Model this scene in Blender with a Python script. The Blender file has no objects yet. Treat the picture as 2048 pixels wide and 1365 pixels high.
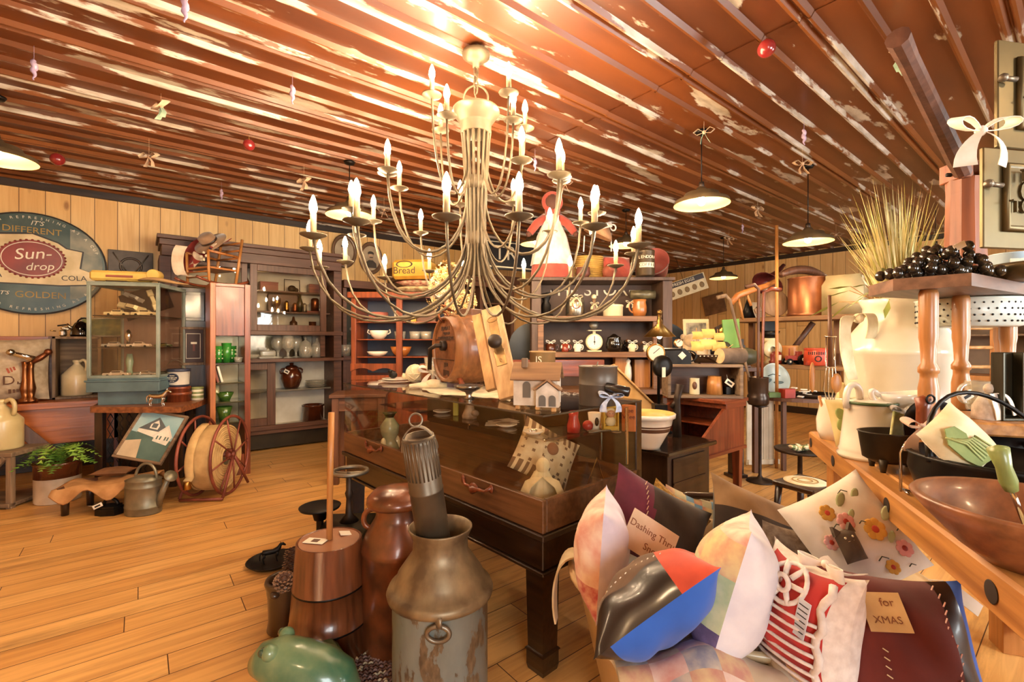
import bpy, math, random
from mathutils import Vector, Matrix, Euler
R = random.Random(7)
PI = math.pi
COL = bpy.context.scene.collection
FPX, HC, YAW = 930.0, 1.30, math.radians(51.3)
FW = Vector((math.cos(YAW), math.sin(YAW), 0)); RT = Vector((math.sin(YAW), -math.cos(YAW), 0))
CAMZ = YAW - PI / 2                       # z rotation of a thing that faces the camera
def at(px, d, z=0.0):                     # place at image column px, distance d, height z
    p = FW * d + RT * ((px - 1024) / FPX * d); return Vector((p.x, p.y, z))
def hz(py, d): return HC + (682.5 - py) / FPX * d
def P(px, py, d): return at(px, d, hz(py, d))
def onY(px, Y, z=0.0):
    t = (px - 1024) / FPX; return at(px, Y / (FW.y + RT.y * t), z)
def onX(px, X, z=0.0):
    t = (px - 1024) / FPX; return at(px, X / (FW.x + RT.x * t), z)
def rad(a): return math.radians(a)
def TR(loc=(0, 0, 0), rot=(0, 0, 0), sc=1.0):
    s = (sc, sc, sc) if isinstance(sc, (int, float)) else sc
    return Matrix.LocRotScale(Vector(loc), Euler([rad(a) for a in rot]), Vector(s))
def aim(a, b):                            # matrix whose local z runs from a to b
    a = Vector(a); b = Vector(b)
    return Matrix.Translation(a) @ (b - a).to_track_quat('Z', 'Y').to_matrix().to_4x4()
MATS = {}
def nodes(m): return m.node_tree.nodes, m.node_tree.links
def _base(name):
    m = bpy.data.materials.new(name); m.use_nodes = True
    n, l = nodes(m); b = n['Principled BSDF']; return m, n, l, b
def lin(c):
    if isinstance(c, str):
        c = [int(c[i:i + 2], 16) / 255 for i in (0, 2, 4)]
        c = [x / 12.92 if x <= .04045 else ((x + .055) / 1.055) ** 2.4 for x in c]
    return (c[0], c[1], c[2], 1)
def mul(c, k): return (c[0] * k, c[1] * k, c[2] * k, 1)
def mat(name, col, rough=.5, metal=0, col2=None, ns=6, amt=.5, bump=0, stretch=(1, 1, 1), coat=0, detail=6, lo=.35, hi=.65, trans=0, sheen=0, bs=None):
    """noise-mottled surface: col <-> col2"""
    if name in MATS: return MATS[name]
    m, n, l, b = _base(name); c1 = lin(col); c2 = lin(col2) if col2 else mul(c1, .72)
    tc = n.new('ShaderNodeTexCoord'); mp = n.new('ShaderNodeMapping'); mp.inputs['Scale'].default_value = stretch
    l.new(tc.outputs['Object'], mp.inputs['Vector'])
    no = n.new('ShaderNodeTexNoise'); no.inputs['Scale'].default_value = ns; no.inputs['Detail'].default_value = detail
    l.new(mp.outputs[0], no.inputs['Vector'])
    rp = n.new('ShaderNodeValToRGB'); rp.color_ramp.elements[0].position = lo; rp.color_ramp.elements[1].position = hi
    rp.color_ramp.elements[0].color = c1; rp.color_ramp.elements[1].color = tuple(c1[i] + (c2[i] - c1[i]) * min(1, amt * 2) for i in range(3)) + (1,)
    l.new(no.outputs['Fac'], rp.inputs[0]); l.new(rp.outputs[0], b.inputs['Base Color'])
    b.inputs['Roughness'].default_value = rough; b.inputs['Metallic'].default_value = metal
    b.inputs['Coat Weight'].default_value = coat; b.inputs['Coat Roughness'].default_value = .12
    b.inputs['Transmission Weight'].default_value = trans
    if sheen: b.inputs['Sheen Weight'].default_value = sheen
    if bump:
        bp = n.new('ShaderNodeBump'); bp.inputs['Strength'].default_value = bump; bp.inputs['Distance'].default_value = .01
        if bs:
            no2 = n.new('ShaderNodeTexNoise'); no2.inputs['Scale'].default_value = bs; l.new(mp.outputs[0], no2.inputs['Vector']); l.new(no2.outputs['Fac'], bp.inputs['Height'])
        else: l.new(no.outputs['Fac'], bp.inputs['Height'])
        l.new(bp.outputs[0], b.inputs['Normal'])
    MATS[name] = m; return m
def wood(name, col, col2, axis='z', rough=.45, sc=1.0, coat=.0, bump=.15):
    s = {'x': (.6, 9, 9), 'y': (9, .6, 9), 'z': (9, 9, .6)}[axis]
    return mat(name, col, rough, 0, col2, 4 * sc, .5, bump, s, coat, 8, .3, .7)
def glass(name, tint='ffffff', tr=.93, rough=.02, milk=0):
    if name in MATS: return MATS[name]
    m, n, l, b = _base(name); n.remove(b); out = n['Material Output']
    t = n.new('ShaderNodeBsdfTransparent'); g = n.new('ShaderNodeBsdfGlossy'); g.inputs['Roughness'].default_value = rough
    t.inputs[0].default_value = lin(tint); mx = n.new('ShaderNodeMixShader'); fr = n.new('ShaderNodeMath'); fr.operation = 'POWER'; fr.inputs[1].default_value = 4.5; lw = n.new('ShaderNodeLayerWeight'); lw.inputs[0].default_value = .5; l.new(lw.outputs['Facing'], fr.inputs[0])
    ma = n.new('ShaderNodeMath'); ma.operation = 'MAXIMUM'; ma.inputs[1].default_value = 1 - tr
    l.new(fr.outputs[0], ma.inputs[0]); l.new(ma.outputs[0], mx.inputs[0]); l.new(t.outputs[0], mx.inputs[1]); l.new(g.outputs[0], mx.inputs[2]); 
    if milk:
        df = n.new('ShaderNodeBsdfDiffuse'); df.inputs[0].default_value = lin(tint); m2 = n.new('ShaderNodeMixShader'); m2.inputs[0].default_value = milk
        l.new(mx.outputs[0], m2.inputs[1]); l.new(df.outputs[0], m2.inputs[2]); l.new(m2.outputs[0], out.inputs[0])
    else: l.new(mx.outputs[0], out.inputs[0])
    MATS[name] = m; return m
def emit(name, col, s):
    if name in MATS: return MATS[name]
    m, n, l, b = _base(name); n.remove(b); e = n.new('ShaderNodeEmission'); e.inputs[0].default_value = lin(col); e.inputs[1].default_value = s
    l.new(e.outputs[0], n['Material Output'].inputs[0]); MATS[name] = m; return m
class M:
    def __init__(s): s.v = []; s.f = []; s.m = []; s.sm = []
    def add(s, vs, fs, mi=0, smooth=False, T=None):
        k = len(s.v)
        for p in vs: s.v.append((T @ Vector(p)) if T else Vector(p))
        for i, f in enumerate(fs):
            s.f.append([k + j for j in f]); s.m.append(mi[i] if isinstance(mi, (list, tuple)) else mi); s.sm.append(smooth)
        return s
    def box(s, c, d, mi=0, T=None, b=.003):
        """centre c, size d, chamfer b"""
        x, y, z = [q / 2 for q in d]; b = min(b, x * .45, y * .45, z * .45); vs = []; ix = {}
        for sx in (-1, 1):
            for sy in (-1, 1):
                for sz in (-1, 1):
                    for a in range(3):
                        e = [x - b, y - b, z - b]; e[a] += b
                        ix[(sx, sy, sz, a)] = len(vs); vs.append((c[0] + sx * e[0], c[1] + sy * e[1], c[2] + sz * e[2]))
        fs = []
        sg = (-1, 1)
        for a in range(3):
            u, w = (a + 1) % 3, (a + 2) % 3
            for q in sg:
                def key(su, sw):
                    k = [0, 0, 0]; k[a] = q; k[u] = su; k[w] = sw; return tuple(k)
                fc = [ix[key(-1, -1) + (a,)], ix[key(1, -1) + (a,)], ix[key(1, 1) + (a,)], ix[key(-1, 1) + (a,)]]
                fs.append(fc if q > 0 else fc[::-1])
            for su in sg:
                for sw in sg:
                    k0 = [0, 0, 0]; k1 = [0, 0, 0]; k0[a] = -1; k1[a] = 1; k0[u] = k1[u] = su; k0[w] = k1[w] = sw
                    k0 = tuple(k0); k1 = tuple(k1); fc = [ix[k0 + (u,)], ix[k1 + (u,)], ix[k1 + (w,)], ix[k0 + (w,)]]
                    fs.append(fc if su * sw < 0 else fc[::-1])
        for sx in sg:
            for sy in sg:
                for sz in sg:
                    k = (sx, sy, sz); fc = [ix[k + (0,)], ix[k + (1,)], ix[k + (2,)]]
                    fs.append(fc if sx * sy * sz > 0 else fc[::-1])
        return s.add(vs, fs, mi, False, T)
    def bx(s, x0, x1, y0, y1, z0, z1, mi=0, T=None, b=.003):
        return s.box(((x0 + x1) / 2, (y0 + y1) / 2, (z0 + z1) / 2), (abs(x1 - x0), abs(y1 - y0), abs(z1 - z0)), mi, T, b)
    def lathe(s, prof, seg=28, mi=0, T=None, smooth=True, ex=1, ey=1):
        """prof [(r,z[,mi])]; r 0 closes"""
        vs = []; fs = []; ms = []; rings = []
        for p in prof:
            if p[0] <= 1e-6: rings.append([len(vs)]); vs.append((0, 0, p[1]))
            else:
                rings.append(list(range(len(vs), len(vs) + seg)))
                for i in range(seg):
                    a = 2 * PI * i / seg; vs.append((p[0] * math.cos(a) * ex, p[0] * math.sin(a) * ey, p[1]))
        for k in range(len(rings) - 1):
            A, B = rings[k], rings[k + 1]; mm = prof[k + 1][2] if len(prof[k + 1]) > 2 else mi
            for i in range(seg):
                j = (i + 1) % seg
                if len(A) == 1 and len(B) == 1: continue
                if len(A) == 1: fs.append([A[0], B[j], B[i]])
                elif len(B) == 1: fs.append([A[i], A[j], B[0]])
                else: fs.append([A[i], A[j], B[j], B[i]])
                ms.append(mm)
        return s.add(vs, fs, ms, smooth, T)
    def cyl(s, c, r, h, mi=0, seg=20, T=None, r2=None):
        """solid upright cylinder standing at c"""
        r2 = r if r2 is None else r2; e = min(.003, r * .2, h * .2); k = len(s.v)
        Tm = Matrix.Translation(Vector(c)); Tm = (T @ Tm) if T else Tm
        s.lathe([(0, 0), (r - e, 0)], seg, mi, Tm, False); s.lathe([(r - e, 0), (r, e), (r2, h - e), (r2 - e, h)], seg, mi, Tm, True); s.lathe([(r2 - e, h), (0, h)], seg, mi, Tm, False); return s
    def tube(s, pts, r, seg=8, mi=0, closed=False, T=None, flat=1.0, up=None):
        pts = [Vector(p) for p in pts]; n = len(pts); vs = []; fs = []
        rs = r if isinstance(r, (list, tuple)) else [r] * n
        prev = None
        for i, p in enumerate(pts):
            if closed: t = pts[(i + 1) % n] - pts[i - 1]
            else: t = pts[min(i + 1, n - 1)] - pts[max(i - 1, 0)]
            t = t.normalized() if t.length > 1e-9 else Vector((0, 0, 1))
            if prev is None:
                h = up and Vector(up) or (Vector((0, 0, 1)) if abs(t.z) < .9 else Vector((1, 0, 0)))
                x = t.cross(h).normalized()
            else:
                x = prev - t * prev.dot(t); x = x.normalized() if x.length > 1e-6 else t.orthogonal().normalized()
            prev = x; y = t.cross(x)
            for k in range(seg):
                a = 2 * PI * k / seg; vs.append(p + x * (math.cos(a) * rs[i]) + y * (math.sin(a) * rs[i] * flat))
        m = n if closed else n - 1
        for i in range(m):
            j = (i + 1) % n
            for k in range(seg):
                q = (k + 1) % seg; fs.append([i * seg + k, i * seg + q, j * seg + q, j * seg + k])
        if not closed: fs += [list(range(seg))[::-1], [(n - 1) * seg + k for k in range(seg)]]
        return s.add(vs, fs, mi, True, T)
    def torus(s, R_, r, mi=0, T=None, n=32, seg=8, ex=1, ey=1):
        return s.tube([(R_ * ex * math.cos(2 * PI * i / n), R_ * ey * math.sin(2 * PI * i / n), 0) for i in range(n)], r, seg, mi, True, T)
    def prism(s, poly, z0, z1, mi=0, T=None, sidemi=None):
        n = len(poly); ar = sum(poly[i][0] * poly[(i + 1) % n][1] - poly[(i + 1) % n][0] * poly[i][1] for i in range(n))
        if ar < 0: poly = poly[::-1]
        vs = [(x, y, z0) for x, y in poly] + [(x, y, z1) for x, y in poly]
        fs = [list(range(n))[::-1], list(range(n, 2 * n))] + [[i, (i + 1) % n, n + (i + 1) % n, n + i] for i in range(n)]
        return s.add(vs, fs, [mi, mi] + [mi if sidemi is None else sidemi] * n, False, T)
    def ball(s, c, r, mi=0, seg=16, rings=10, T=None):
        r = (r, r, r) if isinstance(r, (int, float)) else r
        Tm = TR(c, (0, 0, 0), r); Tm = (T @ Tm) if T else Tm
        return s.lathe([(math.sin(PI * k / rings) if 0 < k < rings else 0, -math.cos(PI * k / rings)) for k in range(rings + 1)], seg, mi, Tm)
    def ribbon(s, pts, w, th=.003, mi=0, T=None, side=None):
        """cloth strip: pts centreline, w half widths, side = width direction"""
        pts = [Vector(p) for p in pts]; n = len(pts); ws = w if isinstance(w, (list, tuple)) else [w] * n; vs = []; fs = []
        for i, p in enumerate(pts):
            t = (pts[min(i + 1, n - 1)] - pts[max(i - 1, 0)]).normalized(); sd = Vector(side).normalized() if side else t.orthogonal().normalized()
            nn = t.cross(sd).normalized() * th / 2; sd = sd * ws[i]
            q = [p - sd - nn, p + sd - nn, p + sd + nn, p - sd + nn]; vs += [q[0], q[1], q[1], q[2], q[2], q[3], q[3], q[0]]
        for i in range(n - 1):
            a = i * 8; b = a + 8
            for k in (0, 2, 4, 6): fs.append([a + k, a + k + 1, b + k + 1, b + k])
        e = n * 8 - 8; fs += [[4, 2, 1, 0], [e, e + 1, e + 2, e + 4]]
        return s.add(vs, fs, mi, True, T)
    def pillow(s, w, h, t, T=None, mf=None, n=18, mi=0, pinch=.12, seam=None, seed=1):
        """stuffed cushion lying in local xy, front = +z; mf(u,v,front)->material"""
        rr = random.Random(seed); ph = [rr.uniform(0, 6) for _ in range(4)]; vs = []; fs = []; ms = []
        for side in (1, -1):
            k0 = len(vs)
            for j in range(n + 1):
                for i in range(n + 1):
                    u = -1 + 2 * i / n; v = -1 + 2 * j / n
                    px = u * (1 - pinch * (1 - v * v) * (u * u)) * w / 2; py = v * (1 - pinch * (1 - u * u) * (v * v)) * h / 2
                    e = max(0, (1 - abs(u) ** 2.6) * (1 - abs(v) ** 2.6)) ** .66
                    wr = 1 + .07 * math.sin(u * 5 + ph[0]) * math.sin(v * 4 + ph[1]) + .04 * math.sin(9 * u + 7 * v + ph[2])
                    vs.append((px, py, side * t / 2 * e * wr))
            for j in range(n):
                for i in range(n):
                    a = k0 + j * (n + 1) + i; q = [a, a + 1, a + n + 2, a + n + 1]; fs.append(q if side > 0 else q[::-1])
                    u = -1 + 2 * (i + .5) / n; v = -1 + 2 * (j + .5) / n; ms.append(mf(u, v, side > 0) if mf else mi)
        return s.add(vs, fs, ms, True, T)
    def text(s, body, size, T=None, mi=0, ext=.0015, align='CENTER', shear=0, space=1.0):
        cu = bpy.data.curves.new('tmp', 'FONT'); cu.body = body; cu.size = size; cu.extrude = ext; cu.align_x = align; cu.align_y = 'CENTER'; cu.shear = shear; cu.resolution_u = 3; cu.space_character = space
        ob = bpy.data.objects.new('tmp', cu); COL.objects.link(ob); dg = bpy.context.evaluated_depsgraph_get(); dg.update()
        me = ob.evaluated_get(dg).to_mesh(); s.add([v.co.copy() for v in me.vertices], [list(p.vertices) for p in me.polygons], mi, False, T)
        bpy.data.objects.remove(ob); bpy.data.curves.remove(cu); return s
    def strokes(s, T, w, h, n, mi=0, ext=.001, seed=1):
        rr = random.Random(seed)
        for i in range(n):
            x = -w / 2 + w * (i + .5) / n; s.box((x, h * rr.uniform(-.1, .1), ext / 2), (w / n * rr.uniform(.35, .75), h * rr.uniform(.6, 1), ext), mi, T, 0)
        return s
    def warp(s, fn): s.v = [Vector(fn(p)) for p in s.v]; return s
    def mesh(s, name, mats):
        me = bpy.data.meshes.new(name); me.from_pydata([tuple(p) for p in s.v], [], s.f)
        for m in (mats if isinstance(mats, (list, tuple)) else [mats]): me.materials.append(m)
        me.polygons.foreach_set('material_index', s.m); me.polygons.foreach_set('use_smooth', s.sm); me.update(); return me
def part(name, mb, mats, parent, label=None, loc=None, rot=None, stuff=False):
    o = bpy.data.objects.new(name, mb.mesh(name, mats)); COL.objects.link(o); o.parent = parent
    if loc is not None: o.location = loc
    if rot is not None: o.rotation_euler = [rad(a) for a in rot]
    if label: o['label'] = label
    if stuff: o['kind'] = 'stuff'
    return o
def thing(name, label, cat, loc=(0, 0, 0), rz=0, group=None, rot=None):
    o = bpy.data.objects.new(name, None); COL.objects.link(o); o.empty_display_size = .05
    o.location = loc; o.rotation_euler = rot if rot is not None else (0, 0, rz); o['label'] = label; o['category'] = cat
    if group: o['group'] = group
    return o
def solo(name, mb, mats, label, cat, loc=(0, 0, 0), rz=0, group=None, rot=None):
    o = bpy.data.objects.new(name, mb.mesh(name, mats)); COL.objects.link(o)
    o.location = loc; o.rotation_euler = rot if rot is not None else (0, 0, rz); o['label'] = label; o['category'] = cat
    if group: o['group'] = group
    return o
def struct(name, mb, mats, loc=(0, 0, 0)):
    o = bpy.data.objects.new(name, mb.mesh(name, mats)); COL.objects.link(o); o.location = loc; o['kind'] = 'structure'; return o
def dup(o, loc=None, rz=None, label=None, parent=None, rot=None):
    c = o.copy(); COL.objects.link(c)
    if parent is not None: c.parent = parent
    if loc is not None: c.location = loc
    if rz is not None: c.rotation_euler = (0, 0, rz)
    if rot is not None: c.rotation_euler = rot
    if label: c['label'] = label
    for ch in list(o.children): dup(ch, parent=c)
    return c
def bez(p0, p1, p2, p3, n=12):
    p0, p1, p2, p3 = map(Vector, (p0, p1, p2, p3))
    return [p0 * (1 - t) ** 3 + p1 * 3 * t * (1 - t) ** 2 + p2 * 3 * t * t * (1 - t) + p3 * t ** 3 for t in [i / n for i in range(n + 1)]]
W_OAK = wood('oak_brown', '8a5a33', '5f3a1e', 'z'); W_OAKX = wood('oak_brown_x', '8a5a33', '5f3a1e', 'x')
W_RED = wood('red_mahogany', '8c4424', '5e2a15', 'z', .35, coat=.2); W_REDX = wood('red_mahogany_x', '8c4424', '5e2a15', 'x', .35, coat=.2)
W_WAL = wood('walnut', '6b4530', '4a2d1c', 'z', .45); W_WALX = wood('walnut_x', '6b4530', '4a2d1c', 'x', .45)
W_DARK = wood('dark_stain', '3a2417', '1f120b', 'z', .35, coat=.3); W_DARKX = wood('dark_stain_x', '38220f', '1d1009', 'x', .3, coat=.4)
W_PINE = wood('raw_pine', 'c89a5e', '9c6c3a', 'z', .5); W_PINEX = wood('raw_pine_x', 'c89a5e', '9c6c3a', 'x', .5)
W_GREY = wood('weathered_board', '8d7358', '5f4a38', 'z', .7); W_GREYX = wood('weathered_board_x', '8d7358', '5f4a38', 'x', .7)
W_HONEY = wood('honey_wood', 'b8763a', '8a4f22', 'x', .4, coat=.15); W_HONEYZ = wood('honey_wood_z', 'c08448', '98602c', 'z', .4)
IRON = mat('black_iron', '231e1a', .42, .6, '120f0d', 12, bump=.1); IRONB = mat('brown_iron', '3e2f24', .5, .5, '241a13', 10, bump=.1)
TIN = mat('dull_tin', '8f8675', .4, .75, '6a6052', 7, bump=.05); CHROME = mat('chrome', 'd8d4cc', .12, 1, 'bab4a8', 5)
BRASS = mat('brass', 'b98a45', .28, 1, '8d6430', 8); COPPER = mat('copper', 'a2623c', .35, .85, '6e3e26', 6)
WHITE = mat('white_glaze', 'ece4d6', .18, 0, 'dccfb8', 4, coat=.5); CREAM = mat('cream_glaze', 'e8d9b4', .22, 0, 'd6c294', 4, coat=.4)
BROWNG = mat('brown_glaze', '5a2a14', .15, 0, '3a190c', 5, coat=.6); STONE = mat('stoneware', 'd9c9a4', .35, 0, 'c2ae86', 5, coat=.2)
PAPER = mat('tag_paper', 'f0e8d8', .8, 0, 'ddd2bc', 9); INK = mat('ink', '2a2522', .7); RED = mat('red_paint', 'b03a28', .45, 0, '8c2a1c', 5)
CLOTHW = mat('white_cloth', 'efe6da', .9, 0, 'd9cbb8', 14, bump=.2, sheen=.3); CLOTHC = mat('cream_cloth', 'e6d6b0', .9, 0, 'cdb98c', 14, bump=.2, sheen=.3)
GLASS = glass('clear_glass', 'fbfdf9', .95); PANE = glass('pane_glass', 'f8f5ef', .955); GLASSG = glass('green_glass', '79b04a', .85, .08, .2)
GLASSW = glass('pressed_glass', 'f6f3e6', .8, .1, .22)
X0, X1, Y0, Y1, H = -2.6, 9.25, -2.4, 6.6, 2.91
def planks(name, order, rowh, length, c1, c2, grain, gap, knot=0, rough=.45, gapw=.004, streak=0, coat=0):
    m, n, l, b = _base(name); tc = n.new('ShaderNodeTexCoord'); sp = n.new('ShaderNodeSeparateXYZ'); cb = n.new('ShaderNodeCombineXYZ')
    l.new(tc.outputs['Object'], sp.inputs[0])
    for i, a in enumerate(order): l.new(sp.outputs['XYZ'.index(a)], cb.inputs[i])
    br = n.new('ShaderNodeTexBrick'); br.offset = 0; br.inputs['Scale'].default_value = 1; br.inputs['Brick Width'].default_value = length; br.inputs['Row Height'].default_value = rowh
    br.inputs['Mortar Size'].default_value = gapw / 2; br.inputs['Mortar Smooth'].default_value = .1; br.inputs['Color1'].default_value = lin(c1); br.inputs['Color2'].default_value = lin(c2); br.inputs['Mortar'].default_value = lin(gap)
    s2 = n.new('ShaderNodeSeparateXYZ'); l.new(cb.outputs[0], s2.inputs[0]); dv = n.new('ShaderNodeMath'); dv.operation = 'DIVIDE'; dv.inputs[1].default_value = rowh; l.new(s2.outputs[1], dv.inputs[0]); fl = n.new('ShaderNodeMath'); fl.operation = 'FLOOR'; l.new(dv.outputs[0], fl.inputs[0]); wn = n.new('ShaderNodeTexWhiteNoise'); wn.noise_dimensions = '1D'; l.new(fl.outputs[0], wn.inputs['W']); mm = n.new('ShaderNodeMath'); mm.operation = 'MULTIPLY_ADD'; mm.inputs[1].default_value = length; l.new(wn.outputs['Value'], mm.inputs[0]); l.new(s2.outputs[0], mm.inputs[2]); c2_ = n.new('ShaderNodeCombineXYZ'); l.new(mm.outputs[0], c2_.inputs[0]); l.new(s2.outputs[1], c2_.inputs[1]); l.new(c2_.outputs[0], br.inputs['Vector'])
    mp = n.new('ShaderNodeMapping'); mp.inputs['Scale'].default_value = (.8, 14, 1); l.new(cb.outputs[0], mp.inputs[0])
    ad = n.new('ShaderNodeVectorMath'); ad.operation = 'ADD'; sc = n.new('ShaderNodeVectorMath'); sc.operation = 'SCALE'; sc.inputs['Scale'].default_value = 37
    l.new(br.outputs['Color'], sc.inputs[0]); l.new(mp.outputs[0], ad.inputs[0]); l.new(sc.outputs[0], ad.inputs[1])
    no = n.new('ShaderNodeTexNoise'); no.inputs['Scale'].default_value = 2.2; no.inputs['Detail'].default_value = 7; no.inputs['Distortion'].default_value = .8; l.new(ad.outputs[0], no.inputs['Vector'])
    rp = n.new('ShaderNodeValToRGB'); rp.color_ramp.elements[0].position = .42; rp.color_ramp.elements[1].position = .72
    rp.color_ramp.elements[0].color = (0, 0, 0, 1); rp.color_ramp.elements[1].color = (1, 1, 1, 1); l.new(no.outputs['Fac'], rp.inputs[0])
    mx = n.new('ShaderNodeMixRGB'); mx.blend_type = 'MIX'; l.new(br.outputs['Color'], mx.inputs[1]); mx.inputs[2].default_value = lin(grain)
    mf = n.new('ShaderNodeMath'); mf.operation = 'MULTIPLY'; mf.inputs[1].default_value = .55; l.new(rp.outputs[0], mf.inputs[0]); l.new(mf.outputs[0], mx.inputs[0])
    cur = mx.outputs[0]
    if knot:
        vo = n.new('ShaderNodeTexVoronoi'); mk = n.new('ShaderNodeMapping'); mk.inputs['Scale'].default_value = (1.6, 3.6, 1); l.new(cb.outputs[0], mk.inputs[0]); l.new(mk.outputs[0], vo.inputs['Vector']); vo.inputs['Scale'].default_value = 1.0
        kr = n.new('ShaderNodeValToRGB'); kr.color_ramp.elements[0].position = .04; kr.color_ramp.elements[1].position = .1; kr.color_ramp.elements[0].color = (.75, .75, .75, 1); kr.color_ramp.elements[1].color = (0, 0, 0, 1)
        l.new(vo.outputs['Distance'], kr.inputs[0]); m2 = n.new('ShaderNodeMixRGB'); l.new(kr.outputs[0], m2.inputs[0]); l.new(cur, m2.inputs[1]); m2.inputs[2].default_value = lin(knot); cur = m2.outputs[0]
    if streak:
        ms = n.new('ShaderNodeMapping'); ms.inputs['Scale'].default_value = (.45, 3.2, 1); l.new(cb.outputs[0], ms.inputs[0]); n2 = n.new('ShaderNodeTexNoise'); n2.inputs['Scale'].default_value = 1.7; n2.inputs['Detail'].default_value = 9; n2.inputs['Roughness'].default_value = .7; l.new(ms.outputs[0], n2.inputs['Vector'])
        r2 = n.new('ShaderNodeValToRGB'); r2.color_ramp.elements[0].position = .535; r2.color_ramp.elements[1].position = .7; r2.color_ramp.elements[0].color = (0, 0, 0, 1); r2.color_ramp.elements[1].color = (.6, .6, .6, 1); l.new(n2.outputs['Fac'], r2.inputs[0])
        m3 = n.new('ShaderNodeMixRGB'); l.new(r2.outputs[0], m3.inputs[0]); l.new(cur, m3.inputs[1]); m3.inputs[2].default_value = lin(streak); cur = m3.outputs[0]
    mg = n.new('ShaderNodeMixRGB'); l.new(br.outputs['Fac'], mg.inputs[0]); l.new(cur, mg.inputs[1]); mg.inputs[2].default_value = lin(gap)
    l.new(mg.outputs[0], b.inputs['Base Color']); b.inputs['Roughness'].default_value = rough; b.inputs['Coat Weight'].default_value = coat; b.inputs['Coat Roughness'].default_value = .25
    bp = n.new('ShaderNodeBump'); bp.invert = True; bp.inputs['Strength'].default_value = .5; bp.inputs['Distance'].default_value = .004; l.new(br.outputs['Fac'], bp.inputs['Height']); l.new(bp.outputs[0], b.inputs['Normal'])
    return m
FLOORM = planks('floor_boards', 'XY', .15, 2.3, 'e6b46c', 'd29a54', 'a86e34', '4a2c14', rough=.4, gapw=.004, streak='5f3818', coat=.15)
PINEL = planks('pine_wall_x', 'ZX', .185, 9, 'efc98a', 'e0b06a', 'cc9450', '6e4a25', '8a5526', .5, .006)
PINER = planks('pine_wall_y', 'ZY', .185, 9, 'eac486', 'd9aa66', 'c48e4c', '6e4a25', '8a5526', .5, .006)
def peelmat(name, c1, c2, p1, p2, thr, rough, stretch):
    m, n, l, b = _base(name); tc = n.new('ShaderNodeTexCoord'); mp = n.new('ShaderNodeMapping'); mp.inputs['Scale'].default_value = stretch; l.new(tc.outputs['Object'], mp.inputs[0])
    def noise(s, d=8, r=.55):
        q = n.new('ShaderNodeTexNoise'); q.inputs['Scale'].default_value = s; q.inputs['Detail'].default_value = d; q.inputs['Roughness'].default_value = r; l.new(mp.outputs[0], q.inputs['Vector']); return q.outputs['Fac']
    def ramp(f, lo, hi, a, b_):
        q = n.new('ShaderNodeValToRGB'); q.color_ramp.elements[0].position = lo; q.color_ramp.elements[1].position = hi; q.color_ramp.elements[0].color = lin(a); q.color_ramp.elements[1].color = lin(b_); l.new(f, q.inputs[0]); return q.outputs[0]
    base = ramp(noise(1.1, 5), .35, .65, c1, c2); patch = ramp(noise(9), .35, .65, p1, p2); mask = ramp(noise(2.1, 10, .6), thr, thr + .025, '000000', 'ffffff')
    mx = n.new('ShaderNodeMixRGB'); l.new(mask, mx.inputs[0]); l.new(base, mx.inputs[1]); l.new(patch, mx.inputs[2]); l.new(mx.outputs[0], b.inputs['Base Color'])
    b.inputs['Roughness'].default_value = rough; b.inputs['Coat Weight'].default_value = .25; b.inputs['Coat Roughness'].default_value = .2
    return m
CEILF = peelmat('ceiling_paint', '6c3818', '4c240f', 'b9ad9c', '8f8270', .575, .42, (.55, 1.9, 1))
CEILR = peelmat('ceiling_rib_paint', '7a441c', '5c3013', 'c9bfb0', '9c8d7a', .54, .38, (.5, 3.4, 1))
TRIMD = wood('dark_trim', '3a2818', '24170d', 'x'); TRIMDY = wood('dark_trim_y', '3a2818', '24170d', 'y')
m = M(); m.bx(X0, X1, Y0, Y1, -.05, 0, b=0); struct('floor', m, FLOORM)
def sheet(x0, x1, z):
    prof = []; y = Y0
    k = 0
    while y < Y1:
        prof.append((y, 0, 0))
        cs = [.105] if k % 3 else [.085, .135]
        for c in cs: prof += [(y + c - .022, 0, 0), (y + c - .006, -.024, 1), (y + c + .006, -.024, 1), (y + c + .022, 0, 1)]
        y += .212; k += 1
    prof.append((Y1, 0, 0)); vs = []; fs = []; ms = []
    for a, dz, q in prof: vs += [(x0, min(a, Y1), z + dz), (x1, min(a, Y1), z + dz)]
    for i in range(len(prof) - 1): fs.append([2 * i, 2 * i + 1, 2 * i + 3, 2 * i + 2]); ms.append(prof[i + 1][2])
    k = len(vs); vs += [(x0, Y0, z + .03), (x1, Y0, z + .03), (x1, Y1, z + .03), (x0, Y1, z + .03)]; fs.append([k, k + 1, k + 2, k + 3]); ms.append(0)
    return M().add(vs, fs, ms)
m = sheet(X0, 2.6, H); q = sheet(2.56, X1, H - .005); m.add(q.v, q.f, q.m)
struct('ceiling', m, [CEILF, CEILR])
m = M(); m.bx(X0, X1, Y1, Y1 + .1, 0, H + .03, b=0); struct('wall_left', m, PINEL)
m = M(); m.bx(X1, X1 + .1, Y0, Y1, 0, H + .03, b=0); struct('wall_right', m, PINER)
WINS = [(-1.6, .0), (1.6, 3.2), (4.6, 6.2)]
m = M(); xs = X0
for a, c in WINS: m.bx(xs, a, Y0 - .1, Y0, 0, H + .03, b=0); m.bx(a, c, Y0 - .1, Y0, 0, .8, b=0); m.bx(a, c, Y0 - .1, Y0, 2.2, H + .03, b=0); xs = c
m.bx(xs, X1, Y0 - .1, Y0, 0, H + .03, b=0); struct('wall_back', m, PINEL)
m = M(); m.bx(X0 - .1, X0, Y0, Y1, 0, H + .03, b=0); struct('wall_near', m, PINER)
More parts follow.
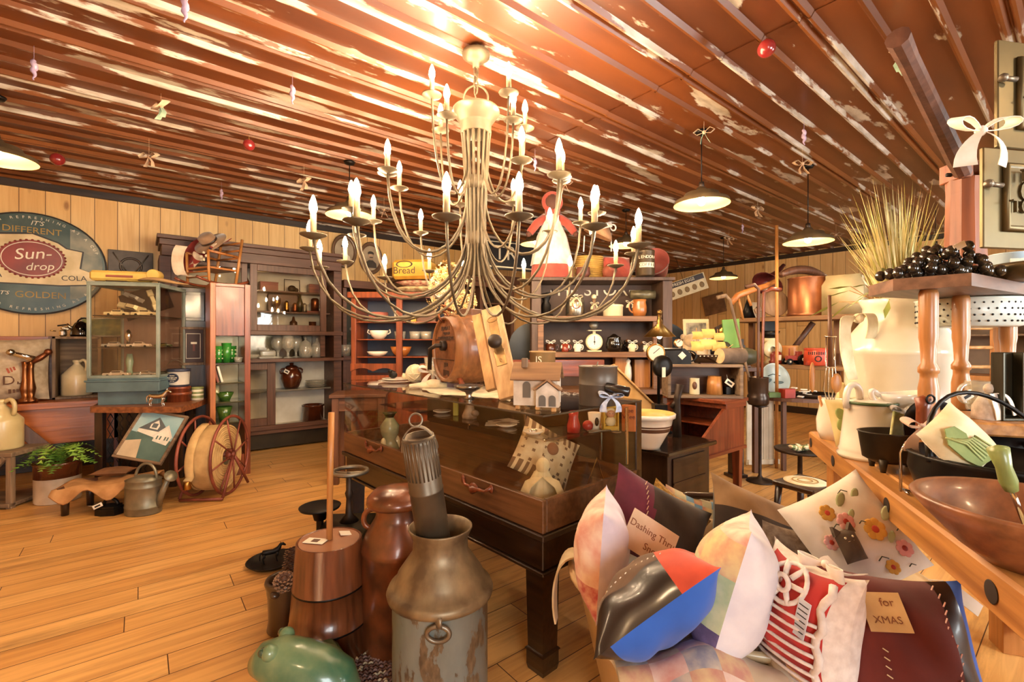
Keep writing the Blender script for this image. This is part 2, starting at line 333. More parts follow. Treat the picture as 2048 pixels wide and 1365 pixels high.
for i, (a, c) in enumerate(WINS):
    m = M()
    for u in (a + .04, c - .04): m.bx(u - .04, u + .04, Y0 - .09, Y0 + .02, .8, 2.2)
    for z in (.84, 1.5, 2.16): m.bx(a, c, Y0 - .08, Y0 + .02, z - .04, z + .04)
    m.bx((a + c) / 2 - .02, (a + c) / 2 + .02, Y0 - .07, Y0 - .02, .8, 2.2); m.bx(a + .03, c - .03, Y0 - .055, Y0 - .05, .84, 2.16, 1, b=0)
    struct('window_%d' % (i + 1), m, [W_PINEX, PANE])
    L = bpy.data.lights.new('daylight', 'AREA'); L.shape = 'RECTANGLE'; L.size = c - a; L.size_y = 1.4; L.energy = 85; L.color = (.78, .89, 1)
    o = bpy.data.objects.new('daylight', L); COL.objects.link(o); o.location = ((a + c) / 2, Y0 - .3, 1.5); o.rotation_euler = (rad(90), 0, 0)
m = M(); m.bx(X0, X1, Y1 - .03, Y1 - .001, H - .1, H - .025); struct('trim_1', m, TRIMD)
m = M(); m.bx(X1 - .03, X1 - .001, Y0, Y1 - .03, H - .1, H - .025); struct('trim_2', m, TRIMDY)
m = M(); m.bx(X0, X1, Y1 - .02, Y1 - .001, 0, .12); struct('baseboard_left', m, TRIMD)
m = M(); m.bx(X1 - .02, X1 - .001, Y0, Y1 - .02, 0, .12); struct('baseboard_right', m, TRIMDY)
BULB = emit('lit_flame_bulb', 'ffdfb4', 225); LAMPB = emit('lit_lamp_bulb', 'ffdfb4', 280)
NICKEL = mat('warm_nickel', '6e604a', .5, .5, '584b38', 6); CANDLE = mat('candle_sleeve', 'a8906a', .5, 0, '92794f', 6)
cc = at(952, 2.55); CX, CY = cc.x, cc.y
ch = thing('chandelier', 'large brushed nickel candle chandelier of many curved arms above the glass showcase', 'chandelier', (CX, CY, 0))
m = M(); m.lathe([(0, H - .03), (.075, H - .03), (.075, H - .05), (.045, H - .075), (.02, H - .085), (.018, H - .11), (0, H - .11)], 24); part('canopy', m, NICKEL, ch)
m = M()
for k in range(4):
    T = TR((0, 0, H - .13 - .035 * k), (90, 0, 90 * (k % 2))); m.torus(.02, .0045, 0, T, 14, 6, .7, 1.15)
m.tube([(.012 * math.sin(i * 2), .006, H - .1 - .05 * i) for i in range(9)], .004, 6); part('chain', m, NICKEL, ch)
m = M(); m.torus(.066, .006, 0, TR((0, 0, H - .275), (90, 0, CAMZ * 180 / PI)), 28); part('hoop', m, NICKEL, ch)
ZT = 2.57
m = M(); m.lathe([(0, ZT + .01), (.125, ZT), (.13, ZT - .015), (.115, ZT - .04), (.09, ZT - .075), (.085, ZT - .08), (.085, ZT - .135), (.08, ZT - .14), (0, ZT - .14)], 36); part('crown', m, NICKEL, ch)
m = M()
for z, r in ((2.16, .062), (1.86, .052)): m = M(); m.lathe([(.02, z - .035), (r, z - .035), (r, z + .035), (.02, z + .035)], 28); part('collar', m, NICKEL, ch)

m = M()
for k in range(16):
    a = 2 * PI * k / 16; m.tube([(.075 * math.cos(a), .075 * math.sin(a), ZT - .13), (.055 * math.cos(a), .055 * math.sin(a), 2.16), (.046 * math.cos(a), .046 * math.sin(a), 1.86), (.034 * math.cos(a), .034 * math.sin(a), 1.66)], .009, 6)
part('stem_rods', m, NICKEL, ch)
T1 = [(864, 140, -1), (893, 180, -1), (881, 217, 1), (1018, 135, -1), (1017, 190, -1), (1050, 210, 1)]
T2 = [(770, 250, 0), (767, 285, -1), (798, 295, 1), (1043, 265, -1), (1123, 255, 0), (1155, 298, 0), (920, 330, 1), (1027, 335, 1)]
T3 = [(702, 327, 0), (748, 388, 1), (702, 425, 1), (843, 425, 1), (1100, 415, 1), (1161, 395, 1), (1194, 348, 0), (1120, 290, -1)]
T4 = [(712, 372, -1), (890, 360, -1), (1035, 360, -1), (1190, 385, -1), (628, 405, -1), (605, 440, 1), (638, 490, 1), (692, 482, 1), (768, 517, 1), (858, 505, 1), (928, 526, 1), (1046, 525, 1), (1139, 520, 1), (1232, 490, 1), (1268, 455, 1), (1276, 430, -1)]
used = []
for tier, Rr, zc, zn in ((T1, .27, 2.26, 2.62), (T2, .47, 2.0, 2.24), (T3, .68, 1.8, 2.08), (T4, .92, 1.72, 1.87)):
    for px, py, nf in tier:
        best = None
        for k in range(361):
            ph = rad(k - 180); c_ = math.cos(ph)
            if nf and c_ * nf > -.0: continue        # near arms have depth < centre
            d = 2.55 - Rr * c_; lat = (952 - 1024) / FPX * 2.55 + Rr * math.sin(ph); e = abs(1024 + FPX * lat / d - px) + (0 if nf else 8 * abs(c_))
            if any(t == zn and abs(ph - u) < .12 for t, u in used): e += 60
            if best is None or e < best[0]: best = (e, ph, d, lat)
        _, ph, d, lat = best; used.append((zn, ph))
        z = hz(py, d); z = max(zn - .07, min(zn + .07, z))
        w = FW * d + RT * lat; ex, ey = w.x - CX, w.y - CY
        rr_ = math.hypot(ex, ey); ux, uy = ex / rr_, ey / rr_; zb = z - .135
        drop = zc - .19 - .18 * Rr
        pts = bez((ux * .045, uy * .045, zc + .12), (ux * .06, uy * .06, drop - .02), (ux * rr_ * .95, uy * rr_ * .95, drop - .13), (ex, ey, zb), 14)
        a = M(); a.tube(pts, .0062, 6); ar = part('arm', a, NICKEL, ch)
        a = M(); T = TR((ex, ey, zb)); a.lathe([(.0, -.012), (.012, -.012), (.05, .004), (.052, .008), (.012, .004), (0, .004)], 18, 0, T); part('drip_pan', a, NICKEL, ar)
        a = M(); a.lathe([(.0, .003), (.0125, .003), (.0125, .09), (0, .092)], 12, 0, T); part('candle', a, CANDLE, ar)
        a = M(); a.lathe([(.0, .09), (.011, .094), (.0165, .112), (.013, .135), (.005, .158), (0, .165)], 10, 0, T); part('bulb', a, BULB, ar)
SHADE = mat('lamp_shade_enamel', '6e5b40', .4, .3, '544430', 6); SHADEI = mat('lamp_shade_inside', '8f7748', .5, 0, '836b3e', 5)
def pendant(label, px, py, d, r=.2):
    p = P(px, py, d); t = thing('pendant_lamp', label, 'pendant lamp', (p.x, p.y, p.z), CAMZ, 'enamel pendant lamps')
    s = r / .2; a = M(); a.lathe([(r, 0, 0), (r * .97, .03 * s, 0), (r * .68, .055 * s, 0), (r * .6, .085 * s, 0), (r * .25, .1 * s, 0), (.03 * s, .13 * s, 0), (0, .13 * s, 0)], 36)
    a.lathe([(0, .1 * s, 1), (r * .24, .094 * s, 1), (r * .58, .078 * s, 1), (r * .66, .05 * s, 1), (r * .955, .026 * s, 1), (r, 0, 1)], 36); part('shade', a, [SHADE, SHADEI], t)
    a = M(); a.ball((0, 0, .03 * s), (.03 * s, .03 * s, .036 * s)); part('bulb', a, LAMPB, t)
    a = M(); a.lathe([(0, .125 * s), (.022 * s, .125 * s), (.018 * s, .17 * s), (0, .172 * s)], 14); part('socket', a, IRONB, t)
    a = M(); a.tube([(0, 0, .17 * s), (0, 0, H - .03 - p.z)], .004, 6); a.lathe([(0, H - .03 - p.z), (.05, H - .03 - p.z), (.04, H - .05 - p.z), (0, H - .055 - p.z)], 16); part('cord', a, IRON, t)
    return t
pendant('enamel pendant lamp cut by the left edge of the photo', -8, 318, 3.0)
pendant('enamel pendant lamp beyond the left bulbs of the chandelier', 699, 432, 4.1)
pendant('large enamel pendant lamp over the big shelf on the right', 1403, 410, 3.5)
pendant('enamel pendant lamp left of the tall dried grass', 1616, 485, 4.2)
pendant('small enamel pendant lamp hanging above the egg crate', 1447, 557, 7.1)
pendant('enamel pendant lamp half hidden behind the doll', 1072, 489, 6.0)
pendant('enamel pendant lamp behind the coffee tin and red bucket', 1252, 492, 5.6)
for x, y in ((5.6, -.9), (2.2, -1.0), (-1.2, .6), (7.6, 1.2)):  # extra pendants added for their light, no lamp is known at these spots
    a = pendant('extra enamel pendant lamp added to light the room', 1024, 500, 3); a.location = (x, y, 2.35)
BERRY = mat('red_bauble', 'a3302c', .2, 0, '7d2020', 4, coat=.5); ICE = mat('icicle_plastic', 'd9c3d6', .1, 0, 'c0a8c8', 6, trans=.4); BOWC = mat('bow_fabric', 'd9bd98', .85, 0, 'b9987a', 12); BOWG = mat('bow_fabric_green', 'a9bda0', .85, 0, '88a088', 12)
def hang(px, py, zz=2.79): d = (zz - HC) * FPX / (682.5 - py); return at(px, d, zz)
def thread(a, z0): a.tube([(0, 0, z0), (0, 0, 0)], .0012, 4, 2)
for i, (px, py, lb) in enumerate([(498, 290, 'red ball hanging from the ceiling above the big wooden cabinet'), (115, 319, 'red ball hanging from the ceiling above the oval sign'), (1533, 97, 'large red ball hanging from the ceiling near the peeling patch')]):
    p = hang(px, py, 2.82 if i == 2 else 2.79); a = M(); r = (11, 12, 17)[i] * (p.xy.dot(FW.xy)) / FPX; a.ball((0, 0, -.0), r, 0, 18, 12); a.cyl((0, 0, r * .96), .006, .01, 1, 8); a.tube([(0, 0, r), (0, 0, H - .03 - p.z)], .0012, 4, 1)
    solo('ball_ornament', a, [BERRY, BRASS], lb, 'ornament', p, 0, 'balls hung from the ceiling')
for px, py, lb in [(68, 140, 'twisted icicle ornament at upper left above the round lamp'), (370, 20, 'twisted icicle ornament at the top edge left of the chandelier'), (585, 190, 'twisted icicle ornament just left of the chandelier'), (443, 390, 'twisted icicle ornament above the big cabinet'), (1608, 275, 'twisted icicle ornament above the dried grass'), (1485, 458, 'twisted icicle ornament between two pendant lamps'), (1070, 330, 'twisted icicle ornament behind the chandelier right side'), (1895, 420, 'twisted icicle ornament left of the wooden pump post')]:
    p = hang(px, py, 2.75); a = M(); h = .11
    a.tube([(0.004 * math.cos(k), .004 * math.sin(k), h / 2 - h * k / 16) for k in range(17)], [.004 + .011 * math.sin(PI * min(1, .15 + k / 16)) for k in range(17)], 6); a.tube([(0, 0, h / 2), (0, 0, H - .03 - p.z)], .001, 4)
    solo('icicle_ornament', a, [ICE], lb, 'ornament', p, R.random() * 3, 'icicles hung from the ceiling')
for i, (px, py, lb) in enumerate([(322, 212, 'pale green fabric bow under the ceiling at left'), (298, 313, 'cream fabric bow under the ceiling above the glass case'), (608, 362, 'small cream fabric bow left of the chandelier arms'), (1408, 265, 'yellow green fabric bow above the large pendant lamp'), (1605, 328, 'orange and cream fabric bow above the grass'), (1515, 418, 'pink fabric bow between the right pendant lamps'), (1672, 470, 'cream fabric bow just right of the right pendant lamp'), (1130, 368, 'white fabric bow among the right chandelier arms'), (1458, 478, 'small fabric bow above the egg crate lamp'), (1800, 115, 'green and orange fabric bow behind the pump handle'), (608 + 160, 420, 'small cream bow beneath the chandelier bulbs')]):
    p = hang(px, py, 2.8 if py < 300 else 2.74); a = M(); s = .065
    for sg in (-1, 1):
        a.ribbon([(0, 0, 0), (sg * s * .6, .01, .035), (sg * s * 1.1, 0, .01), (sg * s * .7, -.02, -.02), (0, 0, 0)], [.008, .022, .026, .02, .006], .002, 0, None, (0, 1, .3))
        a.ribbon([(0, 0, 0), (sg * s * .3, .01, -.04), (sg * s * .5 + .01, -.01, -.085)], [.006, .014, .018], .002, 1, None, (0, 1, .2))
    a.ball((0, 0, 0), .014, 0, 10, 6); a.tube([(0, 0, 0), (0, 0, H - .03 - p.z)], .001, 4)
    solo('fabric_bow', a, [BOWC, BOWG if i in (0, 3, 9) else BOWC], lb, 'bow', p, CAMZ + R.uniform(-.6, .6), 'fabric bows hung from the ceiling')
cam = bpy.data.cameras.new('camera'); cam.sensor_width = 36; cam.lens = FPX / 2048 * 36; cam.clip_start = .05
co = bpy.data.objects.new('camera', cam); COL.objects.link(co); co.location = (0, 0, HC); co.rotation_euler = (PI / 2, 0, CAMZ); bpy.context.scene.camera = co
sc = bpy.context.scene; w = bpy.data.worlds.new('world'); sc.world = w; w.use_nodes = True
w.node_tree.nodes['Background'].inputs[0].default_value = (.62, .78, 1, 1); w.node_tree.nodes['Background'].inputs[1].default_value = .6
sc.view_settings.view_transform = 'Standard'; sc.view_settings.look = 'None'; sc.view_settings.gamma = 1; sc.view_settings.exposure = 1.5
try: sc.view_settings.use_curve_mapping = False
except Exception: pass
sc.cycles.use_denoising = True; sc.cycles.max_bounces = 8; sc.cycles.diffuse_bounces = 4; sc.cycles.glossy_bounces = 4; sc.cycles.transparent_max_bounces = 24; sc.cycles.transmission_bounces = 6
sc.cycles.sample_clamp_indirect = 6
SG = mat('sign_teal', '31443f', .35, .1, '4d5a50', 5, bump=.05); SGR = mat('sign_worn', '8b8672', .45, .1, '5c6258', 6); SCR = mat('sign_cream', 'dcc79a', .45, 0, 'c0a878', 6); SRD = mat('sign_red', '8f3322', .4, 0, '6e2417', 5); SYL = mat('sign_yellow', 'b08c3c', .5); SWH = mat('sign_white', 'ecdfc2', .5); SBK = mat('sign_rim', '2b231c', .5)
sp = onY(66, 6.56); sx = sp.x; szz = 2.065
t = thing('oval_sign', 'large rusty oval cola sign with a red disc lettered Sun-drop', 'sign', (sx, 6.565, szz))
W2 = TR((0, 0, 0), (90, 0, 0))            # local xy -> wall xz, facing the room (-y)
def ell(a, b, n=48, x=0, y=0): return [(x + a * math.cos(2 * PI * i / n), y + b * math.sin(2 * PI * i / n)) for i in range(n)]
m = M(); m.prism(ell(.555, .505), 0, .02, 1, W2); m.prism(ell(.54, .49), .02, .026, 0, W2); m.torus(1, .012, 1, W2 @ TR((0, 0, .024), (0, 0, 0), (.545, .495, 1)), 60, 6); part('plate', m, [SG, SBK], t)
m = M(); m.prism(ell(.25, .36, 24, .27, .02)[:7] + ell(.25, .36, 24, .27, .02)[18:], .026, .0268, 0, W2); part('worn_patch', m, [SGR], t)
bat = [(-.5, .16), (-.3, .17), (-.22, .26), (0, .29), (.18, .22), (.24, .17), (.36, .15), (.34, -.02), (.44, -.06), (.48, -.12), (.4, -.18), (.2, -.2), (-.5, -.2)]
m = M(); m.prism([(x * 1.04, y * 1.06) for x, y in bat], .026, .029, 1, W2); m.prism(bat, .029, .032, 0, W2); part('cream_panel', m, [SCR, SBK], t)
m = M()
for i in range(36):
    a = 2 * PI * i / 36; m.ball((.235 * math.cos(a), .185 * math.sin(a) + .045, .035), .012, 0, 6, 4, W2)
m.prism(ell(.235, .185, 40, 0, .045), .032, .04, 0, W2); m.prism(ell(.215, .168, 40, 0, .045), .04, .0415, 1, W2); m.prism(ell(.208, .161, 40, 0, .045), .0415, .044, 0, W2); part('red_disc', m, [SRD, SWH], t)
m = M(); m.text('Sun-', .15, W2 @ TR((.0, .09, .046), (0, 0, 8)), 0, .002, shear=.25); m.text('drop', .105, W2 @ TR((.05, -.03, .046), (0, 0, 6)), 0, .002, shear=.25); part('brand_lettering', m, [SWH], t)
m = M(); m.text("IT'S", .062, W2 @ TR((.03, .4, .028)), 0, shear=.3); m.text('DIFFERENT', .085, W2 @ TR((0, .325, .028)), 1); m.text("IT'S", .05, W2 @ TR((-.2, -.3, .028)), 0, shear=.3); m.text('GOLDEN', .09, W2 @ TR((.06, -.31, .028)), 1); m.text('COLA', .072, W2 @ TR((.3, -.125, .034), (0, 0, 3)), 2); m.text('COLA', .072, W2 @ TR((-.3, -.125, .034), (0, 0, -3)), 2)
part('slogan_lettering', m, [SWH, SYL, SBK], t)
m = M(); tx = 'OF COFFEE & REFRESHING AS A CUP '
for up in (1, -1):
    for i, c_ in enumerate(tx):
        a = rad(90 + up * (75 - 150 * i / (len(tx) - 1))) if up > 0 else rad(270 - 75 + 150 * i / (len(tx) - 1))
        if c_ != ' ': m.text(c_, .036, W2 @ TR((.5 * math.cos(a), .452 * math.sin(a), .028), (0, 0, a * 180 / PI + (-90 if up > 0 else 90))), 0, .001)
part('rim_lettering', m, [SWH], t)
p = onY(262, 6.58, hz(530, 5.08)); t = thing('wall_plaque', 'dark tin plaque with a raised wreath hung behind the yellow toy', 'plaque', p)
m = M(); m.box((0, 0, 0), (.38, .02, .3)); m.torus(.09, .012, 0, TR((0, -.012, -.02), (90, 0, 0)), 20, 6); part('plate', m, [mat('pewter', '5b5148', .5, .4, '453c34', 8)], t)
m = M(); m.tube([(-.15, -.016, .12), (-.03, -.016, -.09)], .007, 6); m.tube([(.15, -.016, .12), (.03, -.016, -.09)], .007, 6); part('crossed_rods', m, [TIN], t)
FR = mat('portrait_frame', '7c5f47', .35, .1, '5d4433', 6, coat=.3); PIC = mat('portrait_ground', 'b9a88f', .6, 0, '9c8a72', 5); SKN = mat('portrait_face', 'c9ad90', .7); SUIT = mat('portrait_suit', '4d443c', .7)
for px, py, man in ((688, 503, 0), (741, 517, 1)):
    p = onY(px, 6.57); d = p.dot(FW); p.z = hz(py, d)
    t = thing('oval_portrait', ['oval framed portrait of a lady in a pale dress, the left of the pair', 'oval framed portrait of a man with a moustache, the right of the pair'][man], 'picture', p, 0, 'oval portraits on the pine wall')
    m = M(); m.lathe([(.19, 0), (.2, .02), (.185, .035), (.155, .02), (.15, .012)], 40, 0, W2, True, .88, 1.18); part('frame', m, [FR], t)
    m = M(); m.prism(ell(.14, .185, 32), .004, .01, 0, W2); part('print', m, [PIC], t)
    m = M(); m.ball((0, .03, .012), (.042, .055, .012), 0, 16, 8, W2); m.prism([(-.09, -.14), (-.08, -.07), (-.03, -.03), (.03, -.03), (.08, -.07), (.09, -.14)], .009, .014, 1, W2); m.ball((0, .07, .012), (.047, .03, .011), 2, 12, 6, W2)
    if man: m.box((0, .01, .025), (.05, .013, .004), 2, W2)
    part('sitter', m, [SKN, SUIT if man else PAPER, SUIT], t)
INT = mat('cabinet_lining', 'dcd6c8', .7, 0, 'c9c0ae', 4); CY = 6.1
t = thing('store_cabinet', 'wide dark wood store cabinet with sliding glass doors against the pine wall', 'cabinet', (0, 0, 0))
m = M(); ax0, ax1 = .16, 2.06
m.bx(ax0, ax1, CY - .06, 6.57, 2.31, 2.37); m.bx(ax0 + .02, ax1 - .02, CY - .03, 6.57, 2.2, 2.31); m.bx(ax0 - .02, ax1 + .03, CY - .1, 6.57, 2.37, 2.41)
for x in (ax0 + .05, ax1 - .06): m.bx(x - .05, x + .05, CY, 6.57, .0, 2.2)
m.bx(.93, .99, CY + .02, 6.5, 1.1, 1.4); m.bx(1.79, 1.85, CY + .02, 6.5, 1.1, 1.4)
m.bx(ax0, ax1, CY - .02, 6.57, 1.37, 1.42); m.bx(ax0, ax1, CY - .06, 6.57, 1.05, 1.09); m.bx(ax0, ax1, CY, 6.57, .2, .25); m.bx(ax0, ax1, CY - .03, CY + .02, .25, .3)
part('carcass', m, [W_WALX], t)
m = M(); m.bx(ax0 + .1, ax1 - .1, 6.53, 6.56, 1.42, 2.2); m.bx(ax0 + .1, ax1 - .1, 6.5, 6.53, .25, 1.05); m.bx(ax0 + .1, ax1 - .11, CY + .1, 6.5, .246, .255); part('back_lining', m, [INT], t)
m = M(); m.bx(ax0 + .1, ax1 - .1, 6.5, 6.52, 1.09, 1.37); part('mirror', m, [mat('old_mirror', '8f8270', .15, .9, '5b5144', 5)], t)
for z, y in ((1.92, 6.25), (1.665, 6.25)): m = M(); m.bx(ax0 + .1, ax1 - .1, y, 6.53, z - .02, z); part('shelf', m, [W_WALX], t)
m = M(); m.bx(ax0 + .1, ax1 - .1, 6.22, 6.5, .68, .7); part('shelf', m, [mat('glass_shelf_grey', '8b8578', .2, .2)], t)
m = M(); m.bx(ax0, ax1, CY + .05, 6.5, .02, .2); part('base_board', m, [mat('base_green', '2c2417', .35, 0, '1b160d', 6, coat=.3)], t)
def sash(x0, x1, z0, z1, y, w, par, lab=None):
    f = M(); f.bx(x0, x0 + w, y - .015, y + .015, z0, z1); f.bx(x1 - w, x1, y - .015, y + .015, z0, z1); f.bx(x0 + w, x1 - w, y - .014, y + .014, z0, z0 + w); f.bx(x0 + w, x1 - w, y - .014, y + .014, z1 - w, z1)
    o = part('sash', f, [W_WAL], par); g = M(); g.bx(x0 + w, x1 - w, y - .003, y + .003, z0 + w, z1 - w, b=0); part('pane', g, [PANE], o); return o
sash(1.0, 1.86, 1.42, 2.2, CY + .02, .075, t); sash(.26, .98, 1.42, 2.2, CY + .06, .06, t)
sash(.55, 1.27, .3, 1.05, CY + .02, .09, t); sash(.26, .9, .3, 1.05, CY + .06, .07, t)
t = thing('counter_cabinet', 'lower brown wall cabinet with a dark open bay beside the big store cabinet', 'cabinet', (0, 0, 0))
bx0, bx1 = 2.085, 2.72
m = M(); m.bx(bx0 - .01, bx1 + .05, CY - .02, 6.57, 2.0, 2.1); m.bx(bx0, bx1, CY + .02, 6.57, 1.05, 1.1); m.bx(bx0, bx0 + .05, CY + .05, 6.57, 0, 2.0); m.bx(bx1 - .06, bx1, CY + .02, 6.57, 0, 2.0); m.bx(bx0, bx1, CY + .05, 6.57, .15, .2); part('carcass', m, [W_WALX], t)
m = M(); m.bx(bx0 + .05, bx1 - .06, 6.5, 6.53, 1.1, 2.0, b=0); part('back_panel', m, [mat('dark_green_lining', '2a2a1c', .5, 0, '1d1d12')], t)
m = M(); m.bx(bx0 + .05, bx1 - .06, 6.4, 6.44, .2, 1.05, b=0); part('lower_panel', m, [INT], t)
sash(bx0 + .05, bx1 - .06, .2, 1.05, CY + .08, .09, t)
def boxy(name, label, cat, px, z, Y, w, dp, h, ma, rz=0, group=None, lid=None):
    p = onY(px, Y, z); m = M(); m.box((0, 0, h / 2), (w, dp, h)); t = thing(name, label, cat, p, rad(rz), group); part('body', m, [ma], t)
    if lid: q = M(); q.box((0, 0, h + .006), (w + .008, dp + .008, .012)); part('lid', q, [lid], t)
    return t
def spin(name, label, cat, p, prof, mats, group=None, rz=0, seg=28, extra=None):
    t = thing(name, label, cat, p, rz, group); m = M(); m.lathe(prof, seg); part('body', m, mats, t)
    for nm, q, ma in (extra or []): part(nm, q, ma, t)
    return t
def tag(t, loc, rot=(0, 0, 0), w=.05, h=.03):
    q = M(); q.box((0, 0, 0), (w, .002, h), 0); q.box((0, -.0012, 0), (w * .6, .001, h * .4), 1, b=0); q.tube([(-w / 2, 0, h / 2), (-w * .8, 0, h)], .001, 4, 0); part('price_tag', q, [PAPER, INK], t, loc=loc, rot=rot)
def knot(t, loc, s=.05, ma=None, rz=0, nm='ribbon'):
    q = M()
    for g in (-1, 1):
        q.ribbon(bez((0, 0, 0), (g * s * 1.1, -s * .3, s * 1.1), (g * s * 1.9, -s * .1, -s * .1), (0, 0, 0), 10), [s * (.08 + .26 * math.sin(PI * k / 10)) for k in range(11)], .002, 0, None, (0, 1, .35))
        q.ribbon(bez((0, 0, 0), (g * s * .3, -s * .3, -s * .2), (g * s * .9, -s * .2, -s * .6), (g * s * .7, -s * .1, -s * 1.4), 8), [s * (.08 + .035 * k) for k in range(9)], .002, 0, None, (1, .5 * g, 0))
    q.ball((0, 0, 0), s * .2, 0, 8, 6); part(nm, q, [ma or CLOTHW], t, loc=loc, rot=(0, 0, rz))
REDB = mat('red_box', '96503c', .5, 0, '7a3a2a'); Yg = 6.38
boxy('cigar_box', 'red box on the cabinet top shelf at left', 'box', 537, 1.92, Yg, .2, .1, .1, REDB, 0, None, W_REDX)
boxy('wooden_box', 'reddish wooden box on the cabinet top shelf at right', 'box', 634, 1.92, Yg, .22, .1, .12, W_REDX)
p = onY(584, Yg, 1.92); t = thing('wire_stand', 'dark wire frame ornament in the middle of the cabinet top shelf', 'ornament', p); m = M(); m.tube([(-.09, 0, 0), (-.09, 0, .16), (.09, 0, .16), (.09, 0, 0)], .006, 6); part('frame', m, [IRONB], t); m = M(); m.ball((0, 0, .045), (.05, .04, .045)); m.ball((.05, 0, .03), (.03, .03, .03)); part('figure', m, [IRONB], t)
p = onY(566, 6.46, 1.665); t = thing('serving_tray', 'dark rounded tray leaning on the cabinet middle shelf', 'tray', p); m = M()
rr_ = [(-.15 + .03 * math.cos(a), -.0 + .03 * math.sin(a)) for a in (PI, 1.25 * PI, 1.5 * PI)] + [(.15 + .03 * math.cos(a), .03 * math.sin(a)) for a in (1.5 * PI, 1.75 * PI, 2 * PI)] + [(.15 + .03 * math.cos(a), .17 + .03 * math.sin(a)) for a in (0, PI / 4, PI / 2)] + [(-.15 + .03 * math.cos(a), .17 + .03 * math.sin(a)) for a in (PI / 2, .75 * PI, PI)]
m.prism(rr_, 0, .012, 0, TR((0, 0, .034), (90, 0, 0))); part('plate', m, [W_WALX], t); m = M(); m.tube([(x, 0, y) for x, y in rr_], .01, 6, 0, True, TR((0, -.012, .034))); part('rim', m, [IRONB], t)
spin('goblet', 'golden goblet in front of the tray in the cabinet', 'goblet', onY(553, 6.33, 1.665), [(0, 0), (.035, 0), (.012, .03), (.012, .05), (.045, .09), (.05, .17), (.044, .17), (.03, .09), (0, .08)], [BRASS])
for px, h, ma, lb in [(573, .14, BRASS, 'small brass candlestick on the cabinet middle shelf'), (590, .12, COPPER, 'small copper canister on the cabinet middle shelf'), (609, .12, TIN, 'small silver shaker right of the bottle in the cabinet')]:
    spin('canister', lb, 'canister', onY(px, 6.33, 1.665), [(0, 0), (.035, 0), (.03, h * .3), (.024, h * .6), (.03, h * .8), (.012, h), (0, h)], [ma])
spin('bottle', 'tall dark green bottle in the cabinet', 'bottle', onY(600, 6.4, 1.665), [(0, 0), (.035, 0), (.036, .13), (.016, .19), (.013, .27), (0, .27)], [mat('bottle_green', '3b3a22', .12, 0, '2a2a18', 5, coat=.5)])
spin('canister', 'copper canister with a pale lid at the right of the cabinet middle shelf', 'canister', onY(630, 6.36, 1.69), [(0, 0), (.05, 0), (.05, .15), (.03, .17), (0, .17)], [COPPER])
boxy('book', 'flat reddish book under the copper canister in the cabinet', 'book', 628, 1.665, 6.36, .2, .12, .024, REDB)
spin('oil_lamp', 'small dark oil lamp on the cabinet bottom shelf', 'lamp', onY(587, 6.35, 1.42), [(0, 0), (.075, 0), (.07, .02), (.035, .05), (.045, .08), (.045, .12), (.02, .14), (.012, .19), (0, .19)], [mat('lamp_brown', '5a3a22', .3, 0, '3a2414')])
spin('cup', 'copper cup on the cabinet bottom shelf', 'cup', onY(625, 6.33, 1.42), [(0, 0), (.04, 0), (.045, .13), (.04, .13), (.036, .01), (0, .01)], [COPPER])
for px in (608, 617, 634, 641): spin('trinket_jar', {608: 'left red trinket jar beside the copper cup in the cabinet', 617: 'second red trinket jar just left of the copper cup', 634: 'red trinket jar just right of the copper cup', 641: 'red trinket jar at the right end of the cabinet bottom shelf'}[px], 'jar', onY(px, 6.28, 1.42), [(0, 0), (.028, 0), (.03, .04), (.015, .06), (0, .06)], [REDB], 'trinket jars')
p = onY(494, 6.33, 1.42); spin('bottle', 'brown bottle with a white label beside the rocking chair', 'bottle', onY(492, 6.2, 1.9), [(0, 0), (.035, 0), (.035, .1, 0), (.014, .15), (.012, .21), (0, .21)], [BROWNG])
def compote(px, label, Y=6.2, s=1.0, foot=True, lid=True):
    p = onY(px, Y, 1.091); b0 = .1 * s if foot else 0
    pr = ([(0, 0), (.055 * s, 0), (.05 * s, .008), (.014 * s, .02), (.014 * s, .07 * s), (.03 * s, .1 * s)] if foot else [(0, 0), (.055 * s, 0)]) + [(.07 * s, b0 + .03 * s), (.078 * s, b0 + .09 * s), (.07 * s, b0 + .13 * s), (.062 * s, b0 + .15 * s), (.058 * s, b0 + .15 * s), (.066 * s, b0 + .09 * s), (.03 * s, b0 + .02 * s), (0, b0 + .02 * s)]
    t = spin('candy_jar', label, 'jar', p, pr, [GLASSW], 'glass candy jars', 0, 16)
    if lid: q = M(); z = b0 + .15 * s; q.lathe([(.066 * s, z + .001), (.06 * s, z + .02 * s), (.025 * s, z + .05 * s), (.008 * s, z + .06 * s), (.014 * s, z + .085 * s), (0, z + .1 * s)], 16); part('lid', q, [GLASSW], t)
compote(556, 'footed glass candy jar standing leftmost behind the lidded compote', 6.3); compote(576, 'footed glass compote with a tag, in front on the cabinet counter', 6.16); compote(592, 'glass candy jar between the compote and the two straight jars', 6.32)
compote(611, 'plain glass candy jar, left of the two straight jars on the counter', 6.2, 1.05, False); compote(634, 'plain glass candy jar, right of the two straight jars on the counter', 6.2, 1.0, False)
p = onY(536, 6.2, 1.091); t = thing('butter_dish', 'rectangular glass butter dish on the cabinet counter', 'dish', p); m = M(); m.box((0, 0, .012), (.2, .12, .024)); part('base', m, [GLASSW], t); m = M(); m.box((0, 0, .06), (.16, .085, .07), b=.015); m.ball((0, 0, .105), .015); part('cover', m, [GLASSW], t)
p = onY(505, 6.2, 1.091); t = thing('butter_dish', 'small round glass dish left of the butter dish', 'dish', p); m = M(); m.lathe([(0, 0), (.05, 0), (.07, .05), (.065, .05), (.045, .008), (0, .008)], 16); part('base', m, [GLASSW], t)
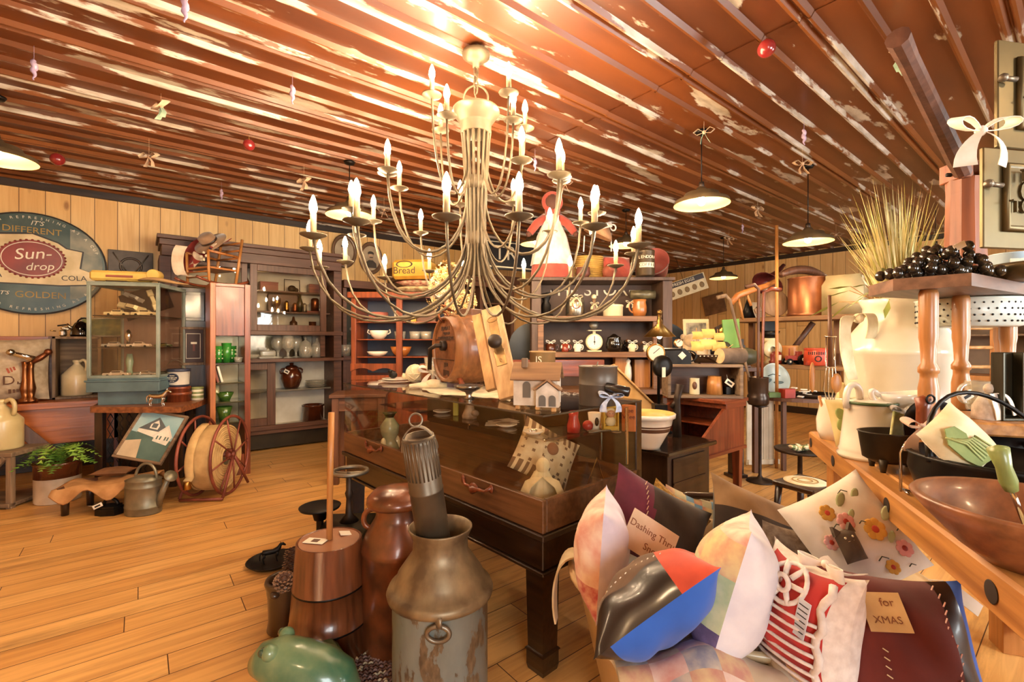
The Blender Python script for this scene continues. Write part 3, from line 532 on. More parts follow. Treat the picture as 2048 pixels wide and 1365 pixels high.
spin('tumbler', 'ribbed glass tumbler on the right counter', 'tumbler', onY(690, 6.2, 1.101), [(0, 0), (.06, 0), (.08, .15), (.075, .15), (.055, .01), (0, .01)], [GLASSW], None, 0, 14)
t = spin('glass_cover', 'tall glass dome on the counter cabinet', 'dome', onY(703, 6.35, 1.101), [(0, .0), (.105, 0), (.105, .28), (.03, .33), (.03, .34), (0, .34)], [GLASS], None, 0, 24); m = M(); m.ball((0, 0, .365), .028, 0, 10, 6); part('knob', m, [GLASSW], t)
t = spin('bean_pot', 'glossy brown lidded bean pot with a tag on the lower cabinet shelf', 'pot', onY(583, 6.33, .701), [(0, 0), (.07, 0), (.09, .03), (.125, .13), (.12, .19), (.08, .245), (.07, .25), (.085, .265), (0, .265)], [BROWNG])
m = M(); m.lathe([(.085, .266), (.05, .29), (.02, .295), (.025, .32), (0, .325)], 24); part('lid', m, [BROWNG], t)
for s_ in (-1, 1): m = M(); m.tube(bez((s_ * .075, 0, .25), (s_ * .13, 0, .26), (s_ * .14, 0, .21), (s_ * .118, 0, .19)), .011, 8); part('handle', m, [BROWNG], t)
tag(t, (-.08, -.1, .22), (0, 30, 0), .06, .045)
for i in range(4):
    q = M(); q.lathe([(0, 0), (.07, 0), (.13, .02), (.128, .024), (.07, .006), (0, .006)], 24)
    solo('glass_plate', q, [GLASSW], ['glass plate at the bottom of the stack in the cabinet', 'second glass plate up in the cabinet stack', 'third glass plate up in the cabinet stack', 'topmost glass plate of the stack in the cabinet'][i], 'plate', onY(632, 6.33, .701 + i * .02), 0, 'stacked glass plates')
spin('crock', 'straight brown glazed crock on the cabinet floor', 'crock', onY(626, 6.3, .256), [(0, 0), (.115, 0), (.125, .01), (.125, .2), (.135, .205), (.135, .225), (.12, .225), (.11, .02), (0, .02)], [BROWNG])
spin('jug', 'small brown jug at the right end of the lower shelf', 'jug', onY(664, 6.33, .701), [(0, 0), (.045, 0), (.05, .1), (.03, .16), (.02, .19), (0, .19)], [BROWNG])
t = thing('tower_cabinet', 'tall narrow red wood cabinet with open shelves of green glass', 'cabinet', (.515, 5.16, 0))
m = M(); w_, d_ = .335, .4
m.bx(0, .045, 0, d_, 0, 1.85, 1); m.bx(w_ - .05, w_, 0, d_, 0, 1.85); m.bx(.045, w_ - .05, .01, d_, 1.82, 1.85); m.bx(.045, w_ - .05, .01, d_, .0, .2); part('carcass', m, [W_RED, wood('orange_edge', 'b06a35', '8a4c24', 'z', .35)], t)
m = M(); m.bx(.045, w_ - .05, .015, .035, 1.35, 1.82); part('door_panel', m, [W_RED], t)
m = M(); m.bx(.045, w_ - .05, d_ - .03, d_ - .01, .2, 1.35); part('mirror_back', m, [mat('tower_back', 'b9ab84', .25, .35, '9c8d68', 4)], t)
for z in (1.09, .9, .715, .52): m = M(); m.bx(.045, w_ - .05, .03, d_ - .03, z - .012, z); part('shelf', m, [W_DARKX if z == 1.09 else mat('glass_shelf', '4e4a34', .15, .1)], t)
def ing(name, label, cat, x, y, z, prof, ma, group, seg=16): return spin(name, label, cat, (.515 + x, 5.16 + y, z), prof, ma, group, 0, seg)
tum = [(0, 0), (.032, 0), (.044, .15), (.041, .15), (.03, .012), (0, .012)]
GG = mat('green_tumbler', '3f9a3a', .12, 0, '2c7a2c', 6, coat=.6, trans=.3); DOT = mat('cream_dots', 'e4dfae', .4)
for k, (x, y, lb) in enumerate([(.08, .12, 'green dotted tumbler at the left on the tower shelf'), (.145, .1, 'tall bright green tumbler on the tower shelf'), (.2, .2, 'green dotted tumbler behind on the tower shelf')]):
    h = .19 if k == 1 else .16
    t2 = ing('tumbler', lb, 'tumbler', x, y, 1.091, [(r, z * h / .15) for r, z in tum], [GG], 'green tumblers')
    if k != 1:
        q = M()
        for a in range(8):
            for j in range(3): q.ball((.041 * math.cos(a * .785), .041 * math.sin(a * .785), .04 + j * .04), .007, 0, 6, 4)
        part('dots', q, [DOT], t2)
ing('glass_bowl', 'clear glass bowl beside the green tumblers', 'bowl', .245, .1, 1.091, [(0, 0), (.03, 0), (.04, .05), (.037, .05), (.02, .01), (0, .01)], [GLASSW], 'tower glass')
ing('glass_bowl', 'green cut glass bowl on the middle tower shelf', 'bowl', .14, .15, .716, [(0, 0), (.04, 0), (.075, .08), (.07, .08), (.035, .012), (0, .012)], [GLASSG], 'tower glass')
ing('glass_vase', 'cream glass vase at the left of the middle tower shelf', 'vase', .075, .2, .716, [(0, 0), (.02, 0), (.022, .15), (.018, .15), (.018, .01), (0, .01)], [mat('cream_glass', 'd8cfa0', .2)], 'tower glass')
ing('glass_vase', 'tall green pressed glass vase low in the tower', 'vase', .13, .13, .521, [(0, 0), (.04, 0), (.05, .06), (.07, .14), (.066, .14), (.04, .02), (0, .02)], [GLASSG], 'tower glass')
for i in range(2):
    q = M(); q.box((0, 0, .08), (.02, .12, .16)); solo('book', q, [PAPER if i else REDB], ['thin book leaning at left on the tower shelf', 'second thin book leaning beside it on the tower shelf'][i], 'book', (.515 + .075 + i * .035, 5.16 + .15, .903), 0, 'leaning books', (0, rad(-14), 0))
t = thing('dark_cabinet', 'nearly black tall cabinet standing left of the tower cabinet', 'cabinet', (.30, 5.62, 0))
m = M(); m.bx(0, .25, 0, .44, 0, 1.83); part('body', m, [W_DARK], t); m = M(); m.bx(.015, .235, -.012, .0, 1.5, 1.79); m.bx(.04, .21, -.02, -.012, 1.53, 1.76); part('door_panel', m, [mat('black_gloss', '2a1d12', .15, 0, '1c130b', 4, coat=.5)], t)
t = thing('framed_picture', 'small wood framed dark picture hung on the black cabinet', 'picture', (.418, 5.595, 1.25), 0)
m = M(); m.bx(-.11, -.085, -.015, .012, -.19, .19); m.bx(.085, .11, -.015, .012, -.19, .19); m.bx(-.085, .085, -.015, .012, -.19, -.165); m.bx(-.085, .085, -.015, .012, .165, .19); part('frame', m, [W_GREY], t)
m = M(); m.bx(-.085, .085, 0, .01, -.165, .165); part('mat_board', m, [mat('dark_mat', '3b1f16', .6)], t)
m = M(); m.bx(-.06, .06, -.002, 0, -.125, -.12, b=0); m.bx(-.06, .06, -.002, 0, .12, .125, b=0); m.bx(-.06, -.056, -.002, 0, -.12, .12, b=0); m.bx(.056, .06, -.002, 0, -.12, .12, b=0); m.bx(-.02, .03, -.003, 0, .02, .04, 0, b=0); m.bx(-.005, .015, -.003, 0, -.05, .02, 1, b=0); part('print', m, [SWH, mat('print_red', '6b2f20', .6)], t)
t = thing('rocking_chair', 'small wooden rocking chair standing on top of the dark cabinets', 'chair', at(425, 4.72, 1.852), CAMZ + rad(-25)); cw = .17
for s_ in (-1, 1):
    m = M(); m.tube([(s_ * cw, -.26 + .52 * i / 10, .015 + .05 * ((i - 5) / 5) ** 2) for i in range(11)], .013, 8); part('rocker', m, [W_REDX], t)
    m = M(); m.tube([(s_ * cw, -.14, .03), (s_ * cw, -.15, .33)], .013, 8); part('leg', m, [W_HONEYZ], t); m = M(); m.tube([(s_ * cw, .13, .03), (s_ * cw, .2, .5)], .014, 8); part('leg', m, [W_HONEYZ], t)
    m = M(); m.tube([(s_ * cw, -.15, .33), (s_ * cw, .15, .31)], .013, 8); part('armrest', m, [W_HONEY], t)
m = M()
for z in (.08, .13): m.tube([(-cw, -.145, z), (cw, -.145, z)], .008, 6)
part('stretcher', m, [W_HONEY], t); m = M(); m.box((0, 0, .17), (.34, .3, .02)); part('seat', m, [W_HONEY], t)
m = M()
for z in (.3, .38, .46): m.tube([(-cw, .15 + (z - .3) * .18, z), (cw, .15 + (z - .3) * .18, z)], .011, 6)
part('back_rails', m, [W_HONEY], t)
FLW = mat('flag_white', 'ddc9b0', .9, 0, 'c7ad90', 12, sheen=.2); FLR = mat('flag_red', '9c3a2e', .9, 0, '7d2a22', 12); FLB = mat('flag_blue', '33303c', .9)
b = at(425, 4.72, 1.852); b2 = thing('flag_blanket', 'crumpled red and white striped flag draped in the small rocking chair', 'flag', b, CAMZ + rad(-25))
m = M(); n = 22
def fl(u, v):
    x = -.2 + .36 * u; z = .2 + .28 * v; y = -.13 + .2 * v * v + .03 * math.sin(9 * u + 5 * v); z += .03 * math.sin(11 * u - 4 * v); return (x, y, z)
vs = [fl(i / n, j / n) for j in range(n + 1) for i in range(n + 1)]; fs = [[j * (n + 1) + i, j * (n + 1) + i + 1, (j + 1) * (n + 1) + i + 1, (j + 1) * (n + 1) + i] for j in range(n) for i in range(n)]
m.add(vs, fs, [2 if (f[0] % (n + 1) > 12 and f[0] // (n + 1) < 11) else (f[0] // (n + 1) // 3) % 2 for f in fs], True); part('cloth', m, [FLW, FLR, FLB], b2)
m = M(); m.ribbon(bez((-.2, -.18, .4), (-.26, -.22, .3), (-.16, -.24, .05), (-.06, -.22, .09), 10), .05, .004, 0, None, (.3, 1, 0)); m.ribbon(bez((-.19, .05, .5), (-.28, 0, .5), (-.24, -.12, .3), (-.22, -.12, .15), 10), .06, .004, 1, None, (0, 1, 0)); part('hanging_fold', m, [FLW, FLR], b2)
m = M()
for i in range(5):
    c_ = (.08 + .04 * (i % 3), -.165 + .01 * i, .24 + .035 * (i // 2)); m.prism([(c_[0] + .012 * (1 if k % 2 == 0 else .45) * math.cos(k * PI / 5), c_[2] + .012 * (1 if k % 2 == 0 else .45) * math.sin(k * PI / 5)) for k in range(10)], .15, .17, 0, TR((0, -.0, 0), (90, 0, 0)))
part('stars', m, [SWH], b2)
m = M(); m.lathe([(0, .1), (.05, .105), (.075, .09), (.085, .02), (.1, .008), (.17, 0), (.17, -.006), (.0, -.004)], 30, 0, None, True, 1, .85); m.warp(lambda p: (p[0], p[1], p[2] + .35 * p[0] ** 2 * (1 if p[2] < .03 else 0)))
FELT = mat('felt_hat', '9a7a5c', .9, 0, '7f6146', 9, sheen=.4); t = thing('felt_hat', 'brown felt hat resting on the flag in the small rocking chair', 'hat', b + Vector((-.02, -.06, .43)), 0, None, (rad(52), rad(-8), CAMZ + rad(-10))); part('brim_and_crown', m, [FELT], t); m = M(); m.lathe([(.083, .02), (.086, .02), (.084, .042), (.081, .042)], 30, 0, None, True, 1, .85); part('band', m, [W_DARK], t)
fl_, fr_, br_, bl_ = at(180, 3.95), at(362, 3.95), at(415, 4.55), at(222, 4.62)
t = thing('slab_table', 'rough wood slab table carrying the blue grey glass case', 'table', (0, 0, 0))
m = M(); m.prism([(fl_.x, fl_.y), ((fl_ * .5 + fr_ * .5).x + .01, (fl_ * .5 + fr_ * .5).y - .015), (fr_.x, fr_.y), ((fr_ * .5 + br_ * .5).x + .02, (fr_ * .5 + br_ * .5).y), (br_.x, br_.y), (bl_.x, bl_.y)], .69, .74); part('slab_top', m, [wood('slab', '9a5f38', '5e3320', 'x', .4)], t)
c_ = (fl_ + fr_ + br_ + bl_) / 4; T = TR((c_.x, c_.y, 0), (0, 0, CAMZ * 180 / PI + 13)); m = M()
for x in (-.28, .28):
    for y in (-.17, .17): m.box((x, y, .345), (.06, .06, .69), 0, T)
m.box((0, .1, .345), (.5, .04, .68), 0, T); part('stand', m, [W_DARK], t)
m = M()
for k in range(5):
    for s_ in (-1, 1): m.tube([(-.24 + .07 * k + s_ * (.035 if (i % 2) else .012), -.17, .08 + .045 * i) for i in range(14)], .004, 5, 0, False, T)
part('chicken_wire', m, [IRON], t)
PB = mat('blue_case_paint', '5d7479', .45, 0, '4b6064', 5); PG = mat('case_grey_paint', '8c9286', .5, 0, '6f7a70', 6)
a_ = at(190, 4.06); b_ = at(307, 4.02); rzc = CAMZ + rad(13.5); cw, cd = .515, .5
cc_ = (a_ + b_) / 2 + Vector((-math.sin(rzc), math.cos(rzc), 0)) * (cd / 2)
t = thing('glass_display_case', 'blue grey tabletop glass case with model cars on shelves', 'display case', (cc_.x, cc_.y, .74), rzc)
m = M(); m.box((-.0, .02, .06), (cw - .06, cd - .08, .12)); m.box((0, 0, .165), (cw + .03, cd + .03, .09)); m.box((0, 0, .215), (cw + .05, cd + .05, .016)); m.box((0, 0, .232), (cw + .02, cd + .02, .018)); part('base', m, [PB], t)
m = M(); hx, hy = cw / 2, cd / 2
for x in (-hx, hx):
    for y in (-hy, hy): m.box((x, y, .65), (.026, .026, .82))
for z in (.25, 1.05):
    for y in (-hy, hy): m.box((0, y, z), (cw, .026, .024))
    for x in (-hx, hx): m.box((x, 0, z), (.026, cd, .024))
m.box((0, 0, 1.066), (cw + .03, cd + .03, .012)); m.box((-.035, hy, .65), (.02, .02, .8)); part('frame', m, [PG], t)
for nm, c0, dd in (('front_pane', (0, -hy, .65), (cw - .026, .004, .776)), ('side_pane', (hx, 0, .65), (.004, cd - .026, .776)), ('side_pane', (-hx, 0, .65), (.004, cd - .026, .776))): m = M(); m.box(c0, dd, b=0); part(nm, m, [PANE], t)
m = M(); m.box((0, hy - .012, .65), (cw - .03, .006, .78)); part('back_board', m, [mat('case_back', '8a6e60', .6, 0, '775b4e', 4)], t)
for z in (.5, .78): m = M(); m.box((0, 0, z), (cw - .03, cd - .04, .008), b=0); part('shelf', m, [W_DARKX], t)
def car(label, x, y, z, L, ma, rz=0, rx=None):
    T0 = Matrix.Translation((cc_.x, cc_.y, .74)) @ Matrix.Rotation(rzc, 4, 'Z') @ TR((x, y, z), rx or (0, 0, rz)); s = L / .3
    t = solo('model_car', M(), [], label, 'model car', (0, 0, 0), 0, 'model cars in the glass case'); bpy.data.objects.remove(t); t = thing('model_car', label, 'model car', T0.translation, 0, 'model cars in the glass case', T0.to_euler())
    m = M(); sec = [(-.15, .02, .03), (-.148, .05, .034), (-.07, .052, .036), (-.045, .08, .028), (.04, .082, .028), (.07, .055, .036), (.14, .05, .034), (.15, .03, .032)]
    vs = []
    for X, top, hw in sec: vs += [(X * s, -hw * s, .014 * s), (X * s, -hw * 1.05 * s, .035 * s), (X * s, -hw * .8 * s, top * s), (X * s, hw * .8 * s, top * s), (X * s, hw * 1.05 * s, .035 * s), (X * s, hw * s, .014 * s)]
    fs = [[i * 6 + k, (i + 1) * 6 + k, (i + 1) * 6 + (k + 1) % 6, i * 6 + (k + 1) % 6] for i in range(7) for k in range(6)] + [[0, 1, 2, 3, 4, 5], [47, 46, 45, 44, 43, 42]]; m.add(vs, fs); part('car_body', m, [ma], t)
    m = M(); m.box((0, 0, .066 * s), (.1 * s, .058 * s, .018 * s), b=.002); part('windows', m, [W_DARK], t)
    for X in (-.09, .09):
        for q in (-1, 1): m = M(); m.cyl((0, 0, -.006 * s), .018 * s, .012 * s, 0, 12, TR((X * s, q * .032 * s, .018 * s), (90, 0, 0))); part('wheel', m, [IRON], t)
CAR1 = mat('car_cream', 'e6d5a8', .25, .1, 'd4c290', 3, coat=.5); CAR2 = mat('car_silver', 'c9c4bc', .2, .5, 'aaa49a', 4, coat=.4); CAR3 = mat('car_pale', 'd8c6b4', .25, .1, 'bfa992', 4, coat=.5); CARG = mat('car_green', '4d5330', .3, 0, '3d4326', 4, coat=.4)
car('white and silver station wagon model on the case floor at left', -.12, -.12, .242, .2, CAR3); car('silver model car at the right on the case floor', .1, -.12, .242, .18, CAR2); car('small model car behind on the case floor at right', .16, .08, .242, .13, CARG)
car('pale model car at the left of the middle shelf', -.13, -.14, .504, .18, CAR2); car('cream model car right of the pale one on the middle shelf', .06, -.14, .504, .18, CAR3); car('green model car on the right of the middle shelf', .18, .02, .504, .14, CARG)
car('cream model car at the left of the top shelf', -.1, -.15, .784, .19, CAR1); car('cream model car at the right of the top shelf', .11, -.15, .784, .2, CAR1)
car('grey model car tilted on the display card', -.09, .1, .96, .17, CAR2, 0, (65, 25, 0)); car('yellow model car tilted upright on the display card', .07, .08, .94, .2, CAR1, 0, (65, 70, 0)); car('yellow model car lying low on the display card', -.08, .05, .86, .22, CAR1, 0, (65, 15, 0))
lc = lambda x, y, z: Matrix.Translation((cc_.x, cc_.y, .74)) @ Matrix.Rotation(rzc, 4, 'Z') @ Vector((x, y, z))
m = M(); m.box((0, 0, .0), (.4, .006, .26), 0, TR((0, 0, .15), (0, -22, 0))); solo('display_card', m, [mat('dark_card', '3a2620', .7)], 'dark card holding tilted model cars inside the glass case', 'card', lc(-.03, .16, .79), rzc, None, (rad(-8), 0, rzc))
spin('bud_vase', 'small silver and green vase standing in the glass case', 'vase', lc(-.08, -.02, .504), [(0, 0), (.02, 0), (.012, .05), (.03, .1), (.02, .14), (.006, .16), (0, .16)], [CHROME]); spin('bud_vase', 'pale green vase on the case floor behind the cars', 'vase', lc(-.09, .02, .242), [(0, 0), (.03, 0), (.02, .06), (.03, .13), (.02, .2), (0, .2)], [mat('pale_green', '9fb8a0', .2, 0, '7f9c84', coat=.4)])
t = thing('wooden_toy_plane', 'long yellow wooden toy with a brown paper wing lying on the glass case', 'toy', lc(-.06, -.05, 1.074), rzc + rad(4)); YEL = mat('yellow_toy', 'd9b45c', .5, 0, 'c09a48', 6)
m = M(); m.box((-.05, 0, .07), (.46, .1, .09), 0, b=.02); m.cyl((0, 0, -.055), .05, .11, 0, 18, TR((.2, 0, .09), (90, 0, 0))); part('body', m, [YEL], t); m = M(); m.box((-.05, -.056, .065), (.2, .004, .02)); part('label_band', m, [REDB], t)
m = M(); m.box((-.08, 0, .014), (.16, .08, .028)); part('stand', m, [IRONB], t)
m = M(); m.tube(bez((.1, -.06, .035), (.25, -.1, .07), (.35, -.07, .01), (.48, -.05, .012), 10), [.02, .03, .035, .04, .04, .04, .036, .03, .024, .018, .01], 10, 0, False, None, .45); part('paper_wrap', m, [mat('kraft_paper', 'b08a58', .8, 0, '98744a', 6)], t)
p = at(358, 4.33, .7405)
spin('cheese_box', 'lower round bentwood box under the small white bucket', 'box', p, [(0, 0), (.095, 0), (.095, .06), (.1, .06), (.1, .085), (0, .085)], [W_RED], 'round bentwood boxes'); spin('cheese_box', 'upper round bentwood box under the small white bucket', 'box', p + Vector((0, 0, .0855)), [(0, 0), (.09, 0), (.09, .03), (.094, .03), (.094, .05), (0, .05)], [W_RED], 'round bentwood boxes')
t = spin('lard_bucket', 'small white bucket with a blue oval label standing on round boxes', 'bucket', p + Vector((0, 0, .136)), [(0, 0), (.075, 0), (.077, .01, 1), (.08, .02, 1), (.086, .14, 0), (.092, .142, 1), (.092, .165, 1), (0, .165, 1)], [mat('bucket_white', 'dcd6c8', .4, 0, 'c8c0ae'), mat('bucket_navy', '34384a', .4, 0, '262a38')])
T = TR((0, 0, .085), (90, 0, CAMZ * 180 / PI)); m = M(); m.prism(ell(.055, .042, 28), .08, .088, 0, T); [m.strokes(T @ TR((0, y, .088)), w, h, k, 1, .001, k) for y, w, h, k in ((.02, .045, .01, 6), (.002, .09, .012, 11), (-.013, .07, .009, 9), (-.028, .04, .007, 3))]; part('label', m, [MATS['bucket_navy'], SWH], t)
m = M(); m.tube([(.09 * math.cos(a), 0, .15 + .1 * math.sin(a)) for a in [PI * i / 14 for i in range(15)]], .003, 5); part('bail_handle', m, [TIN], t, rot=(0, -12, CAMZ * 180 / PI))
t = spin('striped_tin', 'small green and white striped tin beside the round boxes', 'tin', at(395, 4.42, .7405), [(0, 0), (.05, 0), (.052, .02, 1), (.05, .045, 0), (.05, .06, 1), (.05, .08, 0), (.05, .1, 1), (.053, .11, 0), (.05, .125, 0), (0, .125)], [mat('tin_green', '7d8450', .4), SWH])
def quad(name, label, cat, loc, rz, s, ma, group=None, neck=1.0, tail=True):
    """small four-legged figure facing +x"""
    t = thing(name, label, cat, loc, rz, group); m = M(); m.tube([(-.5 * s, 0, .62 * s), (-.42 * s, 0, .68 * s), (-.15 * s, 0, .66 * s), (.15 * s, 0, .65 * s), (.4 * s, 0, .7 * s), (.52 * s, 0, .84 * s), (.6 * s, 0, 1.0 * s), (.72 * s, 0, 1.03 * s), (.86 * s, 0, .92 * s), (.9 * s, 0, .89 * s)], [.06 * s, .17 * s, .17 * s, .16 * s, .19 * s, .14 * s, .1 * s, .1 * s, .06 * s, .04 * s], 12)
    for x in (-.4, .36):
        for y in (-.1, .1): m.tube([(x * s, y * s, .62 * s), ((x + .04) * s, y * s, .4 * s), ((x - .03) * s, y * s, .3 * s), ((x) * s, y * s, .04 * s), ((x + .05) * s, y * s, 0)], [.1 * s, .065 * s, .045 * s, .035 * s, .05 * s], 8)
    for y in (-.06, .06): m.tube([(.62 * s, y * s, 1.06 * s), (.6 * s, y * s, 1.18 * s)], [.03 * s, .008 * s], 6)
    m.tube(bez((-.5 * s, 0, .7 * s), (-.66 * s, 0, .68 * s), (-.64 * s, 0, .4 * s), (-.6 * s, 0, .2 * s), 8), [.05 * s] * 5 + [.04 * s] * 3 + [.015 * s], 8); part('body', m, [ma], t); return t
quad('horse_figurine', 'shiny silver horse figurine on the slab table', 'figurine', at(314, 4.02, .7405), CAMZ + .2, .125, CHROME)
m = M(); m.lathe([(0, 0), (.08, 0), (.085, .02), (.085, .07), (0, .07)], 22); solo('green_tin', m, [mat('tin_dark_green', '33401f', .4)], 'low dark green tin behind the silver horse', 'tin', at(326, 4.32, .7405))
t = thing('dry_sink', 'orange brown wooden dry sink with a tall back under the oval sign', 'cabinet', (0, 0, 0)); OR = wood('orange_wood', 'b5652c', '87461f', 'x', .35, coat=.2)
m = M(); m.bx(-1.35, -.1, 5.75, 6.4, .7, .757); part('top', m, [OR], t); m = M(); m.bx(-1.3, -.12, 5.8, 5.84, .38, .7); part('apron', m, [OR], t)
m = M(); m.bx(-1.35, -.62, 6.36, 6.41, .757, 1.345); part('back', m, [OR], t)
m = M(); m.bx(-.66, -.62, 6.05, 6.36, .757, 1.345); m.bx(-.8, -.66, 6.1, 6.36, 1.02, 1.035); m.bx(-.8, -.66, 6.1, 6.36, .89, .9); part('shelf_end', m, [W_WALX], t)
for x in (-1.3, -.16):
    for y in (5.83, 6.33): m = M(); m.bx(x - .03, x + .03, y - .03, y + .03, 0, .7); part('leg', m, [W_RED], t)
m = M(); m.bx(-1.3, -.2, 6.35, 6.39, .1, .7, b=0); part('rear_panel', m, [W_DARKX], t)
t = thing('wooden_crate', 'upright grey wooden box holding a white jug on the dry sink', 'crate', (-.46, 6.13, .757)); w_, h_ = .34, .585
m = M(); m.bx(-w_ / 2, -w_ / 2 + .025, -.14, .2, 0, h_); m.bx(w_ / 2 - .025, w_ / 2, -.14, .2, 0, h_); m.bx(-w_ / 2, w_ / 2, -.14, .2, h_ - .022, h_); m.bx(-w_ / 2, w_ / 2, -.14, .2, 0, .022); part('sides', m, [W_GREY], t); m = M(); m.bx(-w_ / 2, w_ / 2, .18, .2, 0, h_); part('back', m, [W_GREYX], t)
def jug(label, p, s, ma, rz=0, two=None):
    t = thing('stoneware_jug', label, 'jug', p, rz, None); m = M()
    m.lathe([(0, 0), (.098 * s, 0), (.1 * s, .01 * s), (.1 * s, .17 * s), (.097 * s, .18 * s), (.05 * s, .235 * s), (.024 * s, .262 * s), (.022 * s, .275 * s), (.03 * s, .285 * s), (.03 * s, .3 * s), (.018 * s, .302 * s), (.016 * s, .27 * s), (0, .27 * s)], 30); part('body', m, [ma], t)
    m = M(); m.tube(bez((.024 * s, 0, .285 * s), (.075 * s, 0, .335 * s), (.1 * s, 0, .26 * s), (.075 * s, 0, .205 * s), 10), .012 * s, 8); part('handle', m, [ma], t); return t
jug('cream stoneware jug standing inside the upright wooden box', Vector((-.47, 6.12, .78)), 1.12, STONE, CAMZ)
t = spin('kettle', 'shiny dark chrome kettle on top of the wooden box', 'kettle', Vector((-.44, 6.1, 1.343)), [(0, 0), (.075, 0), (.08, .02), (.07, .08), (.045, .13), (.02, .145), (0, .15)], [mat('dark_chrome', '5a5550', .1, 1, '3e3a36')]); m = M(); m.tube([(.06 * math.cos(a), 0, .12 + .06 * math.sin(a)) for a in [PI * i / 10 for i in range(11)]], .007, 6); part('handle', m, [IRON], t, rot=(0, 12, -30)); m = M(); m.tube([(-.06, 0, .07), (-.1, 0, .12)], [.018, .01], 8); part('spout', m, [CHROME], t)
t = thing('silver_gadget', 'small crumpled silver gadget left of the kettle on the wooden box', 'ornament', Vector((-.565, 6.1, 1.343)), .3); m = M(); m.box((0, 0, .03), (.05, .05, .06), 0, TR((0, 0, 0), (0, 0, 20)), .012); m.box((-.01, -.02, .075), (.06, .03, .03), 0, TR((0, 0, 0), (0, 14, 0)), .008); part('body', m, [CHROME], t); m = M(); m.tube([(-.05, 0, .05), (-.09, -.01, .055)], .006, 6); m.tube([(-.04, 0, .1), (.04, -.01, .115)], .008, 6, 1); part('levers', m, [BRASS, IRON], t)
t = thing('leaf_picture', 'small green and gold leaf picture behind the glass case', 'picture', Vector((-.33, 6.3, 1.343)), 0, None, (rad(-10), 0, 0)); m = M(); m.bx(-.13, .22, 0, .015, 0, .2); part('frame', m, [TIN], t); m = M(); m.bx(-.115, .205, -.004, 0, .015, .185, 0, b=0); part('print', m, [mat('leaf_print', '9c9a58', .6, 0, '4f6a44', 14, .5)], t)
t = thing('burlap_sack', 'full burlap sack with printed letters leaning at the left edge', 'sack', onY(2, 5.98, .757), 0); BUR = mat('burlap', 'b9a58a', .9, 0, 'a08b6f', 20, bump=.3)
m = M(); m.pillow(.62, .56, .26, TR((0, 0, .29), (78, 0, 0)), None, 18, 0, .05, seed=4); part('cloth', m, [BUR], t); m = M(); T = TR((0.12, -.135, .2), (80, 0, 12)); m.text('DES', .11, T, 0); m.strokes(T @ TR((0, -.09, 0)), .12, .04, 5); m.strokes(T @ TR((0, .11, 0), (0, 0, 18)), .14, .05, 7, 1); part('print', m, [mat('sack_ink', '5a3b28', .9), mat('sack_red', '9c4a34', .9)], t)
for i, (px, lb) in enumerate([(50, 'brass hose nozzle, the left of two in front of the burlap sack'), (62, 'brass hose nozzle, the right of two beside the burlap sack')]):
    p = onY(px, 5.83, .757); t = thing('hose_nozzle', lb, 'nozzle', p, .4 * i, 'brass hose nozzles'); m = M(); m.lathe([(0, 0), (.045, 0), (.045, .03), (.022, .05), (.03, .1), (.034, .13), (.022, .2), (.018, .3), (.024, .36), (0, .37)], 18); part('body', m, [mat('old_brass', '8a5630', .3, .9, '6b4024')], t); m = M(); m.tube([(0, 0, .35), (.05, -.02, .39), (.1 - .18 * (1 - i), -.04, .44)], [.02, .026, .02], 10); m.ball((.1 - .18 * (1 - i), -.04, .445), .03, 0, 10, 8); part('swivel_tip', m, [CHROME if i == 0 else COPPER], t)
t = thing('plank_brace', 'long dark plank leaning diagonally across the dry sink', 'plank', (0, 0, 0)); m = M(); a_ = onY(-20, 5.55, .78); b_ = onY(112, 5.6, .3); T = aim(a_, b_); L = (b_ - a_).length; m.box((0, 0, L / 2), (.02, .09, L), 0, T); part('board', m, [W_WAL], t)
p = at(-10, 3.72); t = thing('low_stand', 'low rough wood stand with slanted braces at the left edge', 'stand', p, CAMZ + .12); m = M(); m.box((0, 0, .42), (.52, .34, .035)); part('top', m, [W_GREYX], t)
for x in (-.23, .23):
    for y in (-.14, .14): m = M(); m.box((x, y, .2), (.04, .04, .4)); part('leg', m, [W_GREY], t)
m = M(); T = aim((.21, -.16, .4), (-.1, -.16, .04)); m.box((0, 0, .23), (.035, .03, .46), 0, T); part('brace', m, [W_GREY], t); m = M(); m.box((0, 0, .03), (.5, .36, .03)); part('bottom_shelf', m, [W_GREYX], t)
t = jug('cream stoneware jug with a paper tag on the low stand', at(2, 3.72, .44), 1.3, mat('jug_cream', 'c9b583', .3, 0, 'b59f6c', 4, coat=.3), CAMZ); tag(t, (.06, -.12, .27), (0, 25, 0), .06, .04)
t = thing('fern_planter', 'brown and white stoneware crock with a leafy green fern on the floor', 'plant', at(116, 3.8), CAMZ)
m = M(); m.lathe([(0, 0), (.138, 0), (.145, .012), (.145, .2, 0), (.147, .2, 1), (.147, .3, 1), (.152, .305, 1), (.152, .32, 1), (.13, .32, 1), (.125, .25, 1), (0, .25, 2)], 34); part('crock', m, [mat('crock_white', 'e8dfce', .3, 0, 'c7b99f', coat=.3), BROWNG, W_DARK], t)
FERN = mat('fern_leaf', '5f8a2e', .5, 0, '3f6b22', 9); m = M(); rr = random.Random(3)
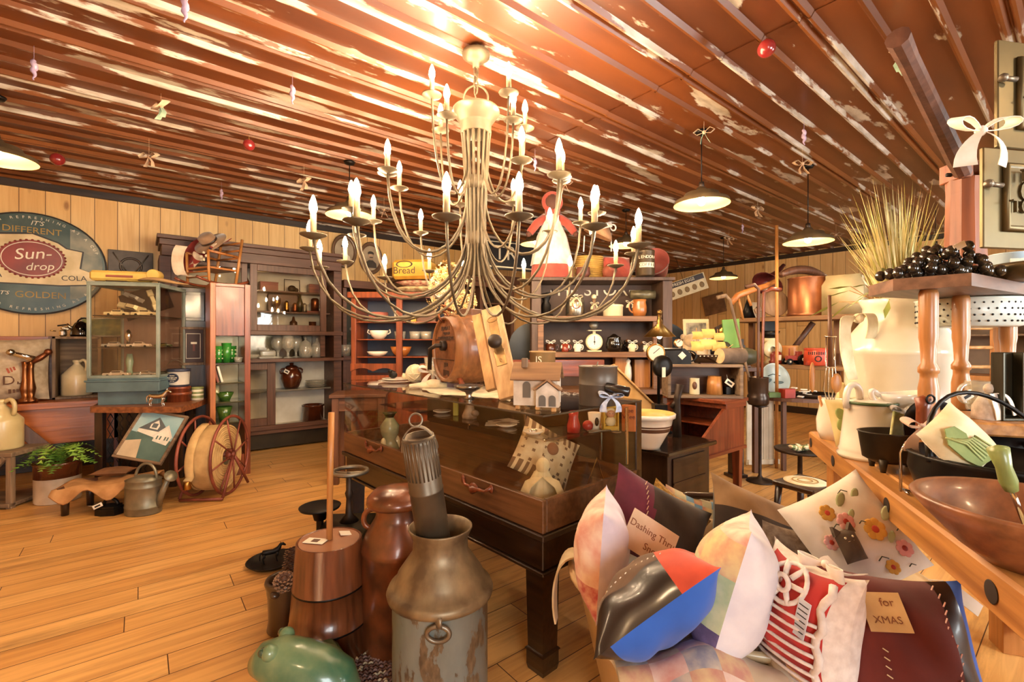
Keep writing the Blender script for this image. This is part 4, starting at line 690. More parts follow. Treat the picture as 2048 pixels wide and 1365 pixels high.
for k in range(30):
    a = rr.uniform(0, 2 * PI); L = rr.uniform(.16, .33); up = rr.uniform(.05, .2); n = 11; c_, s_ = math.cos(a), math.sin(a)
    sp_ = [Vector((c_ * L * i / n, s_ * L * i / n, .28 + up * math.sin(PI * min(1, .75 * i / n + .1)) - .03)) for i in range(n + 1)]
    for i in range(1, n):
        wd = .05 * math.sin(PI * (i / n) ** .8) + .008; d = (sp_[i + 1] - sp_[i]) * .8; sd = Vector((-s_, c_, .25))
        for q in (-1, 1):
            tip = sp_[i] + sd * Vector((q, q, 1)) * wd + d * .9; m.add([sp_[i] - d * .35, sp_[i] + d * .45, tip], [[0, 1, 2]], k % 2)
part('fern', m, [FERN, mat('fern_leaf_light', '86a83e', .5, 0, '5f8a30', 9)], t)
t = thing('hide_stool', 'low dark legged stool draped with a tan hide', 'stool', at(222, 3.62), CAMZ + rad(14))
for x, y in ((-.24, -.1), (.24, -.1), (-.2, .12), (.22, .12)): m = M(); m.lathe([(0, 0), (.022, 0), (.026, .1), (.03, .2), (0, .2)], 12, 0, TR((x, y, 0))); part('leg', m, [W_DARK], t)
m = M(); m.box((0, 0, .195), (.54, .28, .03)); part('seat', m, [W_WALX], t); HIDE = mat('tan_hide', 'c4935f', .85, 0, 'a0703f', 9, bump=.3)
m = M(); n = 20; vs = []
for side in (0, 1):
    for j in range(n + 1):
        for i in range(n + 1):
            u = -1 + 2 * i / n; v = -1 + 2 * j / n; z = .222 - side * .01 + .008 * math.sin(6 * u + 3 * v) + .012 * u - (max(0, abs(v) - .8) * .5) * (.6 + .4 * math.sin(7 * u)); vs.append((u * .3, v * .175, z))
N = (n + 1) ** 2; fs = [[j * (n + 1) + i, j * (n + 1) + i + 1, (j + 1) * (n + 1) + i + 1, (j + 1) * (n + 1) + i] for j in range(n) for i in range(n)]; fs2 = [[q + N for q in f[::-1]] for f in fs]
bd = [i for i in range(n + 1)] + [j * (n + 1) + n for j in range(1, n + 1)] + [n * (n + 1) + i for i in range(n - 1, -1, -1)] + [j * (n + 1) for j in range(n - 1, 0, -1)]
m.add(vs, fs + fs2 + [[bd[i], bd[i] + N, bd[(i + 1) % len(bd)] + N, bd[(i + 1) % len(bd)]] for i in range(len(bd))], 0, True); part('hide', m, [HIDE], t)
t = thing('leather_pouch', 'flat brown leather pouch lying on the hide stool', 'pouch', at(228, 3.66, .24), CAMZ + .2); m = M(); m.pillow(.26, .17, .06, TR((0, 0, .035)), None, 12); part('body', m, [mat('leather_brown', '7a5030', .6, 0, '5e3c22', 9)], t)
t = thing('flatiron', 'black flatiron with a paper tag under the hide stool', 'iron', at(222, 3.5), CAMZ + .1); m = M(); pr = [(-.085, -.04), (-.03, -.06), (.06, -.055), (.085, 0), (.06, .055), (-.03, .06), (-.085, .04)]; m.prism(pr, 0, .05); m.prism([(x * .85, y * .85) for x, y in pr], .05, .065); part('body', m, [IRON], t); m = M(); m.tube(bez((-.05, 0, .065), (-.05, 0, .13), (.04, 0, .13), (.05, 0, .065)), .012, 8); part('handle', m, [IRON], t); tag(t, (-.05, -.06, .08), (0, -25, 0), .07, .03)
t = thing('watering_can', 'galvanized watering can standing in front of the leaning painting', 'watering can', at(287, 3.52), CAMZ); ZN = mat('galvanized', '8d8672', .42, .6, '6f6a58', 9)
m = M(); m.lathe([(0, 0), (.105, 0), (.108, .01), (.108, .05), (.112, .055), (.108, .06), (.106, .2), (.11, .205), (.106, .21), (.104, .25), (.108, .255), (.04, .285), (0, .285)], 34, 0, None, True, 1.15, .9); part('body', m, [ZN], t)
m = M(); m.tube([(.1, 0, .05), (.15, -.01, .16), (.2, -.02, .26)], [.03, .022, .018], 10); m.lathe([(0, 0), (.018, 0), (.045, .045), (.045, .052), (0, .056)], 18, 0, aim((.2, -.02, .26), (.26, -.05, .31))); part('spout', m, [ZN], t); m = M(); m.tube(bez((-.06, 0, .27), (-.05, 0, .4), (.1, 0, .42), (.1, 0, .25), 14), .01, 8); part('handle', m, [ZN], t)
TLp, TRp, BRp, BLp = P(273, 820, 4.02), P(370, 830, 4.0), P(330, 935, 3.78), P(237, 912, 3.78)
ctr = (TLp + TRp + BRp + BLp) / 4; ux = ((TRp - TLp) + (BRp - BLp)).normalized(); uy = ((TLp - BLp) + (TRp - BRp)); uy = (uy - ux * uy.dot(ux)).normalized(); uz = ux.cross(uy)
pw = ((TRp - TLp).length + (BRp - BLp).length) / 2; ph_ = ((TLp - BLp).length + (TRp - BRp).length) / 2
t = thing('house_painting', 'framed painting of a white house leaning tilted behind the watering can', 'painting', ctr, 0, None, Matrix((ux, uy, uz)).transposed().to_euler())
m = M(); e = .022; m.bx(-pw / 2, pw / 2, -ph_ / 2, -ph_ / 2 + e, -.012, .012); m.bx(-pw / 2, pw / 2, ph_ / 2 - e, ph_ / 2, -.012, .012); m.bx(-pw / 2, -pw / 2 + e, -ph_ / 2 + e, ph_ / 2 - e, -.012, .012); m.bx(pw / 2 - e, pw / 2, -ph_ / 2 + e, ph_ / 2 - e, -.012, .012); part('frame', m, [W_GREYX], t)
a, b = pw / 2 - e, ph_ / 2 - e; q = lambda *pts: [(x * a, y * b) for x, y in pts]
m = M(); m.bx(-a, a, -b, b, -.008, 0, 0, b=0); m.prism(q((-1, .1), (1, -.1), (1, -1), (-1, -1)), 0, .001, 1); m.prism(q((-1, -.35), (-.35, -.2), (-.1, -1), (-1, -1)), .001, .0018, 5); m.prism(q((-.75, .25), (-.1, .85), (.75, .2)), .001, .002, 3); m.prism(q((-.75, .25), (.7, .2), (.7, -.15), (-.72, .02)), .001, .0022, 2); m.prism(q((.1, .0), (.5, .5), (.9, .05), (.85, -.3), (.15, -.2)), .0022, .003, 2); m.prism(q((.02, .0), (.5, .58), (.95, .05), (.87, .05), (.5, .45), (.1, -.02)), .003, .0036, 4); m.prism(q((-.3, .5), (-.06, .72), (.12, .48), (.1, .3), (-.28, .32)), .0022, .0032, 2); m.prism(q((-.22, .36), (.02, .36), (.02, .56), (-.22, .56)), .0032, .0036, 3)
for x in (.25, .4, .62, .74): m.prism(q((x, -.1), (x + .06, -.1), (x + .06, .06), (x, .06)), .003, .0036, 1)
m.prism(q((-.72, .1), (.15, -.05), (.15, -.13), (-.72, .02)), .0022, .003, 1)
part('canvas', m, [mat('paint_sky', '7fa9b4', .6, 0, 'a9c3c4', 3), mat('paint_lawn', '3f5a56', .6, 0, '55706a', 5), mat('paint_white', 'e5e0d2', .6), mat('paint_roof', '5b6266', .6), mat('paint_trim', 'd8d4c8', .6), mat('paint_path', 'cbb799', .6)], t)
t = thing('hose_reel', 'red wheeled reel wound with flat canvas fire hose', 'hose reel', at(430, 3.95), CAMZ + rad(6)); RR_ = .335; RW = mat('reel_red', '8a4634', .5, .2, '6b3224', 7)
for s_ in (-1, 1):
    m = M(); T = TR((s_ * .125, 0, RR_), (0, 90, 0)); m.torus(RR_ - .012, .012, 0, T, 48, 8); o = part('wheel', m, [RW], t)
    m = M()
    for k in range(8): a = 2 * PI * k / 8 + .2; m.tube([(.03 * math.cos(a), .03 * math.sin(a), s_ * .02), ((RR_ - .012) * math.cos(a), (RR_ - .012) * math.sin(a), 0)], .007, 6, 0, False, T)
    m.cyl((0, 0, -.02), .05, .04, 0, 14, T); part('spokes', m, [RW], o)
HOSE = mat('canvas_hose', 'c9a872', .85, 0, 'a98754', 8, bump=.2); m = M()
for k in range(11):
    r = .075 + .0185 * k; m.torus(r, .0105, 0, TR((0.0, 0, RR_ - .02), (0, 90, 0), (1, 1, 8)), 40, 8)
[m.torus(.075 + .0185 * k, .0095, 0, TR((s_ * (.088 - .003 * (k % 2)), 0, RR_ - .02), (0, 90, 0)), 40, 8) for k in range(11) for s_ in (-1, 1)]; part('hose_coil', m, [HOSE], t)
m = M(); m.tube([(-.05, -.29 * math.sin(a), RR_ - .02 + .29 * math.cos(a)) for a in [rad(10 + 9 * i) for i in range(12)]] + [(-.05, -.31, .2)], .034, 10, 0, False, None, .4); part('hose_end', m, [HOSE], t); m = M(); m.cyl((0, 0, 0), .022, .06, 0, 14, aim((-.05, -.312, .2), (-.05, -.3, .1)), .03); part('nozzle', m, [BRASS], t)
m = M(); m.tube([(-.16, 0, RR_), (.16, 0, RR_)], .022, 10); part('axle', m, [RW], t); m = M(); m.tube([(.15, 0, RR_), (.16, -.2, .03)], .012, 6); m.tube([(.15, 0, RR_), (.17, .22, .03)], .012, 6); m.tube([(-.15, 0, RR_), (-.17, .2, .03)], .012, 6); m.tube([(-.15, 0, RR_), (-.17, -.2, .03)], .012, 6); m.tube([(.16, -.2, .02), (-.17, -.2, .02)], .012, 6); part('stand', m, [RW], t)
t = thing('glass_showcase', 'long dark wood counter showcase with glass sides and glass top', 'display case', at(1086, 1.77), rad(93.96))   # local +x runs back-left, local -y runs right
SC = t; SM = Matrix.Translation(SC.location) @ Matrix.Rotation(rad(93.96), 4, 'Z'); SL, SW, ST = 1.84, .68, 1.018
def sc(x, y, z): return SM @ Vector((x, -y, z))            # x along the front, y towards the far side
def bxs(m, x0, x1, y0, y1, z0, z1, mi=0, b=.004): return m.bx(x0, x1, -y1, -y0, z0, z1, mi, None, b)
DK = W_DARKX; BR = wood('case_brown', '7a5030', '523218', 'x', .35, coat=.3)
m = M(); bxs(m, 0, SL, 0, .022, .56, .69); bxs(m, 0, .022, .022, SW, .56, .69); bxs(m, SL - .022, SL, .022, SW, .56, .69); bxs(m, 0, SL, SW - .022, SW, .56, .69); part('rail', m, [BR], t)
m = M(); bxs(m, -.012, SL + .012, -.012, SW + .012, .535, .56); bxs(m, .012, SL - .012, .012, SW - .012, .41, .535); bxs(m, .0, SL, .0, SW, .395, .41); part('base', m, [DK], t)
m = M(); bxs(m, .022, SL - .022, .022, SW - .022, .56, .6); part('display_floor', m, [BR], t)
for x in (.055, SL - .055):
    for y in (.055, SW - .055):
        m = M(); m.lathe([(.058, 0), (.064, .02), (.064, .075), (.072, .08), (.066, .086), (.058, .09), (.066, .395)], 4, 0, TR((x, -y, 0), (0, 0, 45)), False); m.lathe([(0, .0), (.058, 0)], 4, 0, TR((x, -y, 0), (0, 0, 45)), False); part('leg', m, [DK], t)
m = M(); bxs(m, SL - .03, SL, 0.0, SW, .69, ST - .008) if False else None
bxs(m, -.0, .05, SW - .04, SW + .01, .395, ST - .006); bxs(m, .05, SL, SW - .03, SW, .69, ST - .007); part('back_frame', m, [DK], t)
for nm, a in (('front_pane', (.004, SL - .004, .002, .007, .69, ST - .008)), ('end_pane', (.002, .007, .007, SW - .045, .69, ST - .008)), ('end_pane', (SL - .007, SL - .002, .007, SW - .03, .69, ST - .008)), ('glass_top', (-.004, SL + .004, -.004, SW + .004, ST - .008, ST))):
    m = M(); bxs(m, *a, b=.0008); part(nm, m, [PANE], t)
EDG = mat('glass_edge', '5d5140', .2, .3, '3c3226'); m = M(); bxs(m, -.005, SL + .005, -.0055, -.004, ST - .008, ST - .001); bxs(m, -.0055, -.004, -.004, SW, ST - .008, ST - .001); part('top_edge', m, [EDG], t)
m = M(); bxs(m, .12, SL - .1, .2, SW - .05, .862, .868, b=.001); part('glass_shelf', m, [PANE], t)
for x in (.2, .75, 1.3): m = M(); bxs(m, x - .008, x + .008, SW - .05, SW - .035, .7, ST - .02); bxs(m, x - .006, x + .006, .22, SW - .04, .85, .862); part('shelf_bracket', m, [CHROME], t)
m = M(); bxs(m, .012, .024, SW - .1, SW - .085, .72, .99); part('upright', m, [CHROME], t)
for x in (.4, 1.4):
    m = M(); m.tube([(x - .1, .004, .672), (x - .07, .018, .652), (x - .03, .02, .652), (x, .026, .645), (x + .03, .02, .652), (x + .07, .018, .652), (x + .1, .004, .672)], [.01, .006, .008, .02, .008, .006, .01], 8); m.ball((x, .022, .655), (.03, .008, .02), 0, 10, 6); m.ball((x - .1, .006, .668), (.014, .006, .02), 0, 8, 6); m.ball((x + .1, .006, .668), (.014, .006, .02), 0, 8, 6); part('pull', m, [W_RED], t)
p = sc(.2, .34, .6); t = thing('lace_pillow', 'cream crocheted lace pillow leaning inside the showcase', 'pillow', sc(.3, .33, .755), 0, None, (rad(62), rad(30), CAMZ + rad(10)))
m = M(); m.pillow(.31, .27, .09, None, lambda u, v, f: 1 if f and (int((u + 1) * 9) % 2 == 0 and abs(v) > .62 or (math.hypot(u * 3 % 1 - .5, v * 3 % 1 - .5) < .16 and abs(v) < .6)) else 0, 40, 0, .06); part('cover', m, [mat('lace_cream', 'd8c3a0', .9, 0, 'c0a880', 16, bump=.2), mat('lace_hole', '7d5f42', .9)], t)
m = M(); m.lathe([(0, .056), (.022, .054), (.03, .045), (.03, .03)], 16, 0, TR((.01, .03, 0))); part('rosette', m, [mat('rosette', 'a3704c', .9)], t)
t = thing('muslin_doll', 'cream muslin angel doll slumped in the front corner of the showcase', 'doll', sc(.16, .16, .6), CAMZ); m = M(); m.lathe([(0, 0), (.09, .0), (.085, .04), (.05, .1), (.03, .14), (.0, .145)], 24); m.warp(lambda p: (p[0] * (1 + .12 * math.sin(9 * math.atan2(p[1], p[0]))), p[1] * .8 * (1 + .12 * math.sin(9 * math.atan2(p[1], p[0]))), p[2])); m.ball((0.005, 0, .165), (.03, .03, .034)); part('body', m, [CLOTHC], t); m = M()
for s_ in (-1, 1): m.ribbon([(0, -.02, .13), (s_ * .06, -.05, .1), (s_ * .09, -.06, .03)], [.012, .03, .035], .003, 0, None, (s_ * .4, 1, .2))
part('shawl', m, [CLOTHC], t)
m = M(); m.tube([(0, 0, 0), (.06, 0, .17), (.11, .02, 0)], .004, 6); solo('wire_easel', m, [BRASS], 'thin wire easel standing behind the cream doll in the showcase', 'easel', sc(.1, .37, .603), CAMZ)
Z = .8685
def sspin(name, label, cat, x, y, prof, mats, z=Z, **k): return spin(name, label, cat, sc(x, y, z), prof, mats, **k)
t = sspin('stoppered_jar', 'pale glass jar with a dark stopper at the left end of the showcase', 'jar', 1.45, .13, [(0, 0), (.05, 0), (.06, .02), (.05, .05), (.035, .08), (.055, .12), (.06, .17), (.03, .21), (.025, .22), (.035, .24, 1), (.045, .25, 1), (0, .255, 1)], [mat('jar_green', '9fa183', .2, 0, '83866a', coat=.4), W_DARK], .6); m = M(); m.ball((.05, 0, .05), (.02, .02, .05)); m.ball((-.05, -.02, .06), (.018, .018, .04)); part('figures', m, [CREAM], t)
for k, (x, y) in enumerate(((1.45, .35), (1.3, .45))): sspin('saucer', ['white saucer on the glass shelf near the yellow box', 'white saucer further right on the glass shelf'][k], 'saucer', (1.12, .52)[k], (.3, .28)[k], [(0, 0), (.03, 0), (.055, .012), (.054, .015), (.03, .004), (0, .004)], [WHITE], group='saucers')
def sbox(name, label, cat, x, y, d, ma, z=Z, rz=0): m = M(); m.box((0, 0, d[2] / 2), d, 0); return solo(name, m, [ma], label, cat, sc(x, y, z), CAMZ + rad(rz))
sbox('candle_box', 'narrow yellow green box standing on the glass shelf', 'box', .98, .3, (.03, .025, .1), mat('lime_box', '9c9a34', .5, 0, 'b5b04e', 5)); sbox('card_box', 'small cream card standing beside the yellow green box', 'card', .93, .36, (.04, .015, .085), PAPER)
t = thing('bisque_figurine', 'small brown and white seated girl figurine on the glass shelf', 'figurine', sc(.85, .3, Z), CAMZ); m = M(); m.lathe([(0, 0), (.04, 0), (.042, .015), (.028, .05), (.022, .075), (0, .08)], 16); m.ball((0, 0, .094), (.022, .022, .024)); m.ball((.03, -.02, .03), (.025, .02, .02)); part('body', m, [mat('bisque', 'c9b399', .5, 0, '7d6047', 16)], t); m = M(); m.lathe([(.035, .1), (.026, .105), (.02, .12), (0, .122)], 14); part('hat', m, [BROWNG], t)
m = M()
for k in range(4): m.box((.02 * k, .015 * k, .001 + .0012 * k), (.14, .1, .001), 0, TR((0, 0, 0), (0, 0, 12 * k)), 0); m.box((.02 * k - .03, .015 * k + .02, .0018 + .0012 * k), (.05, .03, .0006), 1, TR((0, 0, 0), (0, 0, 12 * k)), 0)
solo('paper_ephemera', m, [PAPER, mat('ephemera_print', '8d7a6a', .8)], 'fan of printed papers lying on the glass shelf', 'papers', sc(.6, .3, Z), CAMZ)
sspin('vase', 'small white cup behind the tin tube inside the showcase', 'cup', .95, .1, [(0, 0), (.04, 0), (.055, .08), (.05, .08), (.036, .01), (0, .01)], [CREAM], .6)
t = sspin('pin_dish', 'white oval dish with a trinket on the front edge of the glass shelf', 'dish', .3, .25, [(0, 0), (.03, 0), (.05, .014), (.048, .017), (.03, .005), (0, .005)], [WHITE]); m = M(); m.ball((0, 0, .013), (.024, .014, .01)); part('trinket', m, [CHROME], t)
RV = mat('red_vase', 'b8322a', .3, 0, '8f2420', coat=.4); t = sspin('red_vase', 'bright red vase on the glass shelf near the corner', 'vase', .2, .42, [(0, 0), (.03, 0), (.032, .03), (.022, .07), (.024, .1), (.018, .1), (.016, .01), (0, .01)], [RV]); m = M(); m.ball((0, 0, 0), .026); solo('red_ball', m, [RV], 'small red ball beside the black and white mug', 'ball', sc(.17, .49, Z + .026))
t = sspin('mug', 'small white mug with a black swirl on the glass shelf', 'mug', .165, .535, [(0, 0), (.024, 0), (.026, .03, 0), (.033, .085), (.03, .085), (.022, .01), (0, .01)], [WHITE]); m = M(); m.ball((-.012, -.026, .045), (.014, .006, .022), 0, 10, 6); part('swirl', m, [IRON], t)
m = M(); m.tube([(-.06, 0, .004), (.05, .02, .006)], .004, 6); m.tube([(-.06, .02, .008), (.05, 0, .01)], .004, 6); m.torus(.02, .003, 0, TR((.07, .02, .005))); m.torus(.02, .003, 0, TR((.07, -.015, .005))); solo('scissors', m, [TIN], 'old steel scissors lying in front of the yellow doll box', 'scissors', sc(.1, .5, Z), CAMZ + .2)
t = thing('boxed_doll', 'yellow window box holding a baby doll on the glass shelf', 'doll box', sc(.075, .6, Z) - RT * .035, CAMZ + .1); BX = mat('doll_box_yellow', 'd3ae3c', .5, 0, 'bf9a30', 5); m = M(); m.box((0, .012, .07), (.075, .004, .14)); m.box((0, 0, .012), (.075, .03, .024)); m.box((0, 0, .126), (.075, .03, .028)); m.box((-.034, 0, .07), (.006, .03, .14)); m.box((.034, 0, .07), (.006, .03, .14)); m.box((0, .01, .15), (.03, .004, .018)); part('box', m, [BX], t)
m = M(); m.ball((0, .002, .082), (.022, .014, .02), 0); m.ball((0, .002, .045), (.026, .012, .024), 1); m.ball((0, .006, .088), (.026, .012, .024), 1); m.ball((-.007, -.011, .084), .002, 2, 6, 4); m.ball((.007, -.011, .084), .002, 2, 6, 4); part('doll', m, [mat('doll_skin', 'd49a78', .5), CLOTHC, INK], t); m = M(); m.text('Pee Wee', .013, TR((0, -.0165, .126), (90, 0, 0)), 0, .0005); part('box_lettering', m, [mat('box_ink', '7a4a1c', .6)], t)
t = thing('toy_box', 'orange box lettered Pee Wee beside the doll box', 'box', sc(.05, .68, Z) if False else sc(.045, .625, Z) + RT * .012, CAMZ - .25); m = M(); m.box((0, 0, .063), (.065, .035, .126)); part('carton', m, [mat('orange_box', 'c9702c', .5, 0, 'b25c22', 5)], t); m = M(); m.text('Pee', .03, TR((0, -.0185, .1), (90, 0, 0)), 0, .0006); m.text('Wee', .03, TR((0, -.0185, .07), (90, 0, 0)), 0, .0006); part('lettering', m, [mat('box_maroon', '6b1f1c', .6)], t)
ZT_ = ST + .0005
t = thing('barrel_churn', 'wooden barrel butter churn with iron crank on the showcase', 'barrel', sc(.98, .40, ZT_), 0)   # axis points to the left-front
bd_ = -RT * .86 - FW * .5; bd_.normalize(); cz = .235
bt = aim(Vector((0, 0, cz)) - bd_ * .16, Vector((0, 0, cz)) + bd_ * .16); BW = wood('barrel_wood', '8f5c34', '63391d', 'z', .4, coat=.2); BH = wood('barrel_head', '7d4c2a', '5a341b', 'x', .45)
m = M(); m.lathe([(0, .0), (.175, 0), (.185, .0), (.2, .1), (.205, .17), (.2, .24), (.187, .325), (.172, .325), (.17, .31)], 36, 0, bt); part('staves', m, [BW], t)
m = M(); m.lathe([(.171, .312), (0, .312)], 36, 0, bt, False); m.box((0, .055, .314), (.32, .003, .004), 1, bt, 0); m.box((0, -.06, .314), (.31, .003, .004), 1, bt, 0); part('barrel_head', m, [BH, W_DARK], t)
m = M(); hm = bt @ TR((0, 0, .3135), (0, 0, 0)); 
up = (bt.to_3x3().inverted() @ Vector((0, 0, 1))); ang = math.atan2(up.y, up.x) * 180 / PI - 90; hm = hm @ TR((0, 0, 0), (0, 0, ang)); m.strokes(hm @ TR((0, .12, 0)), .13, .026, 6); m.strokes(hm @ TR((.02, .09, 0)), .1, .018, 6, 0, .001, 2); m.strokes(hm @ TR((0, .066, 0)), .24, .016, 15, 0, .001, 3); m.strokes(hm @ TR((.01, -.09, 0)), .06, .03, 3); m.strokes(hm @ TR((.01, -.135, 0)), .09, .04, 4); part('stencil', m, [mat('stencil_ink', '3a2212', .7)], t)
m = M()
for z in (.05, .27): m.lathe([(.195 if z < .1 else .197, z - .016), (.2015 if z < .1 else .2015, z), (.197 if z < .1 else .196, z + .016)], 36, 0, bt)
part('hoops', m, [W_OAK], t)
m = M(); c0 = hm @ Vector((0, .02, 0)); c1 = hm @ Vector((0, .02, .06)); c2 = hm @ Vector((-.06, .0, .07)); c3 = hm @ Vector((-.07, -.12, .07)); m.cyl((0, 0, 0), .03, .03, 0, 14, hm @ TR((0, .02, 0))); m.tube([c0, c1, c2, c3], .013, 8); part('crank', m, [IRONB], t)
m = M(); m.box((0, 0, .0), (.11, .1, .05), 0, TR((.02, .02, cz + .212), (0, 0, 20))); part('hatch', m, [W_WALX], t)
for s_ in (-.11, .11): m = M(); a_ = Vector((0, 0, 0)) + bd_ * s_; lat_ = Vector((-bd_.y, bd_.x, 0)); m.tube([a_ + lat_ * .17 + Vector((0, 0, .012)), a_ + lat_ * .1 + Vector((0, 0, .075)), a_ - lat_ * .1 + Vector((0, 0, .075)), a_ - lat_ * .17 + Vector((0, 0, .012))], .016, 8); part('cradle', m, [W_RED], t)
m = M(); m.torus(.035, .007, 0, TR((0, 0, 0), (70, 20, 0))); m.torus(.03, .006, 0, TR((.02, 0, .05), (10, 30, 0))); part('clamp_rings', m, [COPPER], t, loc=bd_ * .1 + Vector((0, 0, .425)) - RT * .06)
HYD = mat('dried_petals', 'ecd49a', .8, 0, 'cfa868', 14); t = thing('dried_hydrangea', 'bunch of dried cream hydrangea heads standing behind the barrel churn', 'flowers', sc(1.1, .46, ZT_ + .43) - RT * .1); m = M(); rr = random.Random(5)
for (x, y, z, r) in ((-.03, 0, .12, .1), (.05, .02, .2, .1), (.0, 0, .26, .085), (.09, 0, .1, .075), (-.05, .02, .2, .08), (.04, -.03, .05, .07)):
    m = M()
    for k in range(62):
        a = rr.uniform(0, 2 * PI); c_ = rr.uniform(-.8, 1); s_ = math.sqrt(1 - c_ * c_); d = Vector((s_ * math.cos(a), s_ * math.sin(a), c_)); o = (RT * x + FW * y + Vector((0, 0, z))) * 1.0 + d * 1.0 * r * rr.uniform(.8, 1.05); T = aim(o, o + d) @ TR((0, 0, 0), (rr.uniform(-35, 35), rr.uniform(-35, 35), rr.uniform(0, 90))); q = .017
        m.add([(-q, -q * .4, .003), (0, 0, 0), (-q * .4, -q, .003), (q, -q * .4, .004), (q * .4, -q, .004), (q, q * .4, .003), (q * .4, q, .003), (-q, q * .4, .004), (-q * .4, q, .004)], [[1, 0, 2], [1, 4, 3], [1, 5, 6], [1, 8, 7]], k % 3 == 0, False, T)
    part('flower_head', m, [HYD, mat('dried_petals_pale', 'f5e6bd', .8, 0, 'e2c88c', 14)], t)
m = M()
for k in range(6): m = M(); m.tube([(.01 * k - .03, .01 * (k % 2), -.0), (.01 * k - .03, 0, .14)], .003, 5); part('stem', m, [W_PINE], t)
a_ = P(1020, 772, 2.2); b_ = P(982, 618, 2.4); a_.z = ZT_ + .012; t = thing('door_knob_board', 'pale board with a door knob and escutcheon leaning on the churn', 'board', a_); dv = (b_ - a_); L = dv.length
q = dv.normalized(); sx_ = (RT * .96 - FW * .28); sx_ = (sx_ - q * sx_.dot(q)).normalized(); ny = q.cross(sx_); T = Matrix((sx_, -ny, q)).transposed().to_4x4()
if (T @ Vector((0, -1, 0))).dot(FW) > 0: T = Matrix((sx_, ny, q)).transposed().to_4x4()
T = T @ TR((0, 0, 0)); PALE = wood('pale_board', 'cba676', 'a57d50', 'z', .55)
m = M(); m.box((0, 0, L / 2), (.1, .035, L), 0, T); part('board', m, [PALE], t); m = M(); m.box((-.083, .012, L * .56), (.05, .035, L * .85), 0, T); part('stop', m, [W_PINE], t)
m = M(); m.box((0, -.02, L * .66), (.045, .006, .2), 0, T, .002); m.box((0, -.02, L * .42), (.055, .006, .085), 0, T, .002); m.torus(.5, .06, 0, T @ TR((0, -.023, L * .85), (90, 0, 0), (.05, .03, .06)), 16, 6); m.ball((0, -.02, L * .385), (.008, .006, .012), 0, 8, 5, T); part('escutcheon', m, [mat('plate_bronze', 'a98555', .35, .7, '7d5d36', 12)], t)
m = M(); m.lathe([(0, 0), (.01, 0), (.012, .02), (.03, .03), (.036, .05), (.03, .068), (0, .074)], 20, 0, T @ TR((0, -.02, L * .56), (90, 0, 0))); part('knob', m, [IRONB], t)
m = M(); n = 60; vs = [(0, 0, .004)]; 
for i in range(n): a = 2 * PI * i / n; r = 1 + .03 * math.sin(a * 20); vs.append((.42 * r * math.cos(a), .24 * r * math.sin(a), .003 + .004 * math.sin(a * 7)))
m.add(vs, [[0, 1 + i, 1 + (i + 1) % n] for i in range(n)], 0, True); m.add([(x, y, z - .003) for x, y, z in vs], [[0, 1 + (i + 1) % n, 1 + i] for i in range(n)], 0, True)
m.tube(bez((.02, -.2, .003), (-.04, -.25, .1), (-.1, -.16, .05), (-.08, -.16, .004), 8), [.004, .01, .014, .016, .016, .014, .01, .006, .003], 8); solo('lace_doily', m, [CLOTHC], 'cream lace cloth spread under the churn on the showcase', 'doily', sc(.85, .34, ZT_), rad(94))
t = thing('church_birdhouse', 'whitewashed wooden church birdhouse with brown roofs on the showcase corner', 'birdhouse', at(1078, 1.93, ZT_), CAMZ + rad(-12)); WW = mat('whitewash', 'd3c6b4', .8, 0, 'b3a18c', 18, bump=.15); RF = wood('shingle', '9a7048', '6e4c2e', 'x', .6)
m = M(); m.prism([(-.07, 0), (.07, 0), (.07, .1), (0, .16), (-.07, .1)], -.1, .08, 0, TR((0, .03, .018), (90, 0, 90))); m.prism([(-.045, 0), (.045, 0), (.045, .065), (0, .1), (-.045, .065)], .0, .06, 0, TR((.045, -.02, .018), (90, 0, 0))); part('walls', m, [WW], t)
m = M()
for s_ in (-1, 1): m.box((-.01, .03 + s_ * .042, .156), (.205, .105, .007), 0, TR((0, 0, 0), (0, 0, 0)) @ Matrix.Translation((0, 0, 0)) @ TR((0, .03 + s_ * .042, .156)) @ TR((0, 0, 0), (-s_ * 41, 0, 0)) @ TR((0, -(.03 + s_ * .042), -.156)))
part('roof', m, [RF], t); m = M()
for s_ in (-1, 1): m.box((0, 0, 0), (.068, .075, .006), 0, TR((.045 + s_ * .027, -.052, .106), (0, s_ * 37, 0)))
part('porch_roof', m, [RF], t); m = M(); m.box((-.06, .0, .19), (.025, .025, .04)); part('chimney', m, [W_GREY], t)
arch = lambda w, h: [(-w, 0), (w, 0), (w, h)] + [(w * math.cos(a), h + w * math.sin(a)) for a in [PI * i / 8 for i in range(1, 8)]] + [(-w, h)]
m = M(); m.prism(arch(.016, .05), 0, .002, 0, TR((-.045, -.0405, .05), (90, 0, 0))); m.prism(arch(.014, .03), 0, .002, 0, TR((.025, -.0805, .022), (90, 0, 0))); m.prism(arch(.014, .03), 0, .002, 0, TR((.065, -.0805, .022), (90, 0, 0)))
part('window', m, [mat('grey_opening', '6d6459', .8)], t); m = M()
for x in (-.0, .028): m.box((-.102, x + .02, .07), (.002, .016, .05), 0)
for y in (-.03, -.045, -.06): m.box((-.001, y, .055), (.002, .008, .036), 0)
part('window', m, [mat('grey_opening', '6d6459', .8)], t); m = M()
for x, y in ((-.085, -.02), (.07, -.07), (.0, -.03), (-.085, .08), (.07, .08)): m.box((x, y, .009), (.02, .02, .018))
part('feet', m, [W_PINE], t)
